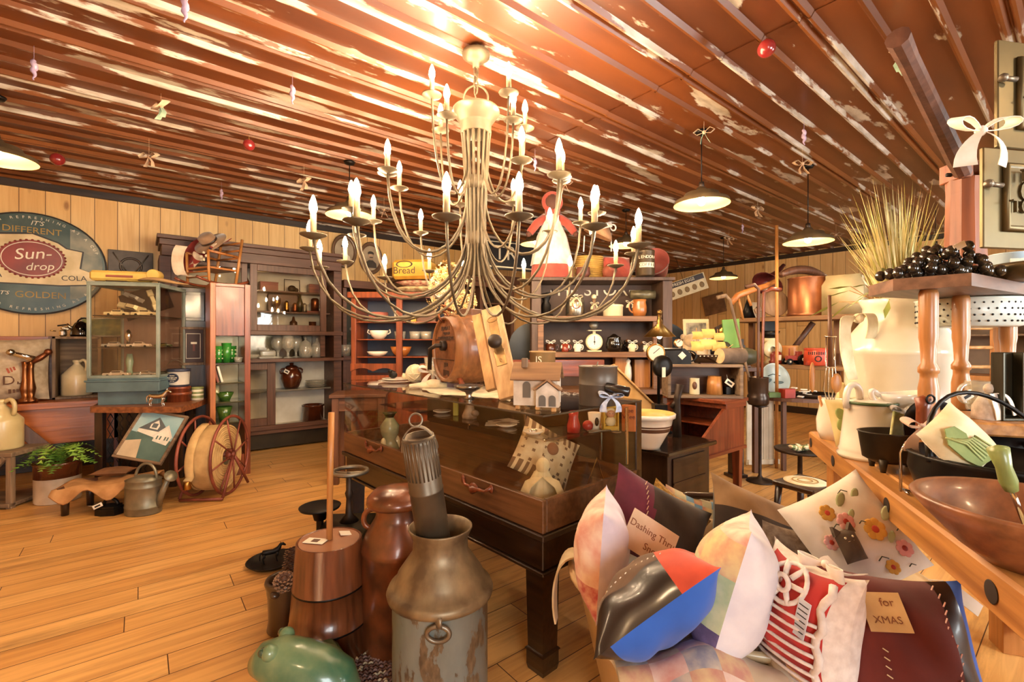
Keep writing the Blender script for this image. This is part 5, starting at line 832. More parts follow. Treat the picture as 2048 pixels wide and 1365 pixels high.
t = spin('flour_sifter', 'dark tin flour sifter with a wooden knob and a rosette ribbon on the showcase', 'sifter', at(1196, 2.06, ZT_), [(0, 0), (.082, 0), (.084, .004), (.084, .09), (.0855, .092), (.084, .094), (.084, .165), (.087, .168), (.085, .172), (.08, .17), (.03, .166), (0, .166)], [mat('sifter_tin', '5c5044', .4, .25, '4a4036', 5)]); m = M(); m.tube([(0, .01, .166), (0, 0, .19)], .003, 5); m.cyl((0, 0, .168), .025, .004); part('rod', m, [TIN], t)
m = M(); m.cyl((0, 0, 0), .021, .1, 0, 16, aim(RT * .02 - FW * .075 + Vector((0, 0, .085)), RT * .12 - FW * .12 + Vector((0, 0, .066)))); part('knob_handle', m, [mat('black_wood', '1e1814', .3, 0, '120e0b', coat=.4)], t)
knot(t, RT * .035 - FW * .1 + Vector((0, 0, .045)), .045, mat('ribbon_blue_white', 'd9dce6', .8, 0, '8a97b5', 40), CAMZ * 180 / PI)
t = spin('silver_compote', 'cut silver compote dish sitting on the showcase front', 'compote', at(938, 2.28, ZT_ - .0), [(0, 0), (.03, 0), (.012, .015), (.02, .03), (.065, .05), (.075, .065), (.07, .066), (.03, .04), (0, .038)], [mat('cut_silver', 'b3b0a8', .15, .9, '6b675f', 30)])
for i, (z, r) in enumerate(((0, .13), (.014, .105))): m = M(); m.lathe([(0, 0), (r * .6, 0), (r, .01), (r, .013), (r * .6, .005), (0, .005)], 30); solo('serving_plate', m, [WHITE], ['large grey glass plate lying under the cream plate on the showcase', 'cream plate with a black band on top of the grey plate'][i], 'plate', sc(1.66, .3, ZT_ + z), 0, 'plates on the showcase')
t = thing('bird_and_cup', 'small dark bird and cream cup resting on the cream plate', 'ornament', sc(1.68, .31, ZT_ + .022), CAMZ); m = M(); m.ball((-.03, 0, .025), (.03, .018, .025), 0, 10, 8); m.ball((-.05, 0, .05), .014, 0, 8, 6); part('bird', m, [IRON], t); m = M(); m.lathe([(0, 0), (.02, 0), (.026, .03), (.022, .03), (0, .005)], 12, 0, TR((.045, 0, 0), (0, 30, 0))); part('cup', m, [CREAM], t)
t = spin('copper_pot', 'round orange copper pot with a blue folded cloth on top', 'pot', sc(1.38, .45, ZT_), [(0, 0), (.11, 0), (.115, .01), (.115, .1), (.125, .105), (.125, .13), (.1, .13), (.1, .02), (0, .02)], [mat('orange_pot', 'b06a3c', .35, .3, '87482a', 5)]); m = M(); m.pillow(.2, .14, .05, TR((0, 0, .14), (0, 0, -30)), None, 10); part('blue_cloth', m, [mat('navy_cloth', '3c3a48', .9)], t)
t = thing('wool_ball', 'pale ball of yarn against the copper pot', 'yarn', sc(1.53, .36, ZT_ + .062), 0); m = M(); m.ball((0, 0, 0), .06, 0, 18, 12); 
for k in range(9): m.torus(.06, .004, 0, TR((0, 0, 0), (37 * k, 61 * k, 0)), 24, 5)
part('yarn', m, [CLOTHC], t)
t = spin('glass_goblet', 'footed glass goblet tied with cloth strips left of the churn', 'goblet', sc(1.22, .30, ZT_), [(0, 0), (.04, 0), (.012, .02), (.012, .07), (.04, .1), (.055, .18), (.05, .18), (.035, .105), (0, .1)], [GLASSW]); knot(t, (0, 0, .09), .075, CLOTHW, CAMZ * 180 / PI)
t = thing('wooden_mold', 'carved wooden butter mold standing left of the churn', 'mold', sc(1.1, .36, ZT_), CAMZ + .1); m = M(); m.prism([(-.045, 0), (.045, 0), (.05, .2), (.03, .27), (-.02, .275), (-.05, .2)], -.02, .02, 0, TR((0, 0, 0), (90, 0, 0))); part('body', m, [W_RED], t); m = M(); m.box((0, -.024, .13), (.02, .01, .18)); m.box((-.01, -.03, .16), (.02, .02, .03)); part('clasp', m, [CREAM], t)
t = thing('canvas_roll', 'roll of cream cloth lying left of the churn foot', 'cloth', sc(1.13, .22, ZT_), CAMZ + .1); m = M(); m.tube([(-.12, 0, .015), (-.02, .01, .022), (.1, 0, .018)], [.012, .02, .016], 10); m.ball((.02, .01, .03), (.05, .03, .025), 0, 12, 8); part('cloth', m, [CLOTHC], t)
p = at(1085, 3.02); t = thing('lettered_canister', 'tan metal canister lettered IS on a stand behind the birdhouse', 'canister', Vector((p.x, p.y, .9)), CAMZ); m = M(); m.lathe([(0, 0), (.08, 0), (.083, .0), (.083, .32), (.087, .325), (.087, .335), (.08, .335), (.078, .02), (0, .02)], 30); part('body', m, [mat('tan_tin', 'a98a5f', .4, .4, '8b6c45', 5)], t); m = M(); m.text('IS', .06, TR((-.03, -.083, .28), (90, 0, -12)), 0, .003); part('lettering', m, [SWH], t); m = M(); m.cyl((0, 0, -.015), .03, .03, 0, 16, TR((-.06, -.065, .18), (90, 0, -40))); part('spigot', m, [BRASS], t)
t = thing('pedestal', 'dark wooden pedestal stand behind the showcase', 'stand', p, CAMZ); m = M(); m.box((0, 0, .885), (.3, .3, .03)); m.box((0, 0, .44), (.16, .16, .86)); m.box((0, 0, .015), (.28, .28, .03)); part('body', m, [W_DARK], t)
m = M(); m.ball((0, 0, .03), (.06, .05, .03)); m.box((.05, -.02, .03), (.035, .03, .04)); solo('shell_ornament', m, [CREAM], 'pale shell ornament left of the tan canister', 'ornament', at(1052, 2.98, .9), CAMZ)
hp = at(800, 4.75); t = thing('corner_hutch', 'open red brown hutch with blue grey interior and scalloped left door', 'hutch', hp, CAMZ); hw = .5; BLU = mat('hutch_blue', '4a5060', .6, 0, '3a404e', 4)
m = M(); m.bx(-hw, hw, .0, .4, 0, .02); m.bx(-hw, -hw + .05, 0, .4, 0, 1.78); m.bx(hw - .05, hw, 0, .4, 0, 1.78); m.bx(-hw - .03, hw + .03, -.03, .4, 1.74, 1.8); m.bx(-hw, hw, -.005, .4, .9, .95); m.bx(-.04, .02, -.005, .04, .95, 1.74); part('carcass', m, [W_RED], t)
m = M(); m.bx(-hw + .05, hw - .05, .38, .4, .95, 1.74); part('back', m, [BLU], t); m = M(); m.bx(-hw + .05, hw - .05, 0, .02, .02, .9); part('lower_doors', m, [W_RED], t)
for z in (1.14, 1.32, 1.5): m = M(); m.bx(-hw + .05, hw - .05, .02, .38, z - .012, z); part('shelf', m, [W_REDX], t)
m = M(); m.prism([(-hw, .0), (-hw, .08)] + [(-hw + .06, .08)] + [(-.04, .08), (-.04, 0)] + [(-.04 - (hw - .04) * i / 16, .0 + .035 * abs(math.sin(i * PI / 8))) for i in range(1, 16)], 0, .02, 0, TR((0, -.0, .99), (90, 0, 0))); part('scalloped_apron', m, [W_RED], t)
def hspin(name, label, cat, px, z, prof, ma, d=4.9, **k): return spin(name, label, cat, at(px, d, z), prof, ma, **k)
BWL = lambda r, h: [(0, 0), (r * .5, 0), (r * .8, h * .4), (r, h), (r * .95, h), (r * .72, h * .4), (r * .4, .01), (0, .01)]
t = hspin('tureen', 'white handled tureen on the left hutch shelf', 'tureen', 758, 1.3205, BWL(.1, .09), [WHITE]); m = M()
for s_ in (-1, 1): m.tube([(s_ * .09, 0, .05), (s_ * .12, 0, .07), (s_ * .11, 0, .1)], .008, 6)
part('handles', m, [WHITE], t, rot=(0, 0, CAMZ * 180 / PI))
hspin('platter', 'shallow white dish on the left hutch shelf below the tureen', 'dish', 755, 1.1405, BWL(.11, .05), [WHITE]); hspin('mixing_bowl', 'orange mixing bowl low in the hutch', 'bowl', 802, 1.1405, BWL(.11, .1), [mat('orange_glaze', 'c07838', .25, 0, 'a05c28', coat=.4)])
hspin('pink_tin', 'round pink tin with a white figure in the upper left hutch', 'tin', 757, 1.5005, [(0, 0), (.1, 0), (.1, .1), (0, .1)], [mat('pink_tin', '9c5a4c', .5)])
for px, lb in ((800, 'left glass tumbler on the right hutch shelf'), (830, 'second glass tumbler on the right hutch shelf'), (852, 'third glass tumbler on the right hutch shelf')): hspin('tumbler', lb, 'tumbler', px, 1.3205, [(0, 0), (.05, 0), (.06, .08), (.055, .08), (.045, .01), (0, .01)], [GLASSW], group='hutch tumblers', seg=16)
for px, ma, lb, s in ((796, PAPER, 'small white box on the top hutch shelf', .06), (828, mat('yellow_card', 'd8b14e', .6), 'small yellow box on the top hutch shelf', .05)): m = M(); m.box((0, 0, s), (s * 1.2, .04, s * 2)); solo('small_box', m, [ma], lb, 'box', at(px, 4.92, 1.5005), CAMZ)
m = M(); m.box((0, 0, .06), (.2, .15, .12)); solo('wooden_box', m, [W_WALX], 'brown wooden box at the right of the top hutch shelf', 'box', at(855, 4.94, 1.5005), CAMZ)
ZQ = 1.8005
for i, (ma, w) in enumerate(((mat('quilt_cream', 'c9b58a', .9, 0, '8a6f4c', 24), .42), (mat('quilt_red', '7d3a34', .9, 0, 'c9a88c', 24), .4))):
    m = M(); m.pillow(w, .28, .07, TR((0, 0, .035 + .06 * i)), None, 12, 0, .03, seed=i); solo('folded_quilt', m, [ma], ['cream folded quilt at the bottom under the bread tin', 'dark red striped quilt folded under the bread tin'][i], 'quilt', at(835, 4.85, ZQ), CAMZ, 'folded quilts')
t = thing('bread_box', 'yellow tin bread box with black lettering on the hutch', 'tin', at(829, 4.85, ZQ + .135), CAMZ + rad(-8)); YT = mat('yellow_tin', 'c79c3e', .35, .3, 'a87c2a', 5); m = M(); m.box((0, 0, .1), (.42, .22, .2), b=.03); part('body', m, [YT], t); m = M(); m.text('Bread', .1, TR((-.07, -.1105, .085), (90, 0, 0)), 0, .002); m.torus(.4, .05, 0, TR((-.07, -.111, .15), (90, 0, 0), (.2, .08, .05)), 20, 5); part('lettering', m, [W_DARK], t)
m = M(); m.lathe([(0, 0), (.07, 0), (.08, .05), (.06, .13), (.07, .17), (.06, .17), (0, .1)], 24); t = solo('copper_pitcher', m, [BRASS], 'shiny brass pitcher right of the bread box', 'pitcher', at(886, 4.85, ZQ + .12)); 
m = M(); m.box((0, 0, .06), (.22, .2, .12)); solo('wooden_box', m, [W_DARKX], 'dark box under the brass pitcher on the hutch', 'box', at(886, 4.85, ZQ), CAMZ)
t = thing('tall_bookcase', 'tall brown bookcase with a wide cornice against the pine wall', 'bookcase', (0, 0, 0)); x0, x1 = 2.9, 4.9
m = M(); m.bx(x0 - .06, x1 + .06, 5.98, 6.57, 2.24, 2.36); m.bx(x0 - .02, x1 + .02, 6.02, 6.57, 2.16, 2.24)
for x in (x0, 3.55, 4.2, x1 - .07): m.bx(x, x + .07, 6.05, 6.57, 0, 2.16)
m.bx(x0, x1, 6.08, 6.57, .8, .9); m.bx(x0, x1, 6.05, 6.57, 0, .1); part('carcass', m, [W_WAL], t)
m = M(); m.bx(x0 + .05, x1 - .05, 6.53, 6.56, .1, 2.16); part('back', m, [W_DARKX], t)
for z in (1.25, 1.6, 1.92): m = M(); m.bx(x0 + .07, x1 - .07, 6.12, 6.53, z - .02, z); part('shelf', m, [W_WALX], t)
for i in range(26):
    px = 915 + 6.1 * i; h = R.uniform(.18, .26); z = (1.6, 1.25)[i % 2]; p = onY(px, 6.35, z + .0005)
    if p.x > 4.78 or any(abs(p.x - x - .03) < .07 for x in (x0, 3.55, 4.2, x1 - .07)): continue
    m = M(); m.box((0, 0, h / 2), (.034, .16, h)); solo('book', m, [[W_RED, CREAM, BUR, W_WAL, REDB][i % 5]], 'book standing on a shelf of the tall bookcase', 'book', p, 0, 'books in the tall bookcase')
t = thing('black_sign', 'long black sign with big white letters TR standing on the bookcase', 'sign', at(1030, 7.0, 2.36), CAMZ + rad(28)); m = M(); m.bx(-.5, .62, 0, .03, 0, .44); part('board', m, [mat('sign_black', '1b1713', .5)], t); m = M(); m.text('TR', .3, TR((-.16, -.002, .24), (90, 0, 0)), 0, .002, space=1.1); m.bx(-.48, .6, -.003, 0, .03, .05, b=0); m.bx(-.48, .6, -.003, 0, .4, .412, b=0); part('lettering', m, [SWH], t)
t = thing('red_side_table', 'small dark red table behind the left end of the showcase', 'table', at(722, 4.4), CAMZ + rad(10)); m = M(); m.box((0, 0, .80), (.5, .4, .03)); part('top', m, [W_WALX], t)
for x in (-.2, .2):
    for y in (-.15, .15): m = M(); m.box((x, y, .39), (.06, .06, .785)); part('leg', m, [W_WAL], t)
m = M(); m.box((0, -.15, .72), (.42, .02, .12)); part('apron', m, [W_WALX], t)
bp_ = at(1204, 4.85); t = thing('display_shelf', 'big dark brown open shelf with rustic plank shelves behind the showcase', 'shelf', bp_, CAMZ); hw = .735
SB = wood('shelf_brown', '5d4330', '40291b', 'z', .5); SBX = wood('shelf_plank', '8f6440', '5d3c25', 'x', .5)
m = M(); m.bx(-hw, -hw + .1, 0, .42, 0, 1.93); m.bx(hw - .1, hw, 0, .42, 0, 1.93); m.bx(-hw - .02, hw + .02, -.03, .43, 1.93, 1.965); part('carcass', m, [SB], t)
m = M(); m.bx(-hw + .1, hw - .1, .38, .41, .0, 1.93); part('back', m, [mat('shelf_back', '50382a', .6, 0, '432e22', 4)], t)
m = M(); m.text('THE STORES', .2, TR((0, .378, 1.87), (90, 0, 0)), 0, .001); m.warp(lambda q: (q[0], q[1], min(q[2], 1.872))); part('back_lettering', m, [SWH], t)
for z, x0, x1 in ((1.56, -.68, .6), (1.185, -.66, .66), (.8, -.68, .68)): m = M(); m.bx(x0, x1, -.03, .37, z - .055, z); part('shelf', m, [SBX], t)
for x in (-.64, .56):
    m = M(); m.bx(x - .03, x + .03, -.02, .02, 1.185, 1.505); part('shelf_post', m, [SBX], t); m = M(); m.bx(x - .03, x + .03, -.02, .02, .8, 1.13); part('shelf_post', m, [SBX], t)
def bk(px, z, d=4.95): return at(px, d, z + .0005)
def bspin(name, label, cat, px, z, prof, ma, **k): return spin(name, label, cat, bk(px, z), prof, ma, **k)
t = bspin('coffee_mill', 'black coffee grinder at the left end of the upper plank', 'grinder', 1092, 1.56, [(0, 0), (.08, 0), (.08, .02), (.05, .03), (.055, .12), (.03, .16), (.05, .2), (.055, .24), (.02, .25), (0, .25)], [IRON]); m = M(); m.tube([(0, 0, .25), (.09, 0, .26), (.09, 0, .3)], .007, 6); part('crank', m, [IRON], t)
t = bspin('milk_pail', 'shiny tin milk pail tied with cream ribbon on the upper plank', 'pail', 1150, 1.56, [(0, 0), (.095, 0), (.1, .01), (.1, .16), (.085, .19), (.09, .2), (.06, .21), (0, .21)], [mat('shiny_tin', 'a39a88', .25, .9, '7d7362', 9)]); m = M(); m.torus(.04, .005, 0, TR(-FW * .1 + Vector((0, 0, .12)), (90, 0, CAMZ * 180 / PI))); part('ring_handle', m, [COPPER], t); knot(t, -FW * .09 + Vector((0, 0, .19)), .06, CLOTHC, CAMZ * 180 / PI)
t = bspin('decanter', 'narrow brown bottle with a pale ball stopper and ribbon', 'bottle', 1188, 1.56, [(0, 0), (.032, 0), (.036, .1), (.02, .16), (.02, .19), (0, .19)], [mat('brown_bottle', '7d5f45', .3)]); m = M(); m.ball((0, 0, .21), .028, 0, 12, 8); part('stopper', m, [CREAM], t); knot(t, -FW * .03 + Vector((0, 0, .13)), .04, CLOTHC, CAMZ * 180 / PI)
t = bspin('bread_tin', 'low oval cream enamel tin on the upper plank', 'tin', 1226, 1.56, [(0, 0), (.1, 0), (.104, .006), (.104, .1), (.108, .104), (.108, .12), (.1, .125), (.02, .13), (.015, .14), (0, .142)], [CREAM])
t = bspin('pitcher', 'orange brown pottery pitcher with a ribbon on its handle', 'pitcher', 1279, 1.56, [(0, 0), (.06, 0), (.075, .05), (.075, .1), (.066, .15), (.072, .18), (.065, .18), (.055, .1), (0, .02)], [mat('pitcher_orange', 'b8743c', .25, 0, '99592a', coat=.4)]); m = M(); m.tube(bez(-RT * .06 + Vector((0, 0, .16)), -RT * .14 + Vector((0, 0, .15)), -RT * .12 + Vector((0, 0, .06)), -RT * .07 + Vector((0, 0, .04))), .009, 8); part('handle', m, [MATS['pitcher_orange']], t); knot(t, -RT * .1 + Vector((0, 0, .15)), .04, CLOTHC, CAMZ * 180 / PI)
t = thing('wrapped_log', 'dark wrapped roll lying across the pitcher top', 'roll', bk(1285, 1.742), CAMZ); m = M(); m.tube([(-.13, 0, .05), (.0, 0, .052), (.13, 0, .05)], [.046, .05, .048], 12); part('roll', m, [mat('dark_wrap', '4a4230', .35, .2, '6e6448', 14)], t)
def cup(px, ma, lb, r=.042, h=.085, tg=True, z=1.185):
    t = bspin('mug', lb, 'mug', px, z, [(0, 0), (r * .85, 0), (r * .9, .005), (r, h), (r * .9, h), (r * .8, .01), (0, .01)], [ma], group='mugs on the lower plank'); m = M(); m.tube(bez(RT * r + Vector((0, 0, h * .85)), RT * r * 1.8 + Vector((0, 0, h)), RT * r * 1.8 + Vector((0, 0, h * .2)), RT * r + Vector((0, 0, h * .25)), 8), .006, 6); part('handle', m, [ma], t); knot(t, -FW * r * .4 + Vector((0, 0, h + .015)), .045, CLOTHW, CAMZ * 180 / PI); return t
cup(1101, BROWNG, 'dark brown mug with a paper bow at the left of the plank', .055); cup(1130, mat('mug_red', '8a3520', .25, coat=.4), 'red brown mug with a cloth bow on the lower plank'); cup(1155, WHITE, 'white mug with a small picture just left of the scale', .038); cup(1264, CREAM, 'cream mug in front of the dark grape bunch', .038); cup(1294, CREAM, 'cream mug at the right end of the lower plank', .04, .07)
t = thing('kitchen_scale', 'old cream kitchen dial scale on the lower plank', 'scale', bk(1188, 1.185), CAMZ); m = M(); m.box((0, 0, .008), (.15, .09, .016)); m.lathe([(0, -.03), (.085, -.03), (.09, -.02), (.09, .02), (.085, .03), (0, .03)], 30, 0, TR((0, 0, .105), (90, 0, 0))); m.box((0, 0, .2), (.03, .03, .04)); part('housing', m, [CREAM], t); m = M(); m.lathe([(0, .031), (.075, .031), (.075, .033), (0, .033)], 30, 0, TR((0, 0, .105), (90, 0, 0)), False); part('dial', m, [PAPER], t)
m = M(); m.box((0, -.035, .12), (.006, .002, .09), 0, b=0); m.ball((0, -.034, .105), (.01, .003, .01), 0, 8, 4)
for k in range(12): a = 2 * PI * k / 12; m.box((.064 * math.sin(a), -.0345, .105 + .064 * math.cos(a)), (.004, .001, .004), 0, b=0)
part('needle', m, [INK], t); m = M(); m.box((0, 0, .225), (.14, .12, .01)); part('platform', m, [CREAM], t); 
m = M(); m.lathe([(0, 0), (.05, 0), (.05, .006), (0, .006)], 24, 0, TR((0, .02, .29), (80, 0, 0))); part('pan', m, [TIN], t)
bspin('bean_pot', 'round glossy black pot right of the scale', 'pot', 1228, 1.185, [(0, 0), (.06, 0), (.085, .04), (.09, .09), (.07, .14), (.075, .15), (.04, .17), (.015, .19), (0, .19)], [mat('black_glaze', '1c1610', .1, 0, '0f0c09', coat=.7)])
m = M(); rr = random.Random(2)
for k in range(30): m.ball((rr.gauss(0, .04), rr.gauss(0, .03), .02 + abs(rr.gauss(.06, .04))), .02, k % 3 == 0, 8, 6)
t = thing('glass_grapes', 'dark bunch of glass grapes behind the cream mug', 'grapes', bk(1272, 1.185) + FW * .12, CAMZ); part('grapes', m, [MATS['black_glaze'], mat('grape_brown', '6b4a34', .2)], t)
boxy_at = lambda name, label, cat, p, d, ma, rz=0: solo(name, M().box((0, 0, d[2] / 2), d), [ma], label, cat, p, CAMZ + rad(rz))
boxy_at('wooden_box', 'upright orange wooden box low in the big shelf', 'box', bk(1240, .8, 5.0), (.13, .12, .36), W_HONEYZ); boxy_at('wooden_box', 'honey wooden box at right low in the big shelf', 'box', bk(1282, .8, 5.05), (.17, .12, .3), W_HONEYZ)
bspin('figurine', 'small white bird figurine low in the big shelf', 'figurine', 1256, .8, [(0, 0), (.03, 0), (.04, .15), (.035, .22), (.02, .26), (.03, .29), (0, .32)], [WHITE]) 
m = M(); m.tube([(-.5, 0, 0), (.4, 0, 0)], .035, 4); t = thing('bench_rail', 'red wooden settle back standing behind the tin sifter', 'bench', at(1115, 4.2), CAMZ); m = M(); m.bx(-.42, .42, -.02, .02, .98, 1.13); part('back_rail', m, [W_REDX], t); m = M(); m.bx(-.42, .42, -.4, 0, .4, .44); part('seat', m, [W_REDX], t)
for x in (-.4, .4): m = M(); m.bx(x - .025, x + .025, -.02, .02, 0, .98); part('post', m, [W_RED], t); m = M(); m.bx(x - .025, x + .025, -.4, -.36, 0, .4); part('leg', m, [W_RED], t)
t = thing('slant_board', 'triangular honey wood washboard box leaning behind the sifter', 'box', at(1254, 3.56), CAMZ + rad(8)); m = M(); m.prism([(-.18, .76), (-.15, 1.1), (-.12, 1.115), (.25, .76), (.23, .74)], -.02, .02, 0, TR((0, 0, 0), (90, 0, 0))); part('panel', m, [mat('gold_board', 'c2924e', .5, 0, 'a67a3e', 6)], t); m = M(); m.tube([(-.15, -.03, 1.105), (-.12, -.03, 1.12), (.26, -.03, .76)], .01, 4); m.tube([(-.185, -.03, .76), (-.155, -.03, 1.1)], .01, 4); part('edging', m, [W_PINE], t); m = M(); m.box((0.02, .12, .38), (.4, .26, .757)); part('chest', m, [W_DARK], t)
t = thing('arched_headboard', 'black metal headboard with rounded ends standing behind the big shelf', 'headboard', at(1196, 5.55), CAMZ); m = M(); pr = [(-1.06, 0), (1.06, 0), (1.06, 1.25)] + [(.76 + .3 * math.cos(a), 1.25 + .27 * math.sin(a)) for a in [PI / 2 * i / 8 for i in range(1, 9)]] + [(-.76 + .3 * math.cos(a), 1.25 + .27 * math.sin(a)) for a in [PI / 2 + PI / 2 * i / 8 for i in range(0, 9)]]; m.prism(pr, -.06, .06, 0, TR((0, 0, 0), (90, 0, 0))); part('panel', m, [mat('black_enamel', '2a281f', .3, .2, '1c1b15', 3)], t)
ZS = 1.9655
t = thing('cloth_doll', 'tall cloth doll in a red dress and white apron standing on the big shelf', 'doll', at(1104, 4.9, ZS), CAMZ); DR = mat('doll_red', 'c85a48', .9, 0, 'a84636', 10, sheen=.3)
def skirt(prof, k, amp, ey=.6):
    q = M(); q.lathe(prof, 40, 0, None, True, 1, ey); q.warp(lambda p: (p[0] * (1 + amp * math.sin(k * math.atan2(p[1], p[0]))), p[1] * (1 + amp * math.sin(k * math.atan2(p[1], p[0]))), p[2])); return q
part('dress', skirt([(0, 0), (.22, 0), (.2, .2), (.15, .42), (.09, .56), (.1, .62), (.06, .69), (0, .7)], 11, .04), [DR], t)
part('apron', skirt([(.215, .13), (.222, .13), (.2, .25), (.155, .44), (.1, .56), (.108, .66), (.1, .66)], 13, .04, .66), [CLOTHW], t)
for s_ in (-1, 1): m = M(); m.tube([(s_ * .06, 0, .64), (s_ * .16, -.02, .57), (s_ * .235, -.03, .47)], [.05, .045, .04], 12); m.ball((s_ * .245, -.03, .455), .03, 1, 10, 8); part('sleeve', m, [DR, mat('doll_brown', '6e4636', .8)], t)
m = M(); m.ball((0, 0, .79), (.085, .08, .1), 0, 20, 14); part('head', m, [MATS['doll_brown']], t); m = M(); m.ball((0, .02, .8), (.098, .09, .11), 0, 20, 12); m.torus(.09, .022, 0, TR((0, -.035, .79), (80, 0, 0)), 24, 8, 1, 1.1); part('bonnet', m, [DR], t)
m = M()
for s_ in (-1, 1): m.ribbon([(0, -.07, .68), (s_ * .05, -.1, .7), (s_ * .08, -.09, .66), (0, -.07, .67)], [.012, .03, .03, .01], .004, 0, None, (0, .3, 1)); m.box((s_ * .05, -.075, .62), (.03, .01, .12), 1)
part('bow_and_straps', m, [DR, CLOTHW], t)
def tspin(name, label, cat, px, prof, ma, d=4.95, **k): return spin(name, label, cat, at(px, d, ZS), prof, ma, **k)
tspin('clay_pot', 'dark clay pot right of the doll on the big shelf', 'pot', 1166, [(0, 0), (.05, 0), (.08, .05), (.07, .1), (.075, .115), (0, .115)], [mat('clay_dark', '7d4a38', .5, 0, '5e3428')])
t = thing('red_jug', 'round red brown jug lying on its side on the big shelf', 'jug', at(1220, 4.9, ZS), CAMZ); m = M(); T = TR((0, 0, .075), (70, 0, 10)); m.lathe([(0, -.09), (.04, -.09), (.075, -.03), (.07, .03), (.035, .06), (.04, .08), (.03, .08), (0, .04)], 24, 0, T); part('body', m, [mat('red_clay', 'a35b45', .45, 0, '844434')], t)
t = thing('woven_basket', 'yellow woven basket with stripes behind the clay pot', 'basket', at(1178, 5.1, ZS), CAMZ); m = M()
for k in range(12): m.torus(.15, .011, 0, TR((0, 0, .02 + .021 * k), (0, 0, 0), (1, .6, 1)), 30, 6)
m.lathe([(0, .01), (.145, .01), (.145, .26), (0, .26)], 30, 0, None, True, 1, .6); part('weave', m, [mat('straw_yellow', 'cfa550', .8, 0, 'a9823c', 12)], t)
t = thing('folded_cloth', 'heap of salmon red cloth between the basket and the coffee tin', 'cloth', at(1232, 5.15, ZS), CAMZ); m = M(); m.pillow(.36, .3, .22, TR((0, 0, .13), (70, 0, 10)), None, 16, 0, .05, seed=9); part('cloth', m, [DR], t)
t = thing('red_bucket', 'large faded red bucket tipped behind the coffee tin', 'bucket', at(1312, 5.12, ZS), CAMZ); m = M(); T = TR((0, 0, .155), (75, 0, -25)); m.lathe([(0, -.14), (.11, -.14), (.15, .13), (.156, .14), (.148, .14), (.105, -.13), (0, -.13)], 30, 0, T); part('body', m, [mat('bucket_red', 'a8554a', .5, 0, '8a4238', 5)], t); m = M(); m.tube(bez(T @ Vector((.15, 0, .13)), T @ Vector((.15, -.15, .16)), T @ Vector((-.1, -.25, .16)), T @ Vector((-.15, 0, .13))), .004, 6); part('bail_handle', m, [TIN], t)
t = tspin('coffee_tin', 'dark tin lettered COFFEE on the right end of the big shelf', 'tin', 1290, [(0, 0), (.092, 0), (.095, .005), (.095, .24), (.098, .245), (.095, .262), (.08, .265), (0, .265)], [mat('coffee_dark', '5a4a34', .35, .4, '463826', 5)], 4.78); T = TR((0, 0, 0), (0, 0, CAMZ * 180 / PI))
m = M()
def curved(m, txt, size, r, z, mi=0):
    w = size * .68; n = len(txt)
    for i, c_ in enumerate(txt):
        a = (i - (n - 1) / 2) * w / r
        if c_ != ' ': m.text(c_, size, T @ TR((r * math.sin(a), -r * math.cos(a), z), (90, 0, a * 180 / PI)), mi, .0012)
curved(m, 'LENDORA', .042, .0955, .185); part('top_lettering', m, [SWH], t); m = M(); 
for k in range(21): a = rad(-48 + 4.8 * k); m.box((0, 0, 0), (.0095, .003, .05), 0, T @ TR((.0955 * math.sin(a), -.0955 * math.cos(a), .105), (0, 0, a * 180 / PI)), .001)
part('label_band', m, [SWH], t); m = M(); curved(m, 'COFFEE', .042, .0975, .105); part('band_lettering', m, [INK], t)
t = thing('hanging_bonnet', 'cloth sun bonnet hanging from the ceiling above the big shelf', 'bonnet', at(1196, 4.7, hz(470, 4.7)), CAMZ + .3); m = M()
m.lathe([(.02, .13), (.08, .1), (.14, .03), (.15, -.01), (.145, -.01), (.075, .09), (.0, .12)], 20, 0, TR((0, 0, 0), (15, 20, 0))); part('crown', m, [mat('bonnet_tan', 'b58a62', .9, 0, '94694a', 9)], t); m = M(); m.ribbon([(-.15, -.1, -.01), (-.05, -.13, .05), (.1, -.1, .09)], .03, .004, 0, None, (0, .4, 1)); m.ribbon([(-.15, 0, -.02), (-.16, 0, -.18)], .006, .002, 0, None, (1, 0, 0)); m.ribbon([(.15, 0, 0), (.15, 0, -.16)], .006, .002, 0, None, (1, 0, 0)); part('brim_band', m, [CLOTHW], t); m = M(); m.tube([(0, 0, .12), (0, 0, H - .03 - t.location.z)], .0015, 4); part('cord', m, [INK], t); m = M(); m.torus(.03, .008, 0, TR((.16, -.02, .08), (90, 0, 0))); part('ribbon_loop', m, [CLOTHW], t)
t = thing('slant_desk', 'red wood slant front desk with open pigeonholes on tapered legs', 'desk', (0, 0, 0)); dx0, dx1, dy0, dy1 = 3.04, 3.64, 1.68, 2.15
prof = [(dx0, .5), (dx1, .5), (dx1, .84), (dx0 + .36, .84), (dx0, .62)]
for y in (dy0, dy1 - .022): m = M(); m.prism([(x, -z) for x, z in prof][::-1], 0, .022, 0, Matrix.Translation((0, y + .022, 0)) @ Matrix(((1, 0, 0, 0), (0, 0, -1, 0), (0, -1, 0, 0), (0, 0, 0, 1)))); part('side_panel', m, [W_RED], t)
m = M(); m.bx(dx0, dx1, dy0 + .022, dy1 - .022, .5, .52); m.bx(dx1 - .02, dx1, dy0 + .022, dy1 - .022, .52, .84); part('body', m, [W_REDX], t); m = M(); m.bx(dx0 + .3, dx1 - .02, dy0 + .022, dy1 - .022, .66, .672); part('pigeonhole_shelf', m, [W_REDX], t)
m = M(); m.bx(dx0 + .26, dx1 + .02, dy0 - .025, dy1 + .02, .84, .865); m.bx(dx0 + .3, dx1 + .01, dy0 - .012, dy1 + .01, .80, .84); part('top', m, [W_REDX], t); m = M(); m.bx(dx0 - .015, dx1 + .015, dy0 - .015, dy1 + .015, .475, .5); part('lower_molding', m, [W_REDX], t)
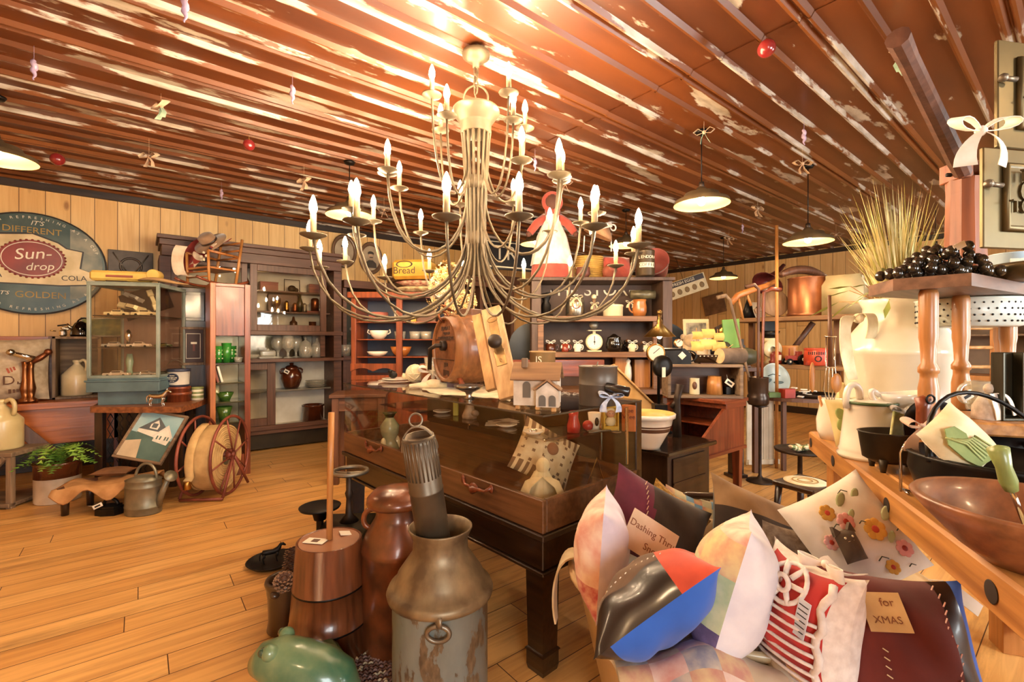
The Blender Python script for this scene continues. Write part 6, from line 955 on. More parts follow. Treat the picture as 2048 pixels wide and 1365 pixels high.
for x in (dx0 + .035, dx1 - .035):
    for y in (dy0 + .035, dy1 - .035): m = M(); m.lathe([(0, 0), (.026, 0), (.042, .475), (0, .475)], 4, 0, TR((x, y, 0), (0, 0, 45)), False); part('leg', m, [W_RED], t)
zb_ = .8655; p = at(1402, 3.62); t = thing('box_shelf', 'weathered open wooden box shelf standing on the slant desk', 'shelf', Vector((p.x, p.y, zb_)), CAMZ + rad(-6)); w_ = .275
m = M(); m.bx(-w_, w_, -.11, .11, 0, .022); m.bx(-w_, w_, -.11, .11, .235, .257); m.bx(-w_, -w_ + .024, -.11, .11, .022, .235); m.bx(w_ - .024, w_, -.11, .11, .022, .235); part('frame', m, [W_GREYX], t); m = M(); m.bx(-w_ + .02, w_ - .02, .095, .108, .02, .24); part('back', m, [W_WALX], t)
def dp(px, z, d=3.6): return at(px, d, z + .0005)
t = spin('tall_mug', 'cream tankard with a printed portrait inside the box shelf', 'mug', dp(1389, zb_ + .022), [(0, 0), (.036, 0), (.038, .005), (.036, .12), (.038, .125), (.03, .125), (.03, .01), (0, .01)], [CREAM]); m = M(); m.ball(-FW * .034 - RT * .012 + Vector((0, 0, .07)), (.018, .018, .03), 0, 10, 8); part('print', m, [W_WAL], t)
spin('wooden_tankard', 'reddish wooden tankard inside the box shelf', 'mug', dp(1429, zb_ + .022), [(0, 0), (.06, 0), (.05, .14), (.045, .14), (.05, .01), (0, .01)], [W_HONEYZ], None, 0, 14)
t = thing('hand_tool', 'dark tool with a paper tag inside the box shelf at right', 'tool', dp(1457, zb_ + .022), CAMZ); m = M(); m.box((0, 0, .03), (.06, .05, .06)); m.tube([(0, 0, .03), (.03, 0, .12)], .014, 8); part('body', m, [IRON], t); tag(t, (-.01, -.04, .09), (0, 35, 0), .07, .04)
ZB = zb_ + .257
t = thing('model_ship', 'model sailing ship with yellowed sails on the box shelf', 'ship', dp(1412, ZB, 3.62), CAMZ); m = M(); T = TR((0, 0, .05)); m.add([(-.13, 0, .05), (-.1, -.035, .02), (0, -.045, .0), (.1, -.035, .02), (.15, 0, .055), (.1, .035, .02), (0, .045, 0), (-.1, .035, .02), (-.09, 0, -.045), (.1, 0, -.045)], [[0, 1, 8], [1, 2, 9, 8], [2, 3, 9], [3, 4, 9], [4, 5, 9], [5, 6, 9], [6, 7, 8, 9], [7, 0, 8], [0, 7, 6, 5, 4, 3, 2, 1]], 0, False, T); part('hull', m, [W_DARKX], t); m = M(); m.box((0, 0, .003), (.1, .05, .006)); part('base', m, [W_WALX], t); m = M()
for k in range(5): m.box((-.06 + .03 * k, -.04, .06), (.008, .004, .008), 0)
part('gun_ports', m, [SWH], t); m = M()
for x, h in ((-.075, .23), (.01, .26), (.09, .22)): m.tube([(x, 0, .04), (x, 0, .05 + h)], .003, 5)
m.tube([(.14, 0, .1), (.21, 0, .15)], .003, 5); part('masts', m, [W_PINE], t); SAIL = mat('old_sail', 'd9b868', .8, 0, 'bf9a4c', 8)
for x, z, w, h in ((-.075, .1, .1, .075), (-.075, .19, .08, .06), (.01, .11, .12, .08), (.01, .2, .1, .07), (.09, .1, .1, .07), (.09, .18, .08, .06)):
    m = M(); vs = [(x - w / 2 + w * i / 6, -.012 - .02 * math.sin(PI * j / 4), z + h * j / 4) for j in range(5) for i in range(7)]; fs = [[j * 7 + i, j * 7 + i + 1, (j + 1) * 7 + i + 1, (j + 1) * 7 + i] for j in range(4) for i in range(6)]; m.add(vs, fs, 0, True); part('sail', m, [SAIL], t)
t = thing('birch_log', 'short cut log lying at the right end of the box shelf', 'log', dp(1452, ZB, 3.6), CAMZ + .1); m = M(); T = TR((.04, 0, .062), (0, 90, 12)); m.lathe([(.058, -.11, 0), (.062, 0, 0), (.06, .11, 0)], 20, 0, T); m.lathe([(0, -.11), (.058, -.11)], 20, 1, T, False); m.lathe([(.06, .11), (0, .11)], 20, 1, T, False); part('log', m, [mat('bark', '7a6450', .9, 0, '5a4838', 9, bump=.3), mat('cut_wood', 'bba27a', .8, 0, '9c8460', 9)], t)
t = thing('adding_machine', 'black old adding machine with a diamond badge on the box shelf', 'machine', dp(1350, ZB, 3.62), CAMZ); m = M(); m.prism([(-.12, 0), (.1, 0), (.1, .08), (.05, .12), (-.12, .12)], -.07, .07, 0, TR((0, 0, 0), (90, 0, 0))); m.torus(.06, .008, 0, TR((.09, -.04, .06), (90, 0, 0), (1, .7, 1))); part('body', m, [IRON], t); m = M(); m.box((.03, -.0715, .065), (.045, .002, .045), 0, TR((.03, -.0715, .065), (0, 45, 0)) @ TR((-.03, .0715, -.065))); part('badge', m, [SWH], t); tag(t, (-.1, -.075, .03), (0, 0, 0), .03, .06)
p = at(1319, 3.36); t = thing('gauge_lamp', 'brass cone lamp mounted with steam gauges beside the box shelf', 'lamp', Vector((p.x, p.y, .0)), CAMZ); m = M(); m.box((0, 0, .651), (.14, .14, .02)); m.box((0, 0, .75), (.09, .09, .19)); m.tube([(0, .02, .84), (0, .02, 1.5), (0, 0, 1.52)], .011, 8); part('stand', m, [IRON], t)
m = M(); m.lathe([(.112, 1.33), (.115, 1.33), (.02, 1.425), (.02, 1.45), (.012, 1.46), (.014, 1.5), (0, 1.5)], 30); m.ball((0, 0, 1.505), .02, 0, 10, 8); part('shade', m, [mat('antique_brass', '8a6b38', .35, .9, '6a4f28')], t); m = M(); m.ball((0, 0, 1.335), .018, 0, 10, 8); part('bulb', m, [LAMPB], t)
for x, z, r in ((-.04, 1.215, .065), (.125, 1.285, .03)):
    m = M(); m.lathe([(0, 0), (r, 0), (r, .03), (r * .88, .035), (r * .86, .03), (0, .03)], 26, 0, TR((x, -.02, z), (90, 0, 0))); o = part('gauge', m, [BRASS], t); m = M(); m.lathe([(0, .031), (r * .86, .031)][::-1], 26, 0, TR((x, -.02, z), (90, 0, 0)), False); m.box((x + .01 * r / .06, -.0525, z + .01), (r * .9, .001, .004), 1, TR((x, 0, z), (0, -40, 0)) @ TR((-x, 0, -z)), 0); part('dial', m, [PAPER, INK], o)
m = M(); m.lathe([(0, -.02), (.075, -.02), (.08, 0), (.075, .02), (.03, .025), (0, .025)], 26, 0, TR((.0, -.06, 1.12), (90, 0, 20))); part('valve_wheel', m, [IRON], t); m = M(); m.box((.0, -.095, 1.08), (.025, .002, .07), 0, b=0); part('price_tag', m, [PAPER], t)
m = M(); m.tube([(.02, 0, 1.24), (.16, 0, 1.24), (.16, 0, 1.28)], .01, 6); part('pipe', m, [IRON], t)
t = thing('iron_hand_pump', 'small grey iron hand tool standing on the desk edge', 'tool', at(1354, 3.2, .0), CAMZ); m = M(); m.tube([(0, 0, .641), (0, 0, .82), (0.0, 0, .9), (.02, 0, 1.0)], [.03, .026, .022, .028], 10); m.tube([(0, 0, .9), (-.04, 0, .84)], .014, 8); part('body', m, [IRONB], t)
t = thing('dark_nightstand', 'dark glossy low chest right of the showcase', 'nightstand', (0, 0, 0)); nx0, nx1, ny0, ny1 = 2.43, 3.0, 1.56, 2.12
GLB = mat('gloss_brown', '33241a', .18, 0, '241810', 3, coat=.6); m = M(); m.bx(nx0, nx1, ny0, ny1, .612, .64, b=.006); part('top', m, [GLB], t); m = M(); m.bx(nx0 + .05, nx1 - .03, ny0 + .04, ny1 - .03, .28, .612); part('body', m, [W_DARK], t); m = M(); m.bx(nx0 + .1, nx1 - .1, ny0 + .025, ny0 + .04, .42, .435); m.bx(nx0 + .1, nx1 - .1, ny0 + .03, ny0 + .04, .3, .58); part('side_panel', m, [W_DARKX], t)
for x in (nx0 + .06, nx1 - .05):
    for y in (ny0 + .06, ny1 - .05): m = M(); m.bx(x - .025, x + .025, y - .025, y + .025, 0, .28); part('leg', m, [W_DARK], t)
spin('mixing_bowl', 'large cream mixing bowl with brown bands on the dark chest', 'bowl', at(1296, 2.88, .6405), [(0, 0), (.07, 0), (.075, .015), (.11, .08), (.128, .11), (.13, .118, 1), (.135, .133, 1), (.136, .137), (.138, .142, 1), (.14, .147, 1), (.15, .19), (.163, .192), (.165, .215), (.158, .217), (.14, .18, 2), (.1, .07, 2), (.05, .02, 2), (0, .02, 2)], [WHITE, mat('bowl_band', '5a3a2a', .3), mat('bowl_inside', 'dcb868', .3, coat=.3)], None, 0, 40)
t = thing('plank_rack', 'open rack of rough planks carrying the copper boiler', 'rack', (0, 0, 0)); qx0, qx1, qy0, qy1 = 5.35, 5.8, .75, 2.62; RKY = wood('rack_plank', '9a7148', '6b4a2c', 'y', .6)
for z in (1.56, 1.05): m = M(); m.bx(qx0, qx1, qy0, qy1, z - .045, z); part('shelf', m, [RKY], t)
for y in (qy0 + .05, (qy0 + qy1) / 2, qy1 - .05): m = M(); m.bx(qx1 - .06, qx1, y - .03, y + .03, 0, 1.515); part('post', m, [W_OAK], t)
for y in (qy0 + .05, qy1 - .05): m = M(); m.bx(qx0 + .02, qx0 + .06, y - .02, y + .02, 0, 1.515); part('front_post', m, [W_OAK], t)
m = M(); m.tube([(qx1 - .08, 2.2, 1.06), (qx1 - .08, 1.9, 1.5)], .03, 6); part('brace', m, [W_WAL], t)
def rk(px, z, X=5.57): return onX(px, X, z + .0005)
def rspin(name, label, cat, px, z, prof, ma, X=5.57, **k): return spin(name, label, cat, rk(px, z, X), prof, ma, **k)
t = rspin('copper_boiler', 'large round copper boiler on the top plank of the rack', 'boiler', 1614, 1.56, [(0, 0), (.185, 0), (.19, .01), (.192, .03), (.18, .04), (.18, .4), (.185, .41), (.178, .415), (0, .41)], [mat('copper_boiler', 'a86a44', .4, .7, '7d4a2e', 4)]); 
t = thing('wooden_yoke', 'curved wooden yoke lying on the copper boiler', 'yoke', rk(1608, 1.56 + .415), CAMZ + .3); m = M(); m.tube(bez((-.32, 0, .02), (-.1, 0, .12), (.1, 0, .1), (.3, 0, .03)), [.03, .035, .04, .045, .045, .045, .045, .045, .045, .04, .035, .03, .025], 10); part('beam', m, [W_WAL], t)
t = thing('wooden_paddle', 'round flat wooden butter paddle leaning on the rack', 'paddle', rk(1548, 1.56, 5.45), CAMZ); m = M(); m.lathe([(0, -.012), (.155, -.012), (.16, 0), (.155, .012), (0, .012)], 30, 0, TR((0, 0, .165), (78, 0, 0))); m.box((-.14, .0, .1), (.16, .022, .05), 0, TR((-.14, 0, .1), (0, -25, 0)) @ TR((.14, 0, -.1))); part('blade', m, [wood('paddle_wood', '9c7a5a', '7d5e42', 'z', .6)], t)
t = thing('scythe_handle', 'long curved orange wooden scythe handle resting along the rack top', 'scythe', (0, 0, 0)); m = M(); pts = [P(1462, 608, 4.8), P(1475, 592, 4.82), P(1500, 582, 4.85), P(1530, 573, 4.9), P(1552, 562, 4.95)]; m.tube(pts, [.03, .034, .034, .03, .026], 10); part('snath', m, [W_HONEY], t); m = M(); m.tube([P(1476, 592, 4.82), P(1486, 640, 4.82)], .014, 8); m.tube([P(1492, 584, 4.85), P(1502, 612, 4.85)], .014, 8); part('pegs', m, [W_HONEYZ], t)
t = thing('eye_card', 'white card with a dark oval picture on the rack top', 'card', rk(1520, 1.56, 5.6), CAMZ, None, (rad(-12), 0, CAMZ)); m = M(); m.box((0, 0, .1), (.14, .006, .19)); part('card', m, [PAPER], t); m = M(); m.ball((0, -.004, .12), (.04, .003, .03), 0, 14, 6); part('print', m, [INK], t)
t = thing('gramophone_horn', 'dark burgundy gramophone horn above the rack', 'horn', P(1542, 548, 5.75), 0); m = M(); T = aim((0, 0, 0), -RT * .6 - Vector((0, 0, .55)) - FW * .3); m.lathe([(0, -.26), (.02, -.26), (.03, -.12), (.07, .02), (.15, .1), (.17, .12), (.14, .1), (.05, .02), (.015, -.2), (0, -.2)], 20, 0, T); part('horn', m, [mat('burgundy', '5e2526', .3, .1, '451819', coat=.3)], t); m = M(); m.box((.12, .0, -.27), (.05, .05, .36)); m.box((.12, 0, -.44), (.18, .18, .02)); part('stand', m, [W_DARK], t); t.location = onX(1545, 5.6, 2.011)
t = thing('hay_fork_handle', 'long upright wooden pole reaching toward the ceiling by the paddle', 'pole', at(1553, 4.75, 0), 0); m = M(); m.tube([(0, 0, 0), (.01, .0, 1.2), (.03, .01, hz(450, 4.75))], .017, 8); part('pole', m, [W_HONEYZ], t)
t = rspin('cream_tin', 'large square cream metal tin at the right of the rack top', 'tin', 1690, 1.56, [(0, 0), (.24, 0), (.24, .3), (.2, .36), (.2, .4), (0, .4)], [mat('tin_beige', 'b9a67c', .5, .2, '9c8a62', 4)], 5.6, seg=4, rz=.9)
t = rspin('tin_funnel', 'tall black metal funnel behind the walking canes', 'funnel', 1497, 1.56, [(0, 0), (.09, 0), (.05, .12), (.015, .24), (0, .25)], [IRON])
t = thing('meat_grinder', 'white enamel grinder with a round plate on the lower plank', 'grinder', rk(1540, 1.05, 5.5), CAMZ); m = M(); m.lathe([(0, 0), (.06, 0), (.03, .05), (.03, .2), (.07, .24), (.075, .28), (0, .28)], 20); m.lathe([(.03, -.02), (.1, -.02), (.1, .02), (.03, .02)], 26, 0, TR((-.01, -.06, .16), (85, 0, 0))); part('body', m, [CREAM], t); m = M(); m.lathe([(0, .28), (.07, .285), (.1, .36), (.09, .36), (.0, .3)], 18); m.box((-.03, 0, .42), (.16, .12, .12)); part('hopper', m, [IRON], t)
t = rspin('glass_lantern', 'small red lantern on the lower plank', 'lantern', 1552, 1.05, [(0, 0), (.065, 0), (.07, .03), (.055, .04), (.06, .1), (.045, .13), (.02, .14), (0, .14)], [mat('lantern_red', '8a2e22', .3, 0, '6a2018', coat=.4)], 5.42); m = M(); m.box((.0, -.06, .07), (.045, .01, .06)); part('pane', m, [WHITE], t, rot=(0, 0, CAMZ * 180 / PI))
rspin('orange_jar', 'round orange jar behind the toy tractor', 'jar', 1578, 1.05, [(0, 0), (.09, 0), (.1, .1), (.09, .18), (.095, .2), (0, .2)], [mat('jar_orange', 'cc8844', .4, 0, 'b06c30')], 5.62)
t = thing('toy_tractor', 'red toy tractor with black wheels on the lower plank', 'toy tractor', rk(1588, 1.05, 5.42), CAMZ); m = M(); m.box((0, 0, .07), (.16, .06, .05)); m.box((.05, 0, .11), (.05, .05, .06)); m.tube([(-.05, 0, .09), (-.05, 0, .17)], .006, 6); part('body', m, [mat('tractor_red', 'a8473c', .45)], t)
for x, r in ((.07, .055), (-.07, .032)):
    for s_ in (-1, 1): m = M(); m.cyl((0, 0, -.012), r, .024, 0, 18, TR((x, s_ * .045, r), (90, 0, 0))); m.cyl((0, 0, -.013), r * .4, .026, 1, 12, TR((x, s_ * .045, r), (90, 0, 0))); part('wheel', m, [IRON, SWH], t)
t = rspin('red_coffee_can', 'orange red tin can with dark lettering on the lower plank', 'tin', 1634, 1.05, [(0, 0), (.115, 0), (.118, .006), (.118, .15), (.115, .156), (.118, .16), (.118, .175), (.11, .178), (0, .178)], [mat('can_red', 'c0472a', .35, .1, 'a83c22', 4)], 5.42); T = TR((0, 0, 0), (0, 0, CAMZ * 180 / PI + -28)); m = M(); [m.box((0, 0, 0), (.009, .003, .032 - .008 * (k % 3 == 1)), 0, T @ TR((.1185 * math.sin(a), -.1185 * math.cos(a), .125), (0, 0, a * 180 / PI)), 0) for k, a in enumerate(rad(-42 + 9 * q) for q in range(9))]; m.torus(.026, .006, 0, T @ TR((0, -.118, .07), (90, 0, 0)), 18, 5); part('lettering', m, [INK], t)
t = thing('long_table', 'long dark table behind the model ship', 'table', at(1432, 4.75), CAMZ); m = M(); m.box((0, 0, 1.02), (.72, .4, .04)); part('top', m, [W_WALX], t)
for x in (-.32, .32):
    for y in (-.16, .16): m = M(); m.box((x, y, .5), (.05, .05, 1.0)); part('leg', m, [W_WAL], t)
def ft(px, z=1.0405, d=4.75): return at(px, d, z)
m = M(); m.bx(-.26, .3, -.08, .12, 0, .22); solo('wooden_box', m, [W_DARKX], 'dark wooden chest behind the model ship sails', 'box', ft(1425, d=4.82), CAMZ)
t = thing('photo_card', 'old brown landscape photograph in a cream mount above the ship', 'picture', ft(1394, 1.2605, 4.8), CAMZ, None, (rad(-8), 0, CAMZ)); m = M(); m.box((0, 0, .17), (.27, .008, .2)); part('mount', m, [mat('mount_cream', 'cdb88c', .7)], t); m = M(); m.box((0, -.005, .165), (.21, .003, .13), 0, None, 0); part('photograph', m, [mat('sepia_photo', 'a3957a', .6, 0, '4a4436', 12)], t); m = M(); m.box((0, .005, .04), (.05, .01, .08)); part('stand', m, [W_WAL], t)
t = thing('box_camera', 'dark wooden house shaped box with a round brass lens', 'camera', ft(1447, 1.2605, 4.78), CAMZ - .3); m = M(); m.prism([(-.08, 0), (.08, 0), (.08, .09), (0, .135), (-.08, .09)], -.07, .07, 0, TR((0, 0, .09), (90, 0, 0))); m.box((0, 0, .045), (.12, .1, .09)); part('body', m, [W_DARK], t); m = M(); m.lathe([(0, 0), (.045, 0), (.045, .02), (.035, .03), (0, .02)], 20, 0, TR((-.01, -.07, .14), (90, 0, 0))); part('lens', m, [BRASS], t)
for k, (px, lb) in enumerate(((1375, 'tan plush animal left of the model ship sails'), (1400, 'pale plush animal behind the ship masts'))):
    t = thing('plush_toy', lb, 'plush toy', ft(px, 1.0405, 4.4 if False else 4.66), CAMZ, 'plush animals'); PL = mat('plush_tan' if k == 0 else 'plush_pale', ('b8a07c', 'd3bfa4')[k], .95, 0, '99805f', 20, bump=.4, sheen=.5); m = M(); m.ball((0, 0, .13), (.1, .08, .13), 0, 18, 12); m.ball((.02, -.04, .26), (.075, .07, .07), 0, 16, 12); m.ball((-.05, -.02, .3), .03, 0, 10, 8); m.ball((.08, -.02, .3), .03, 0, 10, 8); part('body', m, [PL], t); m = M(); m.ball((.02, -.11, .25), .012, 0, 8, 6); part('nose', m, [INK], t)
t = thing('green_board', 'bright green rectangular board standing by the canes', 'board', at(1482, 4.64, 0), CAMZ); m = M(); m.box((0, 0, hz(668, 4.55)), (.17, .02, .3), 0, TR((0, 0, 0), (0, -4, 0))); part('panel', m, [mat('grass_green', '6f9a3c', .5, 0, '5f8a32', 4)], t); m = M(); m.box((0, .02, 1.1), (.05, .025, .12)); m.box((0, .02, 1.05), (.16, .12, .018)); part('easel_post', m, [W_WAL], t)
t = thing('duck_decoy', 'mallard duck decoy with a yellow bill near the log', 'decoy', at(1464, 4.45, .0), CAMZ + .2); DG = mat('duck_green', '4a4a34', .4, 0, '35362a'); z0 = 1.1; m = M(); m.ball((.1, 0, z0 + .05), (.2, .09, .09), 0, 18, 10); m.ball((-.09, -.02, z0 + .14), (.055, .05, .055), 0, 14, 10); m.torus(.05, .008, 1, TR((-.07, -.02, z0 + .09))); part('body', m, [DG, SWH], t); m = M(); m.tube([(-.11, -.05, z0 + .13), (-.13, -.1, z0 + .1), (-.14, -.14, z0 + .085)], [.03, .026, .012], 8); part('bill', m, [mat('bill_yellow', 'c9a63c', .4)], t); m = M(); m.box((.04, 0, z0 / 2 - .02), (.1, .1, z0 - .04)); m.box((.04, 0, .015), (.16, .14, .03)); part('plinth', m, [W_DARK], t)
t = thing('dark_speaker', 'dark round speaker cabinet behind the duck decoy', 'speaker', at(1462, 4.78, 1.0405), CAMZ); m = M(); m.box((0, 0, .14), (.2, .14, .28)); m.lathe([(.05, 0), (.085, 0), (.085, .02), (.06, .03), (.03, .01), (0, .01)], 20, 0, TR((.02, -.07, .15), (90, 0, 0))); part('body', m, [mat('speaker_dark', '40352b', .6)], t)
t = thing('bucket_stand', 'slim iron floor stand holding a dark bucket of canes', 'stand', at(1520, 4.3), CAMZ); m = M(); m.lathe([(0, 0), (.12, 0), (.11, .015), (.03, .03), (.014, .06), (.014, .68), (.07, .7), (0, .71)], 24); part('stand', m, [IRONB], t)
t = thing('cane_bucket', 'dark metal bucket full of walking canes', 'bucket', at(1516, 4.3, .7105), CAMZ); m = M(); m.lathe([(0, 0), (.08, 0), (.09, .02), (.092, .08), (.08, .1), (.085, .12), (.088, .25), (.095, .255), (.085, .255), (.075, .03), (0, .03)], 26); part('body', m, [mat('bucket_dark', '4a3a30', .3, .5, '34281f', 5)], t)
for k, (x0_, x1_, lb, h, ma) in enumerate(((-.03, -.26, 'slanted dark walking cane at the left of the bucket', 1.68, W_GREY), (.0, .005, 'straight brown cane with a crook in the bucket', 1.78, W_WAL), (.03, .055, 'straight reddish cane at the right of the bucket', 1.75, W_RED))):
    m = M(); b0 = .745; pts = [(x0_, 0, b0), ((x0_ + x1_) / 2, 0, (b0 + h) / 2), (x1_, 0, h)]; pts += ([(x1_ - .04, 0, h + .04), (x1_ - .12, 0, h + .02)] if k < 2 else [(x1_ + .06, -.02, h + .03), (x1_ + .14, -.03, h + .02)]); m.tube(pts, [.013, .013, .014, .02, .02], 8); solo('walking_cane', m, [ma], lb, 'cane', at(1516, 4.3, 0), CAMZ, 'walking canes in the bucket')
t = thing('work_table', 'brown round edged table behind the workbench', 'table', at(1612, 4.78), CAMZ); m = M(); m.prism([(.46 * math.cos(a), .3 * math.sin(a)) for a in [2 * PI * i / 28 for i in range(28)]], .7, .735); part('top', m, [W_WALX], t); 
for x in (-.3, .3):
    for y in (-.12, .12): m = M(); m.box((x, y, .35), (.04, .04, .7)); part('leg', m, [W_WAL], t)
t = thing('round_enamel_tray', 'round pale enamel tray with blue bird pattern leaning up on the table', 'tray', at(1556, 4.86, .737), CAMZ + .2, None, (rad(-14), 0, CAMZ + .15)); m = M(); m.lathe([(0, 0), (.15, 0), (.165, .012), (.168, .01), (.16, -.006), (0, -.006)], 36, 0, TR((0, 0, .17), (90, 0, 0))); part('tray', m, [mat('enamel_pale', 'b9c4bc', .3, 0, 'a3b2ac', 4, coat=.3)], t); m = M(); m.ball((-.02, -.004, .17), (.05, .003, .02), 0, 12, 6, TR((0, 0, 0), (0, -25, 0))); m.ball((.03, -.004, .13), (.06, .003, .016), 0, 12, 6); m.tube([(-.08, -.003, .2), (-.02, -.003, .22), (.06, -.003, .2)], .005, 5); part('bird_print', m, [mat('print_grey', '5d706e', .5)], t)
m = M(); m.lathe([(0, 0), (.17, 0), (.2, .04), (.195, .042), (.165, .008), (0, .008)], 32); solo('dark_platter', m, [IRONB], 'wide dark shallow platter on the work table', 'platter', at(1630, 4.66, .7355))
boxy_at('green_box', 'low green box on the work table', 'box', at(1548, 4.66, .7355), (.14, .08, .05), mat('box_green', '5d7a3a', .5)); boxy_at('red_tin', 'red tin with a paper tag on the work table', 'tin', at(1574, 4.62, .7355), (.12, .09, .09), RED, 10)
m = M()
for k in range(8): m.box((R.gauss(0, .05), R.gauss(0, .03), .02 + .008 * k), (.06, .03, .012), k % 2, TR((0, 0, 0), (R.uniform(-20, 20), 0, R.uniform(0, 180))), .002)
solo('paper_tags', m, [PAPER, CLOTHW], 'small heap of white paper tags on the dark platter', 'tags', at(1606, 4.66, .745))
t = thing('white_beadboard', 'white painted beadboard panel standing under the work table', 'panel', at(1520, 4.78), CAMZ + .1); m = M()
for k in range(5): m.box((-.12 + .06 * k, 0, .36), (.057, .02, .66))
m.box((0, .012, .36), (.29, .01, .66)); part('boards', m, [mat('white_paint', 'd9cfbb', .6, 0, 'c2b69e', 6)], t); m = M(); m.box((.03, -.01, .06), (.34, .03, .05)); part('foot_rail', m, [MATS['white_paint']], t)
t = thing('tier_stand', 'dark round flat stand with wrapped parcels below the table', 'stand', at(1600, 3.55), CAMZ); m = M(); m.lathe([(0, .0), (.1, 0), (.02, .03), (.016, .44), (.17, .455), (.175, .475), (.168, .475), (.16, .463), (0, .463)], 28); part('stand', m, [IRONB], t)
for k in range(4): m = M(); m.pillow(.09, .06, .04, TR((0, 0, .03), (40 * (k % 2), 20, 50 * k)), lambda u, v, f: int(u * 3 + 5) % 2, 8); solo('candy_parcel', m, [CLOTHC, mat('parcel_green', '7a8a5a', .8)], ['green and cream parcel at the left on the round stand', 'green and cream parcel behind on the round stand', 'green and cream parcel in front on the round stand', 'green and cream parcel at the right on the round stand'][k], 'parcel', at(1590 + 9 * k, 3.5 + .03 * (k % 2), .464), CAMZ, 'wrapped parcels')
t = thing('doily_stool', 'dark square stool with a round cream doily left of the workbench', 'stool', at(1612, 2.95), CAMZ + rad(28)); m = M(); m.box((0, 0, .39), (.3, .26, .035), b=.008); part('seat', m, [W_DARKX], t)
for x in (-.12, .12):
    for y in (-.1, .1): m = M(); m.tube([(x, y, .375), (x * 1.1, y * 1.1, .2), (x * 1.25, y * 1.25, 0)], [.022, .018, .02], 8); part('leg', m, [W_DARK], t)
m = M(); m.lathe([(0, .006), (.1, .006), (.12, .004), (.12, 0), (0, 0)], 32); m.torus(.07, .004, 1, TR((0, 0, .007))); m.torus(.04, .004, 1, TR((0, 0, .007))); solo('round_doily', m, [CLOTHC, mat('doily_tan', 'a98a58', .8)], 'round cream doily lying on the dark stool', 'doily', at(1610, 2.95, .4085))
t = thing('egg_sign', 'long tilted white sign lettered FRESH EGGS with a row of egg holes', 'sign', P(1372, 574, 6.6), CAMZ + .3, None, (0, rad(-19), CAMZ)); m = M(); m.box((0, 0, 0), (.6, .02, .24), 0, None, .01); part('board', m, [mat('sign_offwhite', 'd8c9a4', .5, 0, 'c2b18a', 5)], t); m = M(); m.box((0, -.012, .075), (.56, .006, .075)); part('header', m, [W_DARKX], t); m = M(); m.text('FRESH EGGS', .06, TR((-.02, -.016, .075), (90, 0, 0)), 0, .001); part('lettering', m, [SWH], t); m = M()
for k in range(5): m.ball((-.22 + .11 * k, -.012, -.04), (.035, .01, .042), 0, 14, 6); 
part('egg_holes', m, [mat('egg_dark', '8a7048', .6)], t); m = M(); m.tube([(0, .012, .1), (0, .012, .45)], .003, 5); part('hanger', m, [IRON], t)
t = thing('hanging_skillet', 'brown flat square skillet hung on the far pine wall', 'pan', P(1428, 590, 8.0), CAMZ + .3); t.location = onX(1428, 9.21, hz(590, 7.6)); t.rotation_euler = (0, 0, rad(-90)); m = M(); m.box((0, 0, 0), (.46, .03, .4), 0, TR((0, 0, 0), (0, -12, 0)), .05 if False else .014); part('pan', m, [mat('rust_pan', '8f6a48', .6, .2, '6e4f34', 6)], t)
t = thing('pine_cupboard', 'honey pine cupboard with an open grey hutch top behind the rack', 'cupboard', (0, 0, 0)); m = M(); m.bx(6.6, 7.1, .3, 1.9, 0, .95); m.bx(6.65, 7.1, .3, .36, .95, 1.75); m.bx(6.65, 7.1, 1.0, 1.06, .95, 1.75); m.bx(6.65, 7.1, 1.84, 1.9, .95, 1.75); m.bx(6.6, 7.1, .28, 1.92, 1.75, 1.8); part('carcass', m, [W_HONEYZ], t); m = M(); m.bx(7.06, 7.1, .36, 1.84, .95, 1.75); part('back', m, [mat('grey_back', '8a7868', .6)], t); m = M(); m.bx(6.68, 7.06, .36, 1.84, 1.35, 1.37); part('shelf', m, [W_GREYX], t)
for y in (.35, 1.12): m = M(); m.bx(6.585, 6.6, y, y + .72, .1, .85); part('door', m, [W_HONEYZ], t)
t = thing('ladder_rack', 'slatted pine rack standing behind the turned shelf legs', 'rack', (0, 0, 0)); p0 = at(1948, 3.6); 
for s_ in (-.16, .16): m = M(); q_ = p0 + RT * s_; m.box((q_.x, q_.y, .75), (.05, .05, 1.5)); part('post', m, [W_HONEYZ], t)
m = M()
for k in range(9): m.tube([p0 - RT * .16 + Vector((0, 0, .2 + .15 * k)), p0 + RT * .16 + Vector((0, 0, .2 + .15 * k))], .014, 6)
part('slats', m, [W_PINEX], t)
BO = at(1617, 2.325); bb = (RT * -.354 + FW * -.935); bw = (RT * .935 + FW * -.354); BZ = .85
def be(s, v, z=BZ): p = BO + bb * s + bw * v; return Vector((p.x, p.y, z))
t = thing('workbench', 'heavy honey coloured wood workbench with dog holes along its front edge', 'workbench', BO, math.atan2(bb.y, bb.x))
BT = wood('bench_top', 'c68c4c', '8c5828', 'x', .38, coat=.2); L_ = 2.0; m = M()
m.bx(-.14, L_, .07, .78, BZ - .075, BZ, 0, None, .006); m.bx(0, L_, 0, .07, BZ - .095, BZ, 0, None, .008); part('top', m, [BT], t)
HOLE = mat('hole_dark', '2a190d', .8); m = M()
for s_ in (.05, .42, .98, 1.5): m = M(); m.lathe([(0, 0), (.021, 0), (.023, .001), (.021, .0015), (0, .0015)], 20, 0, TR((s_, -.0005, BZ - .048), (90, 0, 0))); part('dog_hole', m, [HOLE], t)
for s_ in (.12, 1.75):
    for v in (.1, .7): m = M(); m.box((s_, v, .385), (.1, .08, .77)); part('leg', m, [W_HONEYZ], t)
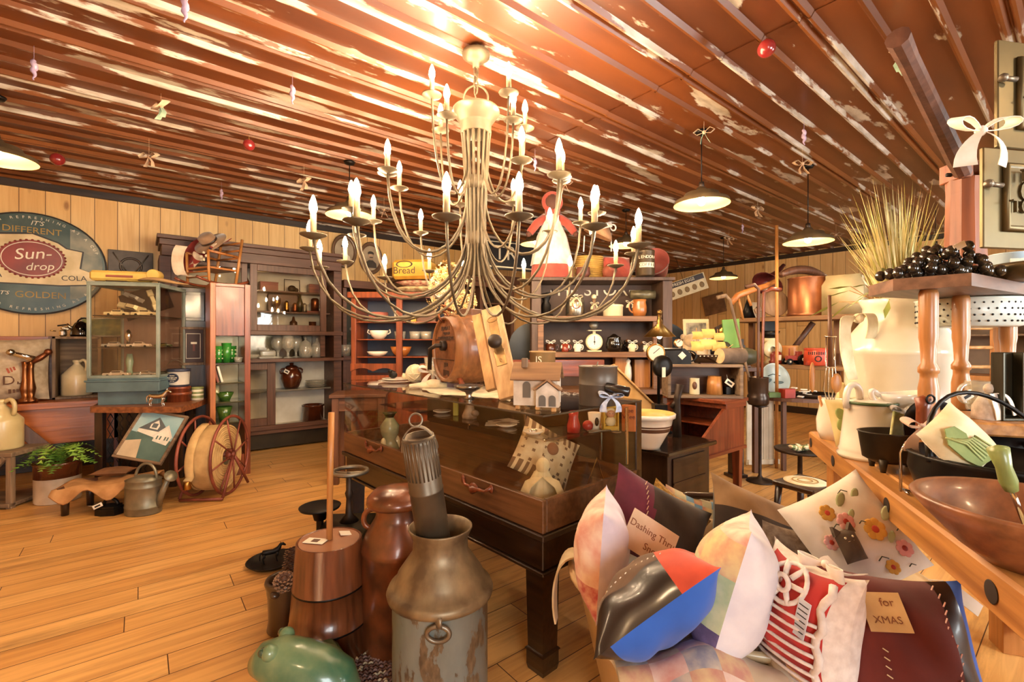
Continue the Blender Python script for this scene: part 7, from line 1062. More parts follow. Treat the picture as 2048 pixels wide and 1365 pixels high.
m = M(); m.box((.93, .7, .16), (1.6, .04, .1)); part('stretcher', m, [BT], t); m = M(); m.box((.1, .4, .62), (.04, .54, .2)); part('end_rail', m, [BT], t)
t = thing('bench_shelf', 'low thick honey wood shelf standing on the right side of the workbench', 'shelf', BO, math.atan2(bb.y, bb.x)); m = M(); m.bx(.65, .93, .2, .75, 1.02, 1.06, 0, None, .006); part('board', m, [BT], t)
for y in (.73, .24): m = M(); m.bx(.69, .9, y - .015, y + .015, BZ + .0005, 1.02); part('support', m, [W_HONEY], t)
ov = [(1.296, 1.69), (1.229, 1.5), (1.344, 1.36), (1.716, 1.575), (2.094, 1.81), (2.12, 1.9), (2.02, 1.98), (1.62, 1.82)]; RZ_ = 1.5
oc = RT * 1.695 + FW * 1.75
t = thing('octagonal_riser', 'eight sided brown shelf on turned wooden legs standing on the workbench', 'shelf', oc); m = M(); pts = [(RT * a + FW * b - oc) for a, b in ov]; m.prism([(p.x, p.y) for p in pts], 1.462, RZ_); part('top', m, [wood('riser_brown', '7a5640', '573a2a', 'x', .45)], t); TL = wood('turned_leg', 'b87c48', '94602f', 'z', .35, coat=.2)
lp = [(0, BZ), (0.021, BZ), (0.025, BZ + .02), (0.022, BZ + .05), (0.018, BZ + .08), (0.025, BZ + .1), (0.027, BZ + .22), (0.027, BZ + .3), (0.022, BZ + .33), (0.022, BZ + .345), (0.027, BZ + .35), (0.027, BZ + .365), (0.019, BZ + .38), (0.022, BZ + .44), (0.025, BZ + .46), (0.025, BZ + .6), (0.022, 1.462), (0, 1.462)]
for px, d in ((1857, 1.48), (1922, 1.66), (2016, 1.74), (1800, 2.0)):
    p = at(px, d) - oc; p.z = 0
    if px == 1800: p = RT * 1.98 + FW * 1.88 - oc; p.z = 0
    m = M(); m.lathe([(a, b) for a, b in lp], 24, 0, Matrix.Translation(p)); part('leg', m, [TL], t)
def op(px, d): return at(px, d, RZ_ + .0005)
t = thing('black_grapes', 'bunch of shiny black glass grapes on the octagonal shelf', 'grapes', op(1885, 1.52), CAMZ); rr = random.Random(11); m = M(); i = 0
gp = []
for k in range(400):
    x = rr.uniform(-.165, .165); y = rr.uniform(-.05, .07); zt = .1 * max(0, 1 - abs(x - .02) / .18); z = .018 + rr.uniform(0, 1) * zt
    if all((x - a) ** 2 + (y - b) ** 2 + (z - c) ** 2 > .027 ** 2 for a, b, c in gp): gp.append((x, y, z))
    if len(gp) >= 80: break
for x, y, z in gp: m.ball((x, y, z), (.0155, .0155, .018), 0, 12, 8)
part('grape_cluster', m, [mat('grape_black', '1f1a14', .15, 0, '33291d', 9, coat=.5)], t); m = M(); m.box((.04, -.06, .09), (.04, .002, .02), 0, TR((0, 0, 0), (0, -25, 0))); part('price_tag', m, [PAPER], t)
m = M(); m.lathe([(0, 0), (.1, 0), (.15, .015), (.148, .018), (.1, .004), (0, .004)], 30); solo('dark_plate', m, [IRON], 'dark round plate lying at the foot of the wooden pump post', 'plate', RT * 1.74 + FW * 1.74 + Vector((0, 0, RZ_ + .0005)))
t = spin('blue_mug', 'pale blue enamel mug with a square label behind the grapes', 'mug', RT * 1.74 + FW * 1.62 + Vector((0, 0, RZ_ + .0005)), [(0, 0), (.05, 0), (.052, .01), (.056, .1), (.058, .103), (.05, .103), (.046, .01), (0, .01)], [mat('enamel_blue', 'b3c3cf', .3, 0, '9db0bf', 5, coat=.4)]); m = M(); m.box((0, -.0535, .055), (.05, .003, .05)); part('label', m, [PAPER], t, rot=(0, 0, CAMZ * 180 / PI - 25))
t = spin('enamel_colander', 'speckled white enamel colander hung under the octagonal shelf', 'colander', RT * 1.745 + FW * 1.78 + Vector((0, 0, 1.352)), [(0, .004), (.13, 0), (.15, .006), (.152, .06), (.154, .1), (.158, .106), (.148, .106), (.145, .012), (0, .01)], [mat('enamel_speckle', 'cbd0c6', .35, 0, 'a9b2aa', 6, coat=.3)]); m = M()
for r_ in range(4):
    for k in range(40): a = 2 * PI * (k + r_ % 2 * .5) / 40; m.ball((.1515 * math.cos(a), .1515 * math.sin(a), .02 + .022 * r_), .004, 0, 6, 4)
part('holes', m, [INK], t); m = M(); m.tube(bez((.14, 0, .1), (.2, 0, .11), (.2, .06, .11), (.13, .07, .1), 8), .006, 6); part('handle', m, [MATS['enamel_speckle']], t)
PUMP = wood('pump_red', '9a5a3a', '6e3c26', 'z', .5); t = thing('wooden_pump', 'tall red brown wooden pump post with a long lever handle rising to the ceiling', 'pump', RT * 1.735 + FW * 1.78 + Vector((0, 0, RZ_ + .02)), CAMZ)
zt = hz(345, 1.78) - RZ_ - .02; m = M(); m.lathe([(0, 0), (.07, 0), (.062, .08), (.056, zt * .8), (.058, zt - .03), (.0, zt - .03)], 10, 0, None, False); m.box((-.036, 0, zt), (.04, .1, .07)); m.box((.036, 0, zt), (.04, .1, .07)); part('post', m, [PUMP], t)
a_ = Vector((0, -.0, zt - .02)); e_ = at(1795, 1.22, hz(75, 1.22)) - t.location; e_ = Matrix.Rotation(-CAMZ, 3, 'Z') @ e_; m = M(); T = aim(a_, e_); Lh = (e_ - a_).length; m.lathe([(0, 0), (.026, 0), (.03, Lh * .2), (.025, Lh * .9), (.028, Lh), (0, Lh + .004)], 10, 0, T, False); part('lever', m, [wood('lever_dark', '6b4636', '4c3026', 'z', .5)], t); m = M(); m.tube([(-.07, 0, zt - .01), (.07, 0, zt - .01)], .008, 8); part('pin', m, [IRON], t)
knot(t, Matrix.Rotation(-CAMZ, 3, 'Z') @ (P(1962, 262, 1.26) - t.location), .07, CLOTHW, 0, 'ribbon_bow')
OL = mat('stamped_tin', '6e5f3e', .42, .6, '55492e', 4)
def stove_door(label, px, py0, py1, d, w, z0=None):
    zA, zB = hz(py1, d), hz(py0, d); h = zB - zA; t = thing('stamped_oven_pan', label, 'pan', at(px, d, zA) + RT * (w / 2 - .02), CAMZ + rad(10), 'stamped oven pans'); m = M(); m.bx(-w / 2, w / 2, 0, .012, 0, h); m.tube([(-w / 2 + .07 + .02 * (c if False else 0), -.004, h * .82) for c in (0,)] + [(w / 2 - .06, -.004, h * .82), (w / 2 - .06, -.004, h * .2), (-w / 2 + .07, -.004, h * .2)], .012, 8, 0, True); m.bx(-w / 2 + .07, w / 2 - .06, -.012, 0, h * .2, h * .82); part('pan', m, [OL], t)
    m = M(); m.text('TOLEDO', .05, TR((-w / 2 + .165, -.014, h * .4), (90, 0, 4)), 0, .004); m.text('C', .09, TR((-w / 2 + .13, -.014, h * .55), (90, 0, 0)), 0, .004); m.text('THE N', .045, TR((-w / 2 + .15, -.014, h * .7), (90, 0, 14)), 0, .004); part('stamped_lettering', m, [mat('stamp_dark', '6b5f42', .4, .7)], t); m = M(); m.tube([(-w / 2 - .005, -.01, h * .62), (-w / 2 + .035, -.02, h * .6)], .007, 8); m.ball((-w / 2 + .0, -.012, h * .62), .012, 0, 10, 8); part('latch', m, [TIN], t); return t
stove_door('lower stamped metal oven pan at the right edge beside the pump post', 1957, 303, 500, 1.32, .36); a = stove_door('upper stamped metal oven pan at the right edge, above the lower one', 1986, 92, 303, 1.36, .36)
m = M(); m.lathe([(0, 0), (.1, 0), (.13, .03), (.13, .05), (.11, .05), (0, .03)], 30); solo('shallow_dark_pan', m, [mat('olive_pan', '6e6040', .4, .5, '55492f')], 'shallow olive metal pan beneath the lower oven pan', 'pan', at(2085, 1.5, RZ_ + .0005)); 
CANM = mat('cream_enamel_can', 'e4dcc8', .2, 0, 'd6cbb0', 3, coat=.5); p = at(1800, 2.12, BZ + .0005)
t = spin('cream_milk_can', 'very large cream painted milk can holding tall dry grass on the workbench', 'milk can', p, [(0, 0), (.2, 0), (.215, .02), (.218, .05), (.21, .06), (.208, .38), (.216, .39), (.218, .41), (.212, .42), (.2, .46), (.15, .53), (.14, .55), (.138, .6), (.155, .635), (.15, .64), (.13, .6), (.0, .57)], [CANM], None, 0, 44)
t2 = thing('dry_grass', 'tall spray of dry yellow grass rising from the cream milk can', 'grass', p + Vector((0, 0, .575))); GR = mat('dry_grass', 'e2d5a0', .7, 0, 'a99850', 9); GR2 = mat('green_grass', 'a39a48', .7, 0, '7d7a38', 9); m = M(); rr = random.Random(21)
for k in range(260):
    a = rr.uniform(0, 2 * PI); r0 = rr.uniform(0, .07); o = Vector((r0 * math.cos(a), r0 * math.sin(a), 0)); sp_ = rr.uniform(.02, .17); h = rr.uniform(.3, .66) * (1 - .25 * sp_ / .2); e = o + Vector((sp_ * math.cos(a), sp_ * math.sin(a), h)); mid = o * .6 + e * .4 + Vector((0, 0, h * .15)); sd = Vector((-math.sin(a + .7), math.cos(a + .7), 0)); w_ = rr.uniform(.0025, .0045)
    m.add([o - sd * w_, o + sd * w_, mid + sd * w_, mid - sd * w_, e], [[0, 1, 2, 3], [3, 2, 4]], 1 if k % 4 == 0 else 0)
m.warp(lambda q: q - RT * .06 * (q.z / .5)); part('blades', m, [GR, GR2], t2, stuff=False); m = M()
for k in range(11):
    a = rr.uniform(2.2, 4.4) + CAMZ; L = rr.uniform(.12, .3); d_ = Vector((math.cos(a), math.sin(a), 0)); o = d_ * .1 + Vector((0, 0, .06)); e = o + d_ * L + Vector((0, 0, rr.uniform(-.1, .2))); sd = Vector((-d_.y, d_.x, .3)); m.tube([d_ * .05, o, (o + e) / 2 + Vector((0, 0, .04))], .002, 4, 1); mid = (o + e) / 2 + Vector((0, 0, .04)); m.add([mid, (mid + e) / 2 + sd * .013, e, (mid + e) / 2 - sd * .013], [[0, 1, 2, 3]], 0)
part('long_leaves', m, [mat('bamboo_leaf', '8f9440', .6, 0, '6f7a30'), W_PINE], t2)
t = thing('cream_cloth_bow', 'cream cloth bow tied on the left handle of the large milk can', 'bow', p + RT * -.235 - FW * .06 + Vector((0, 0, .5)), CAMZ); m = M(); m.ribbon(bez((0, 0, .05), (-.08, -.02, .1), (-.1, -.03, -.02), (-.04, -.02, -.22)), [.02, .03, .035, .04, .04, .036, .032, .032, .034, .036, .036, .034, .03], .003, 0, None, (1, .3, 0)); m.ribbon(bez((0, 0, .05), (.06, -.02, .12), (.05, -.03, .0), (.03, -.03, -.04)), .03, .003, 0, None, (1, .3, 0)); m.ball((0, 0, .05), .022, 0, 10, 8); part('cloth', m, [CLOTHC], t)
t = spin('enamel_coffee_pot', 'white enamel coffee pot with a green rim on the workbench', 'coffee pot', at(1740, 1.8, BZ + .0005), [(0, 0), (.105, 0), (.108, .012), (.1, .02), (.103, .028), (.098, .04), (.08, .205), (.085, .212), (.06, .22), (.02, .23), (0, .232)], [WHITE], None, 0, 36); m = M(); m.torus(.083, .006, 0, TR((0, 0, .212))); part('green_rim', m, [mat('rim_green', '4a5c34', .35)], t); m = M(); m.tube(bez((.04, 0, .225), (.03, 0, .31), (.11, 0, .3), (.09, 0, .19), 10), .012, 8); part('handle', m, [WHITE], t, rot=(0, 0, CAMZ * 180 / PI + 180)); knot(t, RT * .06 - FW * .08 + Vector((0, 0, .19)), .05, mat('gingham_grey', '8f8a88', .9, 0, 'd8d2c8', 60), CAMZ * 180 / PI)
t = spin('cream_crock', 'plain cream crock standing behind the coffee pot', 'crock', at(1806, 1.77, BZ + .0005), [(0, 0), (.06, 0), (.06, .18), (0, .18)], [CREAM]); t = thing('gravy_boat', 'white ironstone gravy boat perched behind the coffee pot', 'gravy boat', at(1806, 1.77, BZ + .181), CAMZ); m = M(); m.lathe([(0, 0), (.04, 0), (.03, .012), (.06, .04), (.075, .07), (.07, .07), (.05, .04), (0, .018)], 28, 0, None, True, 1.3, .75); m.warp(lambda q: (q[0], q[1], q[2] + (.25 * max(0, q[0]) ** 1.3 if q[2] > .03 else 0))); part('bowl', m, [WHITE], t); m = M(); m.tube(bez((-.09, 0, .06), (-.15, 0, .13), (-.12, 0, .0), (-.06, 0, .03), 10), .01, 8); part('handle', m, [WHITE], t)
t = thing('fish_kettle', 'black cast iron oval pot on short legs on the workbench', 'pot', at(1800, 1.62, BZ), CAMZ + rad(-6)); m = M(); m.lathe([(0, .03), (.07, .03), (.09, .045), (.1, .13), (.103, .135), (.096, .135), (.084, .055), (0, .045)], 32, 0, None, True, 1.3, .8); part('body', m, [mat('iron_olive', '3a3226', .45, .4, '28221a', 8)], t)
for x, y in ((-.08, -.04), (.08, -.04), (-.06, .05), (.06, .05)): m = M(); m.lathe([(0, 0), (.008, 0), (.015, .045), (0, .045)], 10, 0, TR((x, y, 0))); part('leg', m, [MATS['iron_olive']], t)
t = thing('seed_packet', 'green and cream seed packet sticking out of the black oval pot', 'packet', at(1803, 1.63, BZ + .05), CAMZ); m = M(); m.box((0, 0, .07), (.1, .01, .15), 0, TR((0, 0, 0), (-12, 18, 0))); part('packet', m, [mat('packet_green', '5d6a34', .6, 0, 'cfc38a', 9)], t)
t = thing('cast_skillet', 'dark round skillet leaning behind the front turned leg', 'skillet', at(1868, 1.6, BZ + .0005), CAMZ); m = M(); T = TR((0, 0, .125), (72, 0, 0)); m.lathe([(0, -.004), (.1, -.004), (.12, .02), (.122, .022), (.114, .022), (.096, .004), (0, .004)], 34, 0, T); part('pan', m, [IRON], t); m = M(); m.tube([(.1, .03, .19), (.18, .05, .21), (.26, .07, .18)], [.016, .013, .018], 8, 0, False, None, .5); part('handle', m, [IRON], t)
t = spin('utensil_pitcher', 'cream pitcher full of wooden spoons at the far corner of the workbench', 'pitcher', at(1664, 2.13, BZ + .0005), [(0, 0), (.045, 0), (.06, .04), (.062, .09), (.048, .16), (.055, .185), (.048, .185), (.04, .12), (0, .02)], [WHITE], None, 0, 28)
for k, (dx, ex, ez, lb) in enumerate(((-.01, -.09, .33, 'pointed wooden spoon leaning left in the cream pitcher'), (.01, .02, .3, 'wide bowled wooden spoon in the cream pitcher'))):
    m = M(); m.tube([(dx, 0, .03), (dx + (ex - dx) * .6, 0, ez * .6)], .007, 8); m.ball((ex, 0, ez * .86), ((.014, .007, .07), (.026, .01, .045))[k], 0, 12, 10, TR((0, 0, 0))); solo('wooden_spoon', m, [W_HONEYZ], lb, 'spoon', at(1664, 2.13, BZ), CAMZ, 'wooden spoons')
t = thing('wire_whisk', 'tall wire masher with a brown pole standing in the cream pitcher', 'masher', at(1661, 2.13, BZ + .03), CAMZ); m = M()
for x in (-.02, -.007, .007, .02): m.tube([(0, 0, .1), (x * 1.6, 0, .2), (x, 0, .3), (x, 0, .44)], .003, 5)
m.torus(.021, .003, 0, TR((0, 0, .3)), 14, 5); m.torus(.022, .003, 0, TR((0, 0, .44)), 14, 5); m.tube([(0, 0, 0), (0, 0, .12)], .006, 6); part('wire_cage', m, [CHROME], t); m = M(); m.tube([(0, 0, .3), (-.005, 0, .63)], [.011, .007], 8); part('pole', m, [W_WAL], t)
def vegbag(label, px, d, py, w, h, roll, ma2, yaw=0): 
    t = thing('seed_pillow', label, 'pillow', P(px, py, d), 0, 'vegetable pillows', (Matrix((RT, Vector((0, 0, 1)), -FW)).transposed() @ Euler((rad(-12), rad(yaw), rad(roll))).to_matrix()).to_euler())
    m = M(); m.pillow(w, h, .06, None, None, 16, 0, .06); part('cover', m, [mat('seed_cloth', 'dfcf9a', .85, 0, 'cbb77e', 8)], t); m = M(); rr = random.Random(len(label)); 
    for k in range(5): m.ball((rr.uniform(-.28, .28) * w, rr.uniform(-.25, .3) * h, .026), (w * .14, w * .19, .006), k % 2, 12, 6, TR((0, 0, 0), (0, 0, rr.uniform(-30, 30))))
    m.box((0, -h * .4, .018), (w * .8, h * .07, .004), 2, None, 0); part('printed_vegetables', m, ma2, t); return t
VG = [mat('veg_green', '8c9454', .8, 0, '6d7a40'), mat('veg_pale', 'c3c08a', .8, 0, 'a8a868'), mat('veg_brown', '7d6a48', .8)]
vegbag('small cloth bag printed with cucumbers beside the cream pitcher', 1695, 1.98, 843, .15, .2, 6, VG); vegbag('small cloth bag printed with carrots, half behind the coffee pot', 1722, 1.93, 848, .12, .18, -10, VG); vegbag('upright green and cream corn pillow behind the cream pitcher', 1688, 2.22, 805, .12, .2, -12, VG, 35)
t = thing('potato_masher', 'steel potato masher with a wooden handle standing on the bench edge', 'masher', at(1832, 1.37, BZ + .0005), CAMZ); m = M(); m.tube([(-.04 + .016 * k, .02 * (1 if k % 2 else -1), .006) for k in range(7)], .004, 6); m.tube([(-.045, 0, .006), (-.045, 0, .12), (-.03, 0, .15), (.02, 0, .17)], .004, 6); m.tube([(.055, 0, .006), (.055, 0, .12), (.03, 0, .17), (.02, 0, .17)], .004, 6); part('wire', m, [CHROME], t); m = M(); m.lathe([(0, .16), (.012, .16), (.017, .19), (.016, .25), (.02, .28), (0, .29)], 14, 0, TR((.02, 0, 0))); part('handle', m, [W_RED], t); m = M(); m.torus(.012, .003, 0, TR((.025, -.02, .28), (90, 0, 0)), 14, 5); part('hanging_ring', m, [IRON], t); knot(t, (.0, -.02, .2), .05, mat('pink_ribbon', 'd8b8a4', .8), 0)
t = thing('iron_kettle', 'big black cast iron kettle with a bail handle on the workbench', 'kettle', at(1998, 1.25, BZ + .0005), CAMZ); m = M(); m.lathe([(0, .0), (.12, 0), (.17, .03), (.19, .09), (.186, .125), (.196, .135), (.182, .14), (.17, .1), (.12, .02), (0, .015)], 40); part('body', m, [IRON], t); m = M(); m.tube(bez((-.19, 0, .125), (-.12, .12, .36), (.12, .12, .36), (.19, 0, .125), 16), .006, 8); part('bail_handle', m, [IRON], t)
t = thing('cabbage_pillow', 'cream pillow printed with a green cabbage leaf sitting in the black kettle', 'pillow', P(1917, 884, 1.24), 0, None, (Matrix((RT, Vector((0, 0, 1)), -FW)).transposed() @ Euler((rad(-20), rad(18), rad(30))).to_matrix()).to_euler()); m = M(); m.pillow(.17, .16, .07, None, None, 18, 0, .05); part('cover', m, [CLOTHC], t); m = M(); rr = random.Random(4)
lf = [(-.05, .03), (-.02, .06), (.01, .05), (.02, .02), (.005, -.0), (.03, -.03), (.05, -.045), (.03, -.06), (.0, -.055), (-.03, -.05), (-.045, -.02)]; m.prism([(x - .02, y - .005) for x, y in lf], .033, .036); 
for k in range(6): m.tube([(-.06 + .012 * k, .04 - .01 * k, .036), (-.03 + .008 * k, -.0, .039), (-.03 + .012 * k, -.05, .036)], .003, 5, 1)
part('cabbage_print', m, [mat('cabbage', '7f8a4c', .8, 0, '67743c', 20), mat('cabbage_vein', 'a3a868', .8)], t)
t = thing('iron_cover', 'dark round iron lid leaning up at the right edge behind the kettle', 'lid', at(2030, 1.46, BZ + .0005), CAMZ); m = M(); m.lathe([(0, .035), (.04, .03), (.1, .012), (.115, 0), (.11, -.004), (0, .02)], 32, 0, TR((0, 0, .115), (66, 0, 0))); m.tube([(-.02, -.04, .13), (0, -.06, .14), (.02, -.04, .13)], .007, 6); part('lid', m, [IRON], t)
t = spin('dough_bowl', 'large brown wooden dough bowl at the right edge of the workbench', 'bowl', at(2062, .93, BZ + .0005), [(0, 0), (.07, 0), (.11, .03), (.165, .09), (.187, .12), (.182, .126), (.168, .124), (.15, .1), (.1, .04), (0, .025)], [wood('bowl_wood', '8f5a38', '6a4028', 'x', .4, coat=.15)], None, 0, 48)
t = thing('green_handled_masher', 'masher with a pale green wooden handle standing in the dough bowl', 'masher', at(2056, .95, BZ + .04), CAMZ); m = M(); m.lathe([(0, .11), (.011, .11), (.015, .13), (.013, .16), (.018, .2), (0, .208)], 16, 0, TR((0, 0, 0), (0, -18, 0))); part('handle', m, [mat('handle_green', '8f9a58', .35, 0, '76824a', coat=.3)], t); m = M(); m.tube([(-.035, 0, .11), (-.0, 0, .02)], .005, 6); m.torus(.03, .004, 0, TR((0, 0, .01)), 16, 6); part('shaft', m, [CHROME], t)
m = M(); m.torus(.05, .012, 0, TR((0, 0, .02)), 24, 8); m.ball((0, 0, .015), (.045, .04, .015), 0, 12, 6); solo('cloth_biscuits', m, [CLOTHC], 'cream padded rings lying in the dough bowl', 'cloth', at(2085, .9, BZ + .04), CAMZ)
t = thing('cloth_doll_bundle', 'white cloth bundle tied like a little ghost on the low shelf', 'doll', at(1970, 1.43, 1.0605), CAMZ); m = M(); m.lathe([(0, 0), (.032, 0), (.03, .04), (.012, .075), (0, .08)], 18); m.ball((.012, 0, .093), (.014, .014, .016), 0, 12, 8); part('body', m, [mat('lace_white', 'e8dccb', .9, 0, 'b9a894', 40)], t); m = M(); m.ribbon(bez((.01, -.02, .08), (.05, -.03, .09), (.05, -.035, .03), (.06, -.03, .015)), .012, .002, 0, None, (1, .5, 0)); m.ribbon([(0, -.025, .08), (.005, -.035, .03), (.01, -.035, .002)], .014, .002, 0, None, (1, .2, 0)); part('ribbons', m, [CLOTHW], t)
t = spin('glass_mug', 'clear glass mug with a paper tag on the low shelf', 'mug', at(1958, 1.62, 1.0605), [(0, 0), (.035, 0), (.037, .01), (.04, .1), (.037, .1), (.033, .012), (0, .012)], [GLASSW]); m = M(); m.tube(bez((-.036, 0, .09), (-.085, 0, .09), (-.08, 0, .02), (-.035, 0, .025), 10), .007, 8); part('handle', m, [GLASSW], t, rot=(0, 0, CAMZ * 180 / PI)); tag(t, -RT * .07 - FW * .03 + Vector((0, 0, .05)), (0, -30, CAMZ * 180 / PI), .04, .025)
t = thing('corn_stick_pan', 'dark ribbed bread pan standing upright at the right edge of the low shelf', 'pan', at(2050, 1.42, 1.0605), CAMZ); m = M(); m.bx(-.095, .1, .0, .012, 0, .205)
for x in (-.095, -.035, .03, .095): m.bx(x - .004, x + .004, -.03, .0, 0, .205)
m.bx(-.095, .1, -.03, 0, 0, .008); part('pan', m, [mat('pan_olive', '3f3826', .4, .5, '2c2719')], t)
m = M(); m.lathe([(0, 0), (.03, 0), (.05, .03), (.052, .05), (.045, .05), (0, .01)], 20); solo('wooden_bowl', m, [W_HONEY], 'small orange wooden bowl at the right end of the octagonal shelf', 'bowl', RT * 1.98 + FW * 1.84 + Vector((0, 0, RZ_ + .0005)))
m = M(); m.lathe([(0, 0), (.03, 0), (.04, .06), (.035, .09), (.045, .12), (0, .13)], 16); solo('red_figurine', m, [RED], 'small red and white figurine on the pine cupboard behind', 'figurine', at(2006, 5.6, .96) * 1 if False else onX(2006, 6.75, 1.3705))
RUST = mat('rust_paint', '8a4a26', .32, .2, '55301a', 9, coat=.4, bump=.1, bs=14)
def milkcan(name, label, p, prof, mats): return spin(name, label, 'milk can', p, prof, mats, None, 0, 48)
GAL = mat('galvanized_can', '94805f', .42, .4, '5f4d38', 9, .5, .08, (1, 1, .6), 0, 8, .38, .62); GALB = peelmat('galvanized_blue', '909a95', '77807a', '86755c', '5f5140', .55, .42, (7, 7, 3))
FC = at(881, 1.66)
t = milkcan('milk_can', 'grey galvanized milk can with an oval side handle in the front', FC, [(0, 0), (.16, 0, 1), (.168, .01, 1), (.168, .40, 1), (.184, .406, 0), (.188, .42, 0), (.18, .438, 0), (.164, .442, 0), (.15, .48, 0), (.115, .53, 0), (.098, .555, 0), (.096, .6, 0), (.113, .635, 0), (.113, .64, 0), (.108, .64, 0), (.09, .6, 0), (.09, .5, 0), (.0, .45, 0)], [GAL, GALB])
m = M(); T = TR(-FW * .178 + RT * .02 + Vector((0, 0, .365)), (90, 0, CAMZ * 180 / PI)); m.torus(.036, .008, 0, T, 28, 8, 1, .68); m.tube([T @ Vector((0, .024, .002)), T @ Vector((0, .04, -.0)), T @ Vector((0, .056, .0))], [.022, .02, .018], 8, 0, False, None, .4); part('handle', m, [TIN], t)
t = thing('tin_candle_mold', 'long fluted tin tube with a strap handle standing in the grey milk can', 'tin tube', FC, 0); a_ = Vector((0, 0, .47)) + RT * -.005; b_ = P(836, 872, 1.58) - FC; T = aim(a_, b_); L = (b_ - a_).length; TUB = mat('old_tin_dark', '786853', .4, .6, '574a3b', 6)
m = M(); m.lathe([(0, 0), (.058, 0), (.058, L * .62), (.06, L * .625), (.058, L * .63), (.056, L - .02), (.053, L), (.048, L), (.048, L - .02), (0, L - .03)], 40, 0, T); part('tube', m, [TUB], t); m = M()
for k in range(26): a = 2 * PI * k / 26; m.tube([T @ Vector((.057 * math.cos(a), .057 * math.sin(a), L * .72)), T @ Vector((.055 * math.cos(a), .055 * math.sin(a), L - .01))], .0032, 5)
part('flutes', m, [TUB], t); m = M(); sdv = T.to_3x3().inverted() @ RT; sdv.z = 0; sdv.normalize(); m.ribbon([T @ (sdv * .06 * math.cos(a) + Vector((0, 0, L * .9 + (.085 if True else 0) * math.sin(a)))) for a in [PI * i / 14 for i in range(15)]], .012, .004, 0, None, FW); part('strap', m, [TIN], t); m = M(); m.torus(.022, .0035, 0, TR(T @ Vector((0, 0, L * .9 + .107)), (80, 0, CAMZ * 180 / PI)), 22, 6); part('ring', m, [TIN], t)
t = milkcan('rusty_milk_can', 'rusty brown lidded milk can beside the showcase leg', at(795, 2.02), [(0, 0), (.145, 0), (.15, .01), (.15, .4), (.155, .41), (.15, .425), (.135, .47), (.1, .53), (.09, .55), (.09, .59), (.09, .6)], [RUST]); m = M(); m.lathe([(.085, .59), (.125, .595), (.13, .605), (.128, .625), (.1, .655), (.04, .668), (0, .67)], 36); part('lid', m, [RUST], t); m = M(); 
for s_ in (-1, 1): m.tube(bez(RT * s_ * .09 + Vector((0, 0, .57)), RT * s_ * .16 + Vector((0, 0, .58)), RT * s_ * .16 + Vector((0, 0, .49)), RT * s_ * .12 + Vector((0, 0, .49))), .012, 8)
part('side_handles', m, [RUST], t)
CP = at(659, 1.97); CHW = wood('churn_wood', '7d4626', '4e2813', 'z', .28, coat=.4); t = spin('butter_churn', 'tapered reddish wooden butter churn with a tall dasher stick', 'churn', CP, [(0, 0), (.165, 0), (.168, .005), (.158, .12), (.16, .121, 1), (.16, .129, 1), (.157, .13), (.145, .27), (.147, .271, 1), (.147, .279, 1), (.144, .28), (.131, .46), (.126, .462), (.122, .45), (0, .45)], [CHW, IRON], None, 0, 44); m = M(); m.lathe([(0, .458), (.121, .458), (.123, .452), (0, .45)], 40, 0, None, False); part('lid', m, [mat('churn_lid', 'a5714c', .5, 0, '8a5a3a', 4)], t); m = M(); m.tube([(0, 0, .46), (.003, .0, .75), (.008, 0, hz(826, 1.97))], [.013, .0125, .013], 10); part('dasher_stick', m, [W_HONEYZ], t); m = M(); m.box((-.045, -.03, .462), (.09, .05, .002), 0, TR((0, 0, 0), (0, 0, -10)), 0); m.box((-.045, -.03, .464), (.03, .025, .001), 1, TR((0, 0, 0), (0, 0, -10)), 0); m.box((.0, .03, .466), (.07, .05, .002), 0, TR((0, 0, 0), (0, 10, 30)), 0); part('price_tag', m, [PAPER, W_WAL], t, rot=(0, 0, CAMZ * 180 / PI))
t = spin('cone_crock', 'small dark brown crock with a lug handle left of the churn', 'crock', at(572, 2.1), [(0, 0), (.07, 0), (.078, .01), (.072, .05), (.075, .15), (.082, .2), (.088, .22), (.084, .232), (.07, .23), (.066, .2), (0, .17)], [mat('dark_crock', '47301d', .3, 0, '33210f', 5, coat=.4)]); m = M(); m.ball(-FW * .08 - RT * .01 + Vector((0, 0, .195)), (.022, .022, .016), 0, 12, 8); part('lug', m, [MATS['dark_crock']], t)
CONE = mat('pine_cone', '6b4630', .7, 0, '4a2f1f', 14); CONET = mat('pine_cone_tip', '9c7656', .7, 0, '7d5a3e', 14)
def cone(label, p, s, rot):
    t = thing('pine_cone', label, 'pine cone', p, 0, 'pine cones in the crock', [rad(a) for a in rot]); m = M(); m.ball((0, 0, s * .9), (s * .45, s * .45, s * .9), 0, 12, 8); k = 0
    for r_ in range(8):
        z = s * (.2 + .2 * r_); rr_ = s * (.95 * math.sin(PI * (.25 + .08 * r_)))
        for q in range(9): a = 2 * PI * (q + .5 * (r_ % 2)) / 9; T = TR((rr_ * .55 * math.cos(a), rr_ * .55 * math.sin(a), z), (0, 0, a * 180 / PI)); w_ = s * .28; m.add([(0, -w_ * .5, 0), (0, w_ * .5, 0), (rr_ * .5, w_ * .7, s * .12), (rr_ * .62, 0, s * .2), (rr_ * .5, -w_ * .7, s * .12), (rr_ * .3, 0, s * .2)], [[0, 1, 5], [1, 2, 5], [2, 3, 5], [3, 4, 5], [4, 0, 5], [0, 4, 3, 2, 1]], [0, 0, 1, 1, 0, 0], False, T)
    part('scales', m, [CONE, CONET], t)
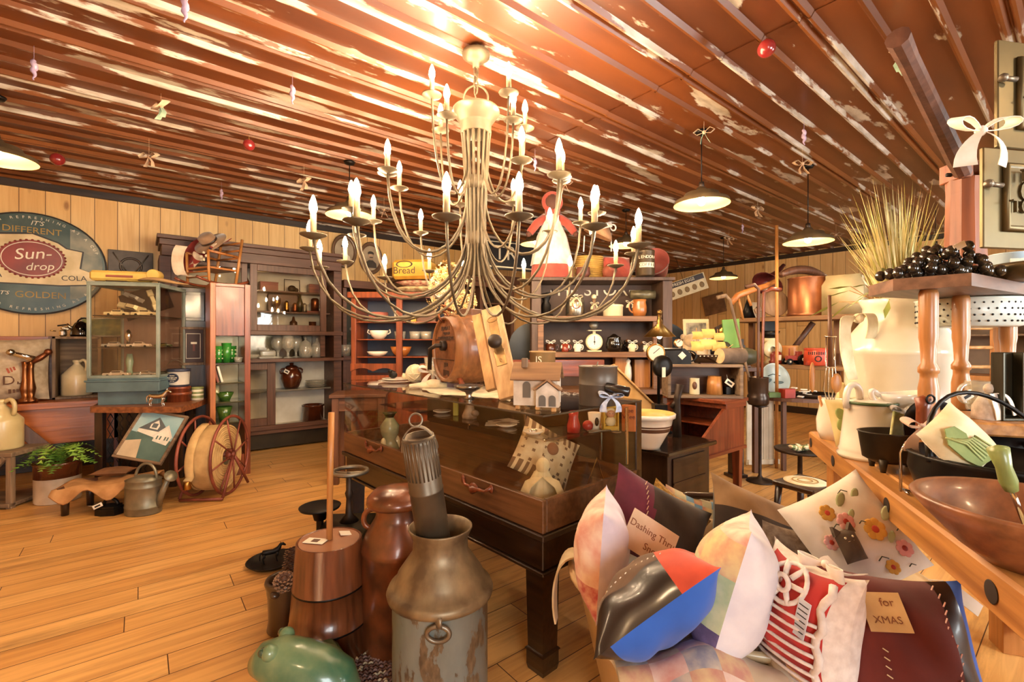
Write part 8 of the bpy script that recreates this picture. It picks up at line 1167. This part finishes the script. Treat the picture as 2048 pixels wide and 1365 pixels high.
c0 = at(572, 2.1, .2); cone('pine cone resting in front on the dark crock', c0 - FW * .03 + RT * .01, .045, (30, -10, 0)); cone('pine cone piled at the back of the dark crock', c0 + FW * .03 + RT * .03 + Vector((0, 0, .03)), .045, (-20, 15, 60)); cone('pine cone topmost beside the churn', c0 + RT * .035 + Vector((0, 0, .085)) + FW * .02, .042, (10, 20, 130))
t = spin('shallow_iron_pan', 'shallow black iron pan on the floor holding a small iron figure', 'pan', at(544, 2.72), [(0, 0), (.11, 0), (.135, .022), (.137, .024), (.13, .024), (.108, .006), (0, .006)], [IRON])
t = quad('iron_dog', 'small black cast iron dog figure standing in the shallow pan', 'figurine', at(541, 2.72, .0065), CAMZ + rad(35), .09, IRON)
t = thing('platform_scale', 'dark antique platform scale with a round ring head behind the churn', 'scale', at(690, 2.42), CAMZ + rad(4)); m = M(); m.box((.0, 0, .17), (.26, .36, .34), b=.01); part('base', m, [mat('scale_green', '332f22', .35, .3, '232117', 5)], t); m = M(); m.lathe([(0, 0), (.05, 0), (.02, .04), (.015, .12), (.022, .15), (.014, .17), (.012, .26), (0, .26)], 16, 0, TR((0.005, .06, .34))); part('column', m, [IRONB], t); m = M(); m.torus(.088, .011, 0, TR((.01, .06, .605))); m.tube([(-.08, .06, .6), (0, .06, .595), (.09, .06, .6)], .008, 6); part('ring', m, [TIN], t)
m = M(); m.lathe([(0, .36), (.03, .36), (.04, .4), (.1, .42), (.105, .43), (.1, .432), (0, .425)], 28, 0, TR((-.14, .04, 0))); part('weigh_plate', m, [IRON], t); m = M(); m.box((-.14, .04, .18), (.03, .03, .36)); part('plate_post', m, [IRON], t)
GRN = mat('frog_green', '3f6e54', .3, 0, '85986e', 9, .4, coat=.6); t = thing('ceramic_frog', 'green glazed ceramic frog sitting at the bottom edge left of the grey milk can', 'frog', at(610, 1.66), CAMZ + rad(-6)); m = M()
m.tube([(.19, 0, .06), (.14, 0, .09), (.06, 0, .11), (-.03, 0, .13), (-.1, 0, .155), (-.145, -.01, .15), (-.185, -.01, .135)], [.03, .075, .095, .095, .08, .066, .035], 20); m.ball((-.1, -.05, .212), .028, 0, 12, 8); m.ball((-.1, .05, .212), .028, 0, 12, 8)
for s_ in (-1, 1): m.tube([(.1, s_ * .08, .06), (.02, s_ * .12, .11), (.1, s_ * .13, .02), (.0, s_ * .13, .012)], [.05, .045, .03, .02], 10); m.tube([(-.08, s_ * .07, .1), (-.1, s_ * .09, .04), (-.14, s_ * .1, .01)], [.04, .028, .022], 10)
part('body', m, [GRN], t); m = M()
for s_ in (-1, 1): m.ball((-.122, s_ * .058, .216), .016, 0, 10, 8)
part('eyes', m, [mat('frog_eye', '34503c', .15, coat=.6)], t)
m = M(); n = 30; rr = random.Random(8)
for i in range(26):
    for j in range(34):
        x = -.24 + .0188 * i + rr.uniform(-.004, .004); y = -.32 + .0188 * j + rr.uniform(-.004, .004); m.tube([(x - .008, y, .006), (x, y + rr.uniform(-.006, .006), .014), (x + .008, y, .006)], .006, 5, rr.choice((0, 1, 1, 2)))
m.bx(-.25, .25, -.33, .33, 0, .006, 1, b=0); solo('hooked_rug', m, [mat('rug_cream', 'c9b596', .95, 0, 'b09c7c'), mat('rug_brown', '7a5644', .95, 0, '5e4034'), mat('rug_mauve', '8f6f66', .95)], 'small brown and cream hooked rug under the milk cans and churn', 'rug', at(780, 1.78, .0005), CAMZ + .3)
TC = RT * .8 + FW * 1.62; TUBM = mat('tub_enamel', 'd8c09a', .35, 0, 'c6aa80', 3, coat=.2); t = thing('enamel_tub', 'large oval cream tub heaped with patchwork cushions', 'tub', TC, CAMZ)
m = M(); m.lathe([(0, .02), (.44, .02), (.47, .03), (.56, .42), (.585, .475), (.602, .49), (.602, .502), (.59, .508), (.575, .5), (.55, .42), (.45, .06), (0, .05)], 64, 0, None, True, 1, .77); part('shell', m, [TUBM], t); m = M()
for s_ in (-1, 1): m.box((s_ * .34, 0, .011), (.06, .4, .022))
part('feet', m, [W_WAL], t); 
rail = [P(1340, 1000, 2.12), P(1375, 991, 2.14), P(1430, 993, 2.12), P(1500, 1007, 2.08), P(1570, 1028, 2.0), P(1625, 1056, 1.92), P(1650, 1085, 1.86)]; m = M(); Ti = Matrix.Rotation(-CAMZ, 4, 'Z') @ Matrix.Translation(-TC); rl = [Ti @ q for q in rail]; m.tube([rl[0] + Vector((0, .0, -.2))] + rl + [rl[-1] + Vector((0, 0, -.17))], .016, 10); part('bent_handle', m, [mat('rail_dark', '4a3322', .3, .2, '33231a', coat=.4)], t)
VB = Matrix((RT, Vector((0, 0, 1)), -FW)).transposed()
def cush(name, label, cat, px, py, d, w, h, th, rot, mats, mf, n=26, group=None, seed=1, pinch=.1):
    """rot: roll in the picture plane, then pitch about local x, yaw about local y"""
    Rm = VB @ Euler((0, 0, rad(rot[0]))).to_matrix() @ Euler((rad(rot[1]), 0, 0)).to_matrix() @ Euler((0, rad(rot[2]), 0)).to_matrix() @ Euler((0, 0, rad(rot[3] if len(rot) > 3 else 0))).to_matrix()
    t = thing(name, label, cat, P(px, py, d), 0, group, Rm.to_euler()); m = M(); m.pillow(w, h, th, None, mf, n, 0, pinch, None, seed); part('cover', m, mats, t); return t
def stitch(t, pts, ma, s=.008, z=.0, nm='stitching'):
    m = M()
    for x, y, zz, a in pts: m.box((x, y, zz), (s, .0022, .002), 0, TR((x, y, zz), (0, 0, a)) @ TR((-x, -y, -zz)), 0)
    part(nm, m, [ma], t)
def topz(w, h, th, x, y):
    u, v = 2 * x / w, 2 * y / h; return th / 2 * max(0, (1 - abs(u) ** 2.6) * (1 - abs(v) ** 2.6)) ** .66
FB = lambda nm, c, c2=None, ns=12: mat('fabric_' + nm, c, .9, 0, c2, ns, bump=.15, sheen=.2)
LAV = FB('lavender', 'd8cdd8', 'c3b8c6'); PNK = FB('pink_floral', 'd89c8c', 'ecd6c4', 16); MAR = FB('maroon', '6e2436', '561a2a'); BRN = FB('dark_brown', '3c2a1c', '2c1e13'); BLU2 = FB('royal_blue', '2a62c4', '2152aa', 5); ORG = FB('red_orange', 'c94a2c', 'ad3b22'); LEA = mat('fabric_leather', '2a1c16', .35, 0, '1c130f', 8, coat=.3); WHT = FB('white', 'e6e2e6', 'd3cfd8'); FLO = FB('yellow_floral', 'e0c994', 'c98f7c', 20); PUR = FB('purple', '7d6a94', '4f466e', 22); GRY = FB('grey', '6b665e', '554f48'); TAN = FB('tan', '9c7a52', '84643f'); DGR = FB('dark_green', '33382e', '262a22'); LBL = FB('light_blue', '8fb6d0', '6f9cc0')
cush('patchwork_cushion', 'narrow pink and lavender cushion standing on edge at the left of the tub', 'cushion', 1203, 1098, 1.5, .3, .33, .17, (-4, 0, -103), [PNK, LAV, FB('pink_print', 'b5555c', 'e0b8a8', 30)], lambda u, v, f: (2 if v < -.35 else 0) if f else 1, seed=2)
t = cush('patchwork_cushion', 'burgundy and dark brown cushion with cream stitching behind the paper sign', 'cushion', 1312, 1052, 1.74, .43, .3, .13, (-27, -28, 5), [MAR, BRN, LBL], lambda u, v, f: 2 if not f else (0 if u < -.25 - .1 * v else 1), seed=3); stitch(t, [(-.055 - .01 * k * .4, -.12 + .018 * k, topz(.43, .3, .13, -.05, -.12 + .018 * k) + .003, 80) for k in range(14)], FLO, .016)
t = thing('cloth_sign', 'handwritten cream cloth sign reading Dashing Thru Snow in the tub', 'sign', P(1300, 1080, 1.47), 0, None, (VB @ Euler((0, 0, rad(-33))).to_matrix() @ Euler((rad(-24), 0, 0)).to_matrix()).to_euler()); m = M(); m.box((0, 0, 0), (.17, .12, .004)); part('cloth', m, [FB('sign_cloth', 'dcc0a4', 'cdb090')], t); m = M(); m.text('Dashing Thru', .03, TR((0, .018, .0025)), 0, .0004); m.text('Snow', .03, TR((.02, -.028, .0025)), 0, .0004); part('handwriting', m, [mat('brown_thread', '8f5a3c', .8)], t)
cush('knit_cushion', 'mustard yellow zigzag knitted cushion at the back of the tub', 'cushion', 1345, 1040, 1.95, .3, .2, .1, (-38, -18, 0), [FB('mustard', 'cf9f48', 'b88838', 30), FB('mustard_dark', 'a97a30'), LBL], lambda u, v, f: 2 if not f else int((v * 9 + abs((u * 6) % 2 - 1) * 1.2) % 2), 30, seed=4)
cush('patchwork_cushion', 'pale blue and cream crumpled cushion behind the yellow knitted one', 'cushion', 1372, 1040, 2.12, .26, .24, .12, (-20, -14, 0), [FB('pale_mix', 'b8bca0', 'd8c9a0', 26), LBL, FLO], lambda u, v, f: (int(u * 3 + 9) + int(v * 3 + 9)) % 3, seed=5)
t = cush('long_cushion', 'long tan and dark brown cushion with patches at its right end', 'cushion', 1530, 1072, 1.8, .54, .32, .15, (-17, -30, 14), [TAN, BRN, GRY, DGR, FB('beige_stripe', 'a98f6a', '8f7856')], lambda u, v, f: 3 if not f else (0 if v > .25 and u < .35 else (2 if u > .75 else (3 if u > .52 else (4 if u > .3 and v > -.2 else 1)))), 30, seed=6)
t = cush('blue_cushion', 'dark patchwork cushion with a bright blue underside in the front of the tub', 'cushion', 1308, 1200, 1.22, .36, .36, .19, (36, -114, 0), [BRN, BLU2, ORG, LEA, FB('cream_patch', 'c9a27a', 'b58c62'), FB('umber', '5d4128', '4a321e')], lambda u, v, f: (2 if u > .4 else (3 if v < -.5 else (4 if v > .2 and u < .1 else 5))) if f else (3 if u < -.75 and v < .3 else 1), 30, seed=7); stitch(t, [(-.12 + .017 * k, -.06 + .012 * math.sin(k), topz(.34, .36, .19, -.12 + .017 * k, -.06) + .002, 70) for k in range(15)], CLOTHW, .01)
t = cush('floral_cushion', 'white backed cushion with a yellow and purple floral face in the centre of the tub', 'cushion', 1462, 1172, 1.24, .3, .37, .2, (-17, 0, -118), [FLO, WHT, PUR, PNK, FB('mint', '9fb88f', 'c9cfa8', 20)], lambda u, v, f: 1 if not f else (2 if v < -.45 else (3 if v < -.1 and u < .3 else (4 if v < .3 and u > -.3 else (3 if v > .8 else 0)))), 28, seed=8)
t = cush('embroidered_cushion', 'white cushion embroidered with pink and yellow flowers leaning on the workbench', 'cushion', 1706, 1074, 1.42, .31, .31, .13, (27, -28, 10, 0), [FB('embroidery_white', 'e6dccd', 'd6cab8')], None, 28, seed=9, pinch=.06)
def emb(items, nm, ma):
    m = M()
    for x, y, r, kind in items:
        m = M()
        z = topz(.31, .31, .13, x, y) * 1.07 + .002
        if kind == 'f':
            for k in range(7): a = 2 * PI * k / 7; m.ball((x + r * .6 * math.cos(a), y + r * .6 * math.sin(a), z), (r * .45, r * .45, .0015), 0, 10, 5)
            m.ball((x, y, z + .001), (r * .35, r * .35, .0015), 1, 10, 5)
        elif kind == 'l': m.ball((x, y, z), (r, r * .5, .0015), 0, 10, 5, TR((x, y, 0), (0, 0, 35)) @ TR((-x, -y, 0)))
        else: m.tube([(x, y, z), (x + r * .5, y + r * .2, z + .002), (x + r, y - r * .2, z)], .0016, 5)
        part(nm, m, ma, t)
emb([(-.03, .05, .026, 'f'), (-.1, .02, .022, 'f'), (.075, -.075, .024, 'f')], 'pink_flower', [FB('petal_pink', 'dca8a0', 'd98c88'), RED]); emb([(.03, -.0, .032, 'f'), (-.055, .09, .024, 'f'), (.01, -.1, .02, 'f')], 'yellow_flower', [FB('petal_yellow', 'd9ac50', 'c9902e'), ORG]); emb([(.01, .105, .026, 'l'), (.06, .1, .022, 'l'), (.1, .02, .026, 'l'), (.06, -.035, .02, 'l'), (-.0, .06, .018, 'l')], 'leaf', [FB('leaf_sage', 'b4b68c', 'a3a878')]); emb([(.02, .12, .03, 's'), (.09, -.03, .03, 's'), (-.07, .05, .025, 's'), (-.0, .03, .02, 's'), (.06, -.12, .02, 's'), (-.02, -.07, .03, 's')], 'stem', [FB('stem_dark', '4a4a34')])
t = thing('felt_cat', 'small brown felt cat shaped pincushion on the embroidered cushion', 'pincushion', P(1700, 1092, 1.33), 0, None, (VB @ Euler((rad(-25), rad(10), rad(10))).to_matrix()).to_euler()); m = M(); m.pillow(.07, .085, .03, None, None, 12, 0, .02); m.prism([(-.034, .03), (-.03, .058), (-.012, .04)], -.006, .006); m.prism([(.034, .03), (.03, .058), (.012, .04)], -.006, .006); part('body', m, [FB('cat_brown', '5d4a34', '4a3a28', 24)], t); m = M(); m.ball((-.012, .022, .012), .0035, 0, 8, 5); m.ball((.012, .022, .012), .0035, 0, 8, 5); m.box((0, .012, .014), (.02, .001, .001)); part('face', m, [CLOTHC], t)
cush('fur_cushion', 'brown and grey fur cushion behind the red crocheted one', 'cushion', 1578, 1130, 1.5, .2, .24, .12, (-12, -12, 0), [mat('fur_grey', '7d6c5c', .95, 0, '5c4a3c', 40, bump=.6), FB('fur_dark', '4a3526', '382618', 30)], lambda u, v, f: 0 if v > -.2 else 1, seed=10)
RC = FB('crochet_red', 'c0322c', 'a82822', 5); CW = mat('crochet_white', 'efe6de', .95, 0, 'd9cdc4', 40, bump=.5); t = cush('crochet_cushion', 'red cushion covered in white crochet lace in the front of the tub', 'cushion', 1618, 1238, 1.16, .26, .31, .2, (-10, -4, -74), [RC, CW], lambda u, v, f: 1 if not f or abs(u) > .8 or abs(v) > .93 else 0, 26, seed=11, pinch=.2); m = M()
for k in range(8):
    y = -.13 + .022 * k; pts = [(x, y, topz(.26, .31, .2, x, y) + .004) for x in [-.085 + .0142 * i for i in range(13)]]; m.tube(pts, .0045, 6)
for k in range(6): a = 2 * PI * k / 6; m.tube([(.0 + r * math.cos(a), .085 + r * math.sin(a), topz(.26, .31, .2, r * math.cos(a), .085 + r * math.sin(a)) + .004) for r in (.015, .03, .05)], .007, 6)
m.torus(.018, .006, 0, TR((0, .085, .1))); m.tube([(.05 * math.cos(2 * PI * i / 24), .085 + .045 * math.sin(2 * PI * i / 24), topz(.26, .31, .2, .05 * math.cos(2 * PI * i / 24), .085 + .045 * math.sin(2 * PI * i / 24)) + .004) for i in range(24)], .006, 6, 0, True)
for s_ in (-1, 1): m.tube([(s_ * (.088 + .008 * math.sin(i * 1.7)), -.14 + .02 * i, topz(.26, .31, .2, .09, -.14 + .02 * i) + .003) for i in range(14)], .009, 6)
part('crochet_lace', m, [CW], t); m = M(); m.box((0, 0, 0), (.032, .085, .002)); 
for k in range(6): m.box((0, .03 - .012 * k, .0015), (.024, .002, .001), 1, None, 0)
part('care_tag', m, [FB('tag_blue', 'dde4ee'), INK], t, None, (.06, .03, .098), (0, 0, -6)); knot(t, (.04, .15, .02), .05, CLOTHW, 0)
t = cush('maroon_cushion', 'maroon leather cushion with black and blue edges at the bottom right of the tub', 'cushion', 1806, 1300, 1.12, .32, .34, .15, (-8, -26, -14), [FB('maroon_leather', '6e2a24', '521c18', 6), LEA, BLU2, FB('aqua', '8cc0b4', '74aa9e')], lambda u, v, f: 2 if not f else (1 if u > .52 and u < .8 else (2 if u >= .8 and v > -.3 else (3 if u >= .8 else 0))), 28, seed=12); stitch(t, [(.075 + .006 * math.sin(k), -.13 + .017 * k, topz(.32, .34, .15, .08, -.13 + .017 * k) + .003, 60) for k in range(17)], PNK, .012); stitch(t, [(-.07, -.14 + .017 * k, topz(.32, .34, .15, -.07, -.14 + .017 * k) + .003, -30) for k in range(9)], CLOTHC, .012, nm='left_stitching'); m = M(); m.box((0, 0, 0), (.085, .085, .002)); m.text('for', .025, TR((.01, .02, .0015)), 1, .0004); m.text('XMAS', .022, TR((0, -.018, .0015)), 1, .0004); part('cloth_patch', m, [FB('patch_cream', 'd8b884', 'c6a470'), MATS['brown_thread']], t, None, (-.055, .075, .07), (-16, -8, 6))
t = thing('hang_tag', 'white paper tag tied to the maroon cushion beside the workbench', 'tag', P(1935, 1203, 1.2), 0, None, (VB @ Euler((rad(-10), 0, rad(-38))).to_matrix()).to_euler()); m = M(); m.box((0, 0, 0), (.085, .032, .002)); part('card', m, [PAPER], t); m = M(); m.tube([(-.04, 0, 0), (-.07, .006, -.01), (-.085, -.01, -.03)], .0015, 5); part('string', m, [CLOTHW], t)
t = thing('patchwork_quilt', 'folded patchwork quilt with a cream border hanging over the front of the tub', 'quilt', P(1400, 1345, 1.12), CAMZ); m = M(); n = 26; vs = []
for j in range(n + 1):
    for i in range(n + 1):
        u = -1 + 2 * i / n; v = j / n; x = .2 * u; y = .12 - .3 * v; z = .05 * math.sin(PI * min(1, v * 1.1)) - .12 * max(0, v - .45) ** 1.1 + .014 * math.sin(5 * u + 3 * v) - .05 * u * u; vs.append((x, y, z))
fs = [[j * (n + 1) + i, j * (n + 1) + i + 1, (j + 1) * (n + 1) + i + 1, (j + 1) * (n + 1) + i][::-1] for j in range(n) for i in range(n)]
m.add(vs, fs, [1 if (f[3] % (n + 1)) > 19 or f[3] // (n + 1) < 3 else 2 + ((f[3] % (n + 1)) // 5 + (f[3] // (n + 1)) // 5) % 3 for f in fs], True); m.add([(x, y, z - .014) for x, y, z in vs], [f[::-1] for f in fs], 1, True); part('cloth', m, [PNK, FB('quilt_border', 'd8c4a8', 'c6b090'), PNK, FB('quilt_blue', '8f8f9c', 'cfc0ac', 24), FLO], t)
m = M(); m.tube([(.2 * u, .12, .0 - .05 * u * u + .008) for u in [-.9 + .18 * i for i in range(11)]], .018, 10); m.tube([(.2, .12, -.05), (.215, .05, -.01), (.2, -.05, -.03)], .016, 10); part('rolled_edge', m, [MATS['fabric_quilt_border']], t)
t = thing('cloth_flap', 'cream cloth flap hanging outside the left rim of the tub', 'cloth', TC - RT * .612 + FW * .05, CAMZ); m = M(); m.ribbon(bez((.06, 0, .53), (-.02, 0, .57), (-.05, -.02, .45), (-.035, -.06, .33)), [.02, .035, .045, .05, .055, .055, .055, .052, .048, .044, .04, .032, .02], .006, 0, None, (.25, 1, 0)); part('cloth', m, [CLOTHC], t)
cush('base_cushion', 'dark cushion lying deep in the tub beneath the others', 'cushion', 1440, 1270, 1.55, .75, .5, .18, (0, -82, 0), [BRN], None, 14, seed=14)
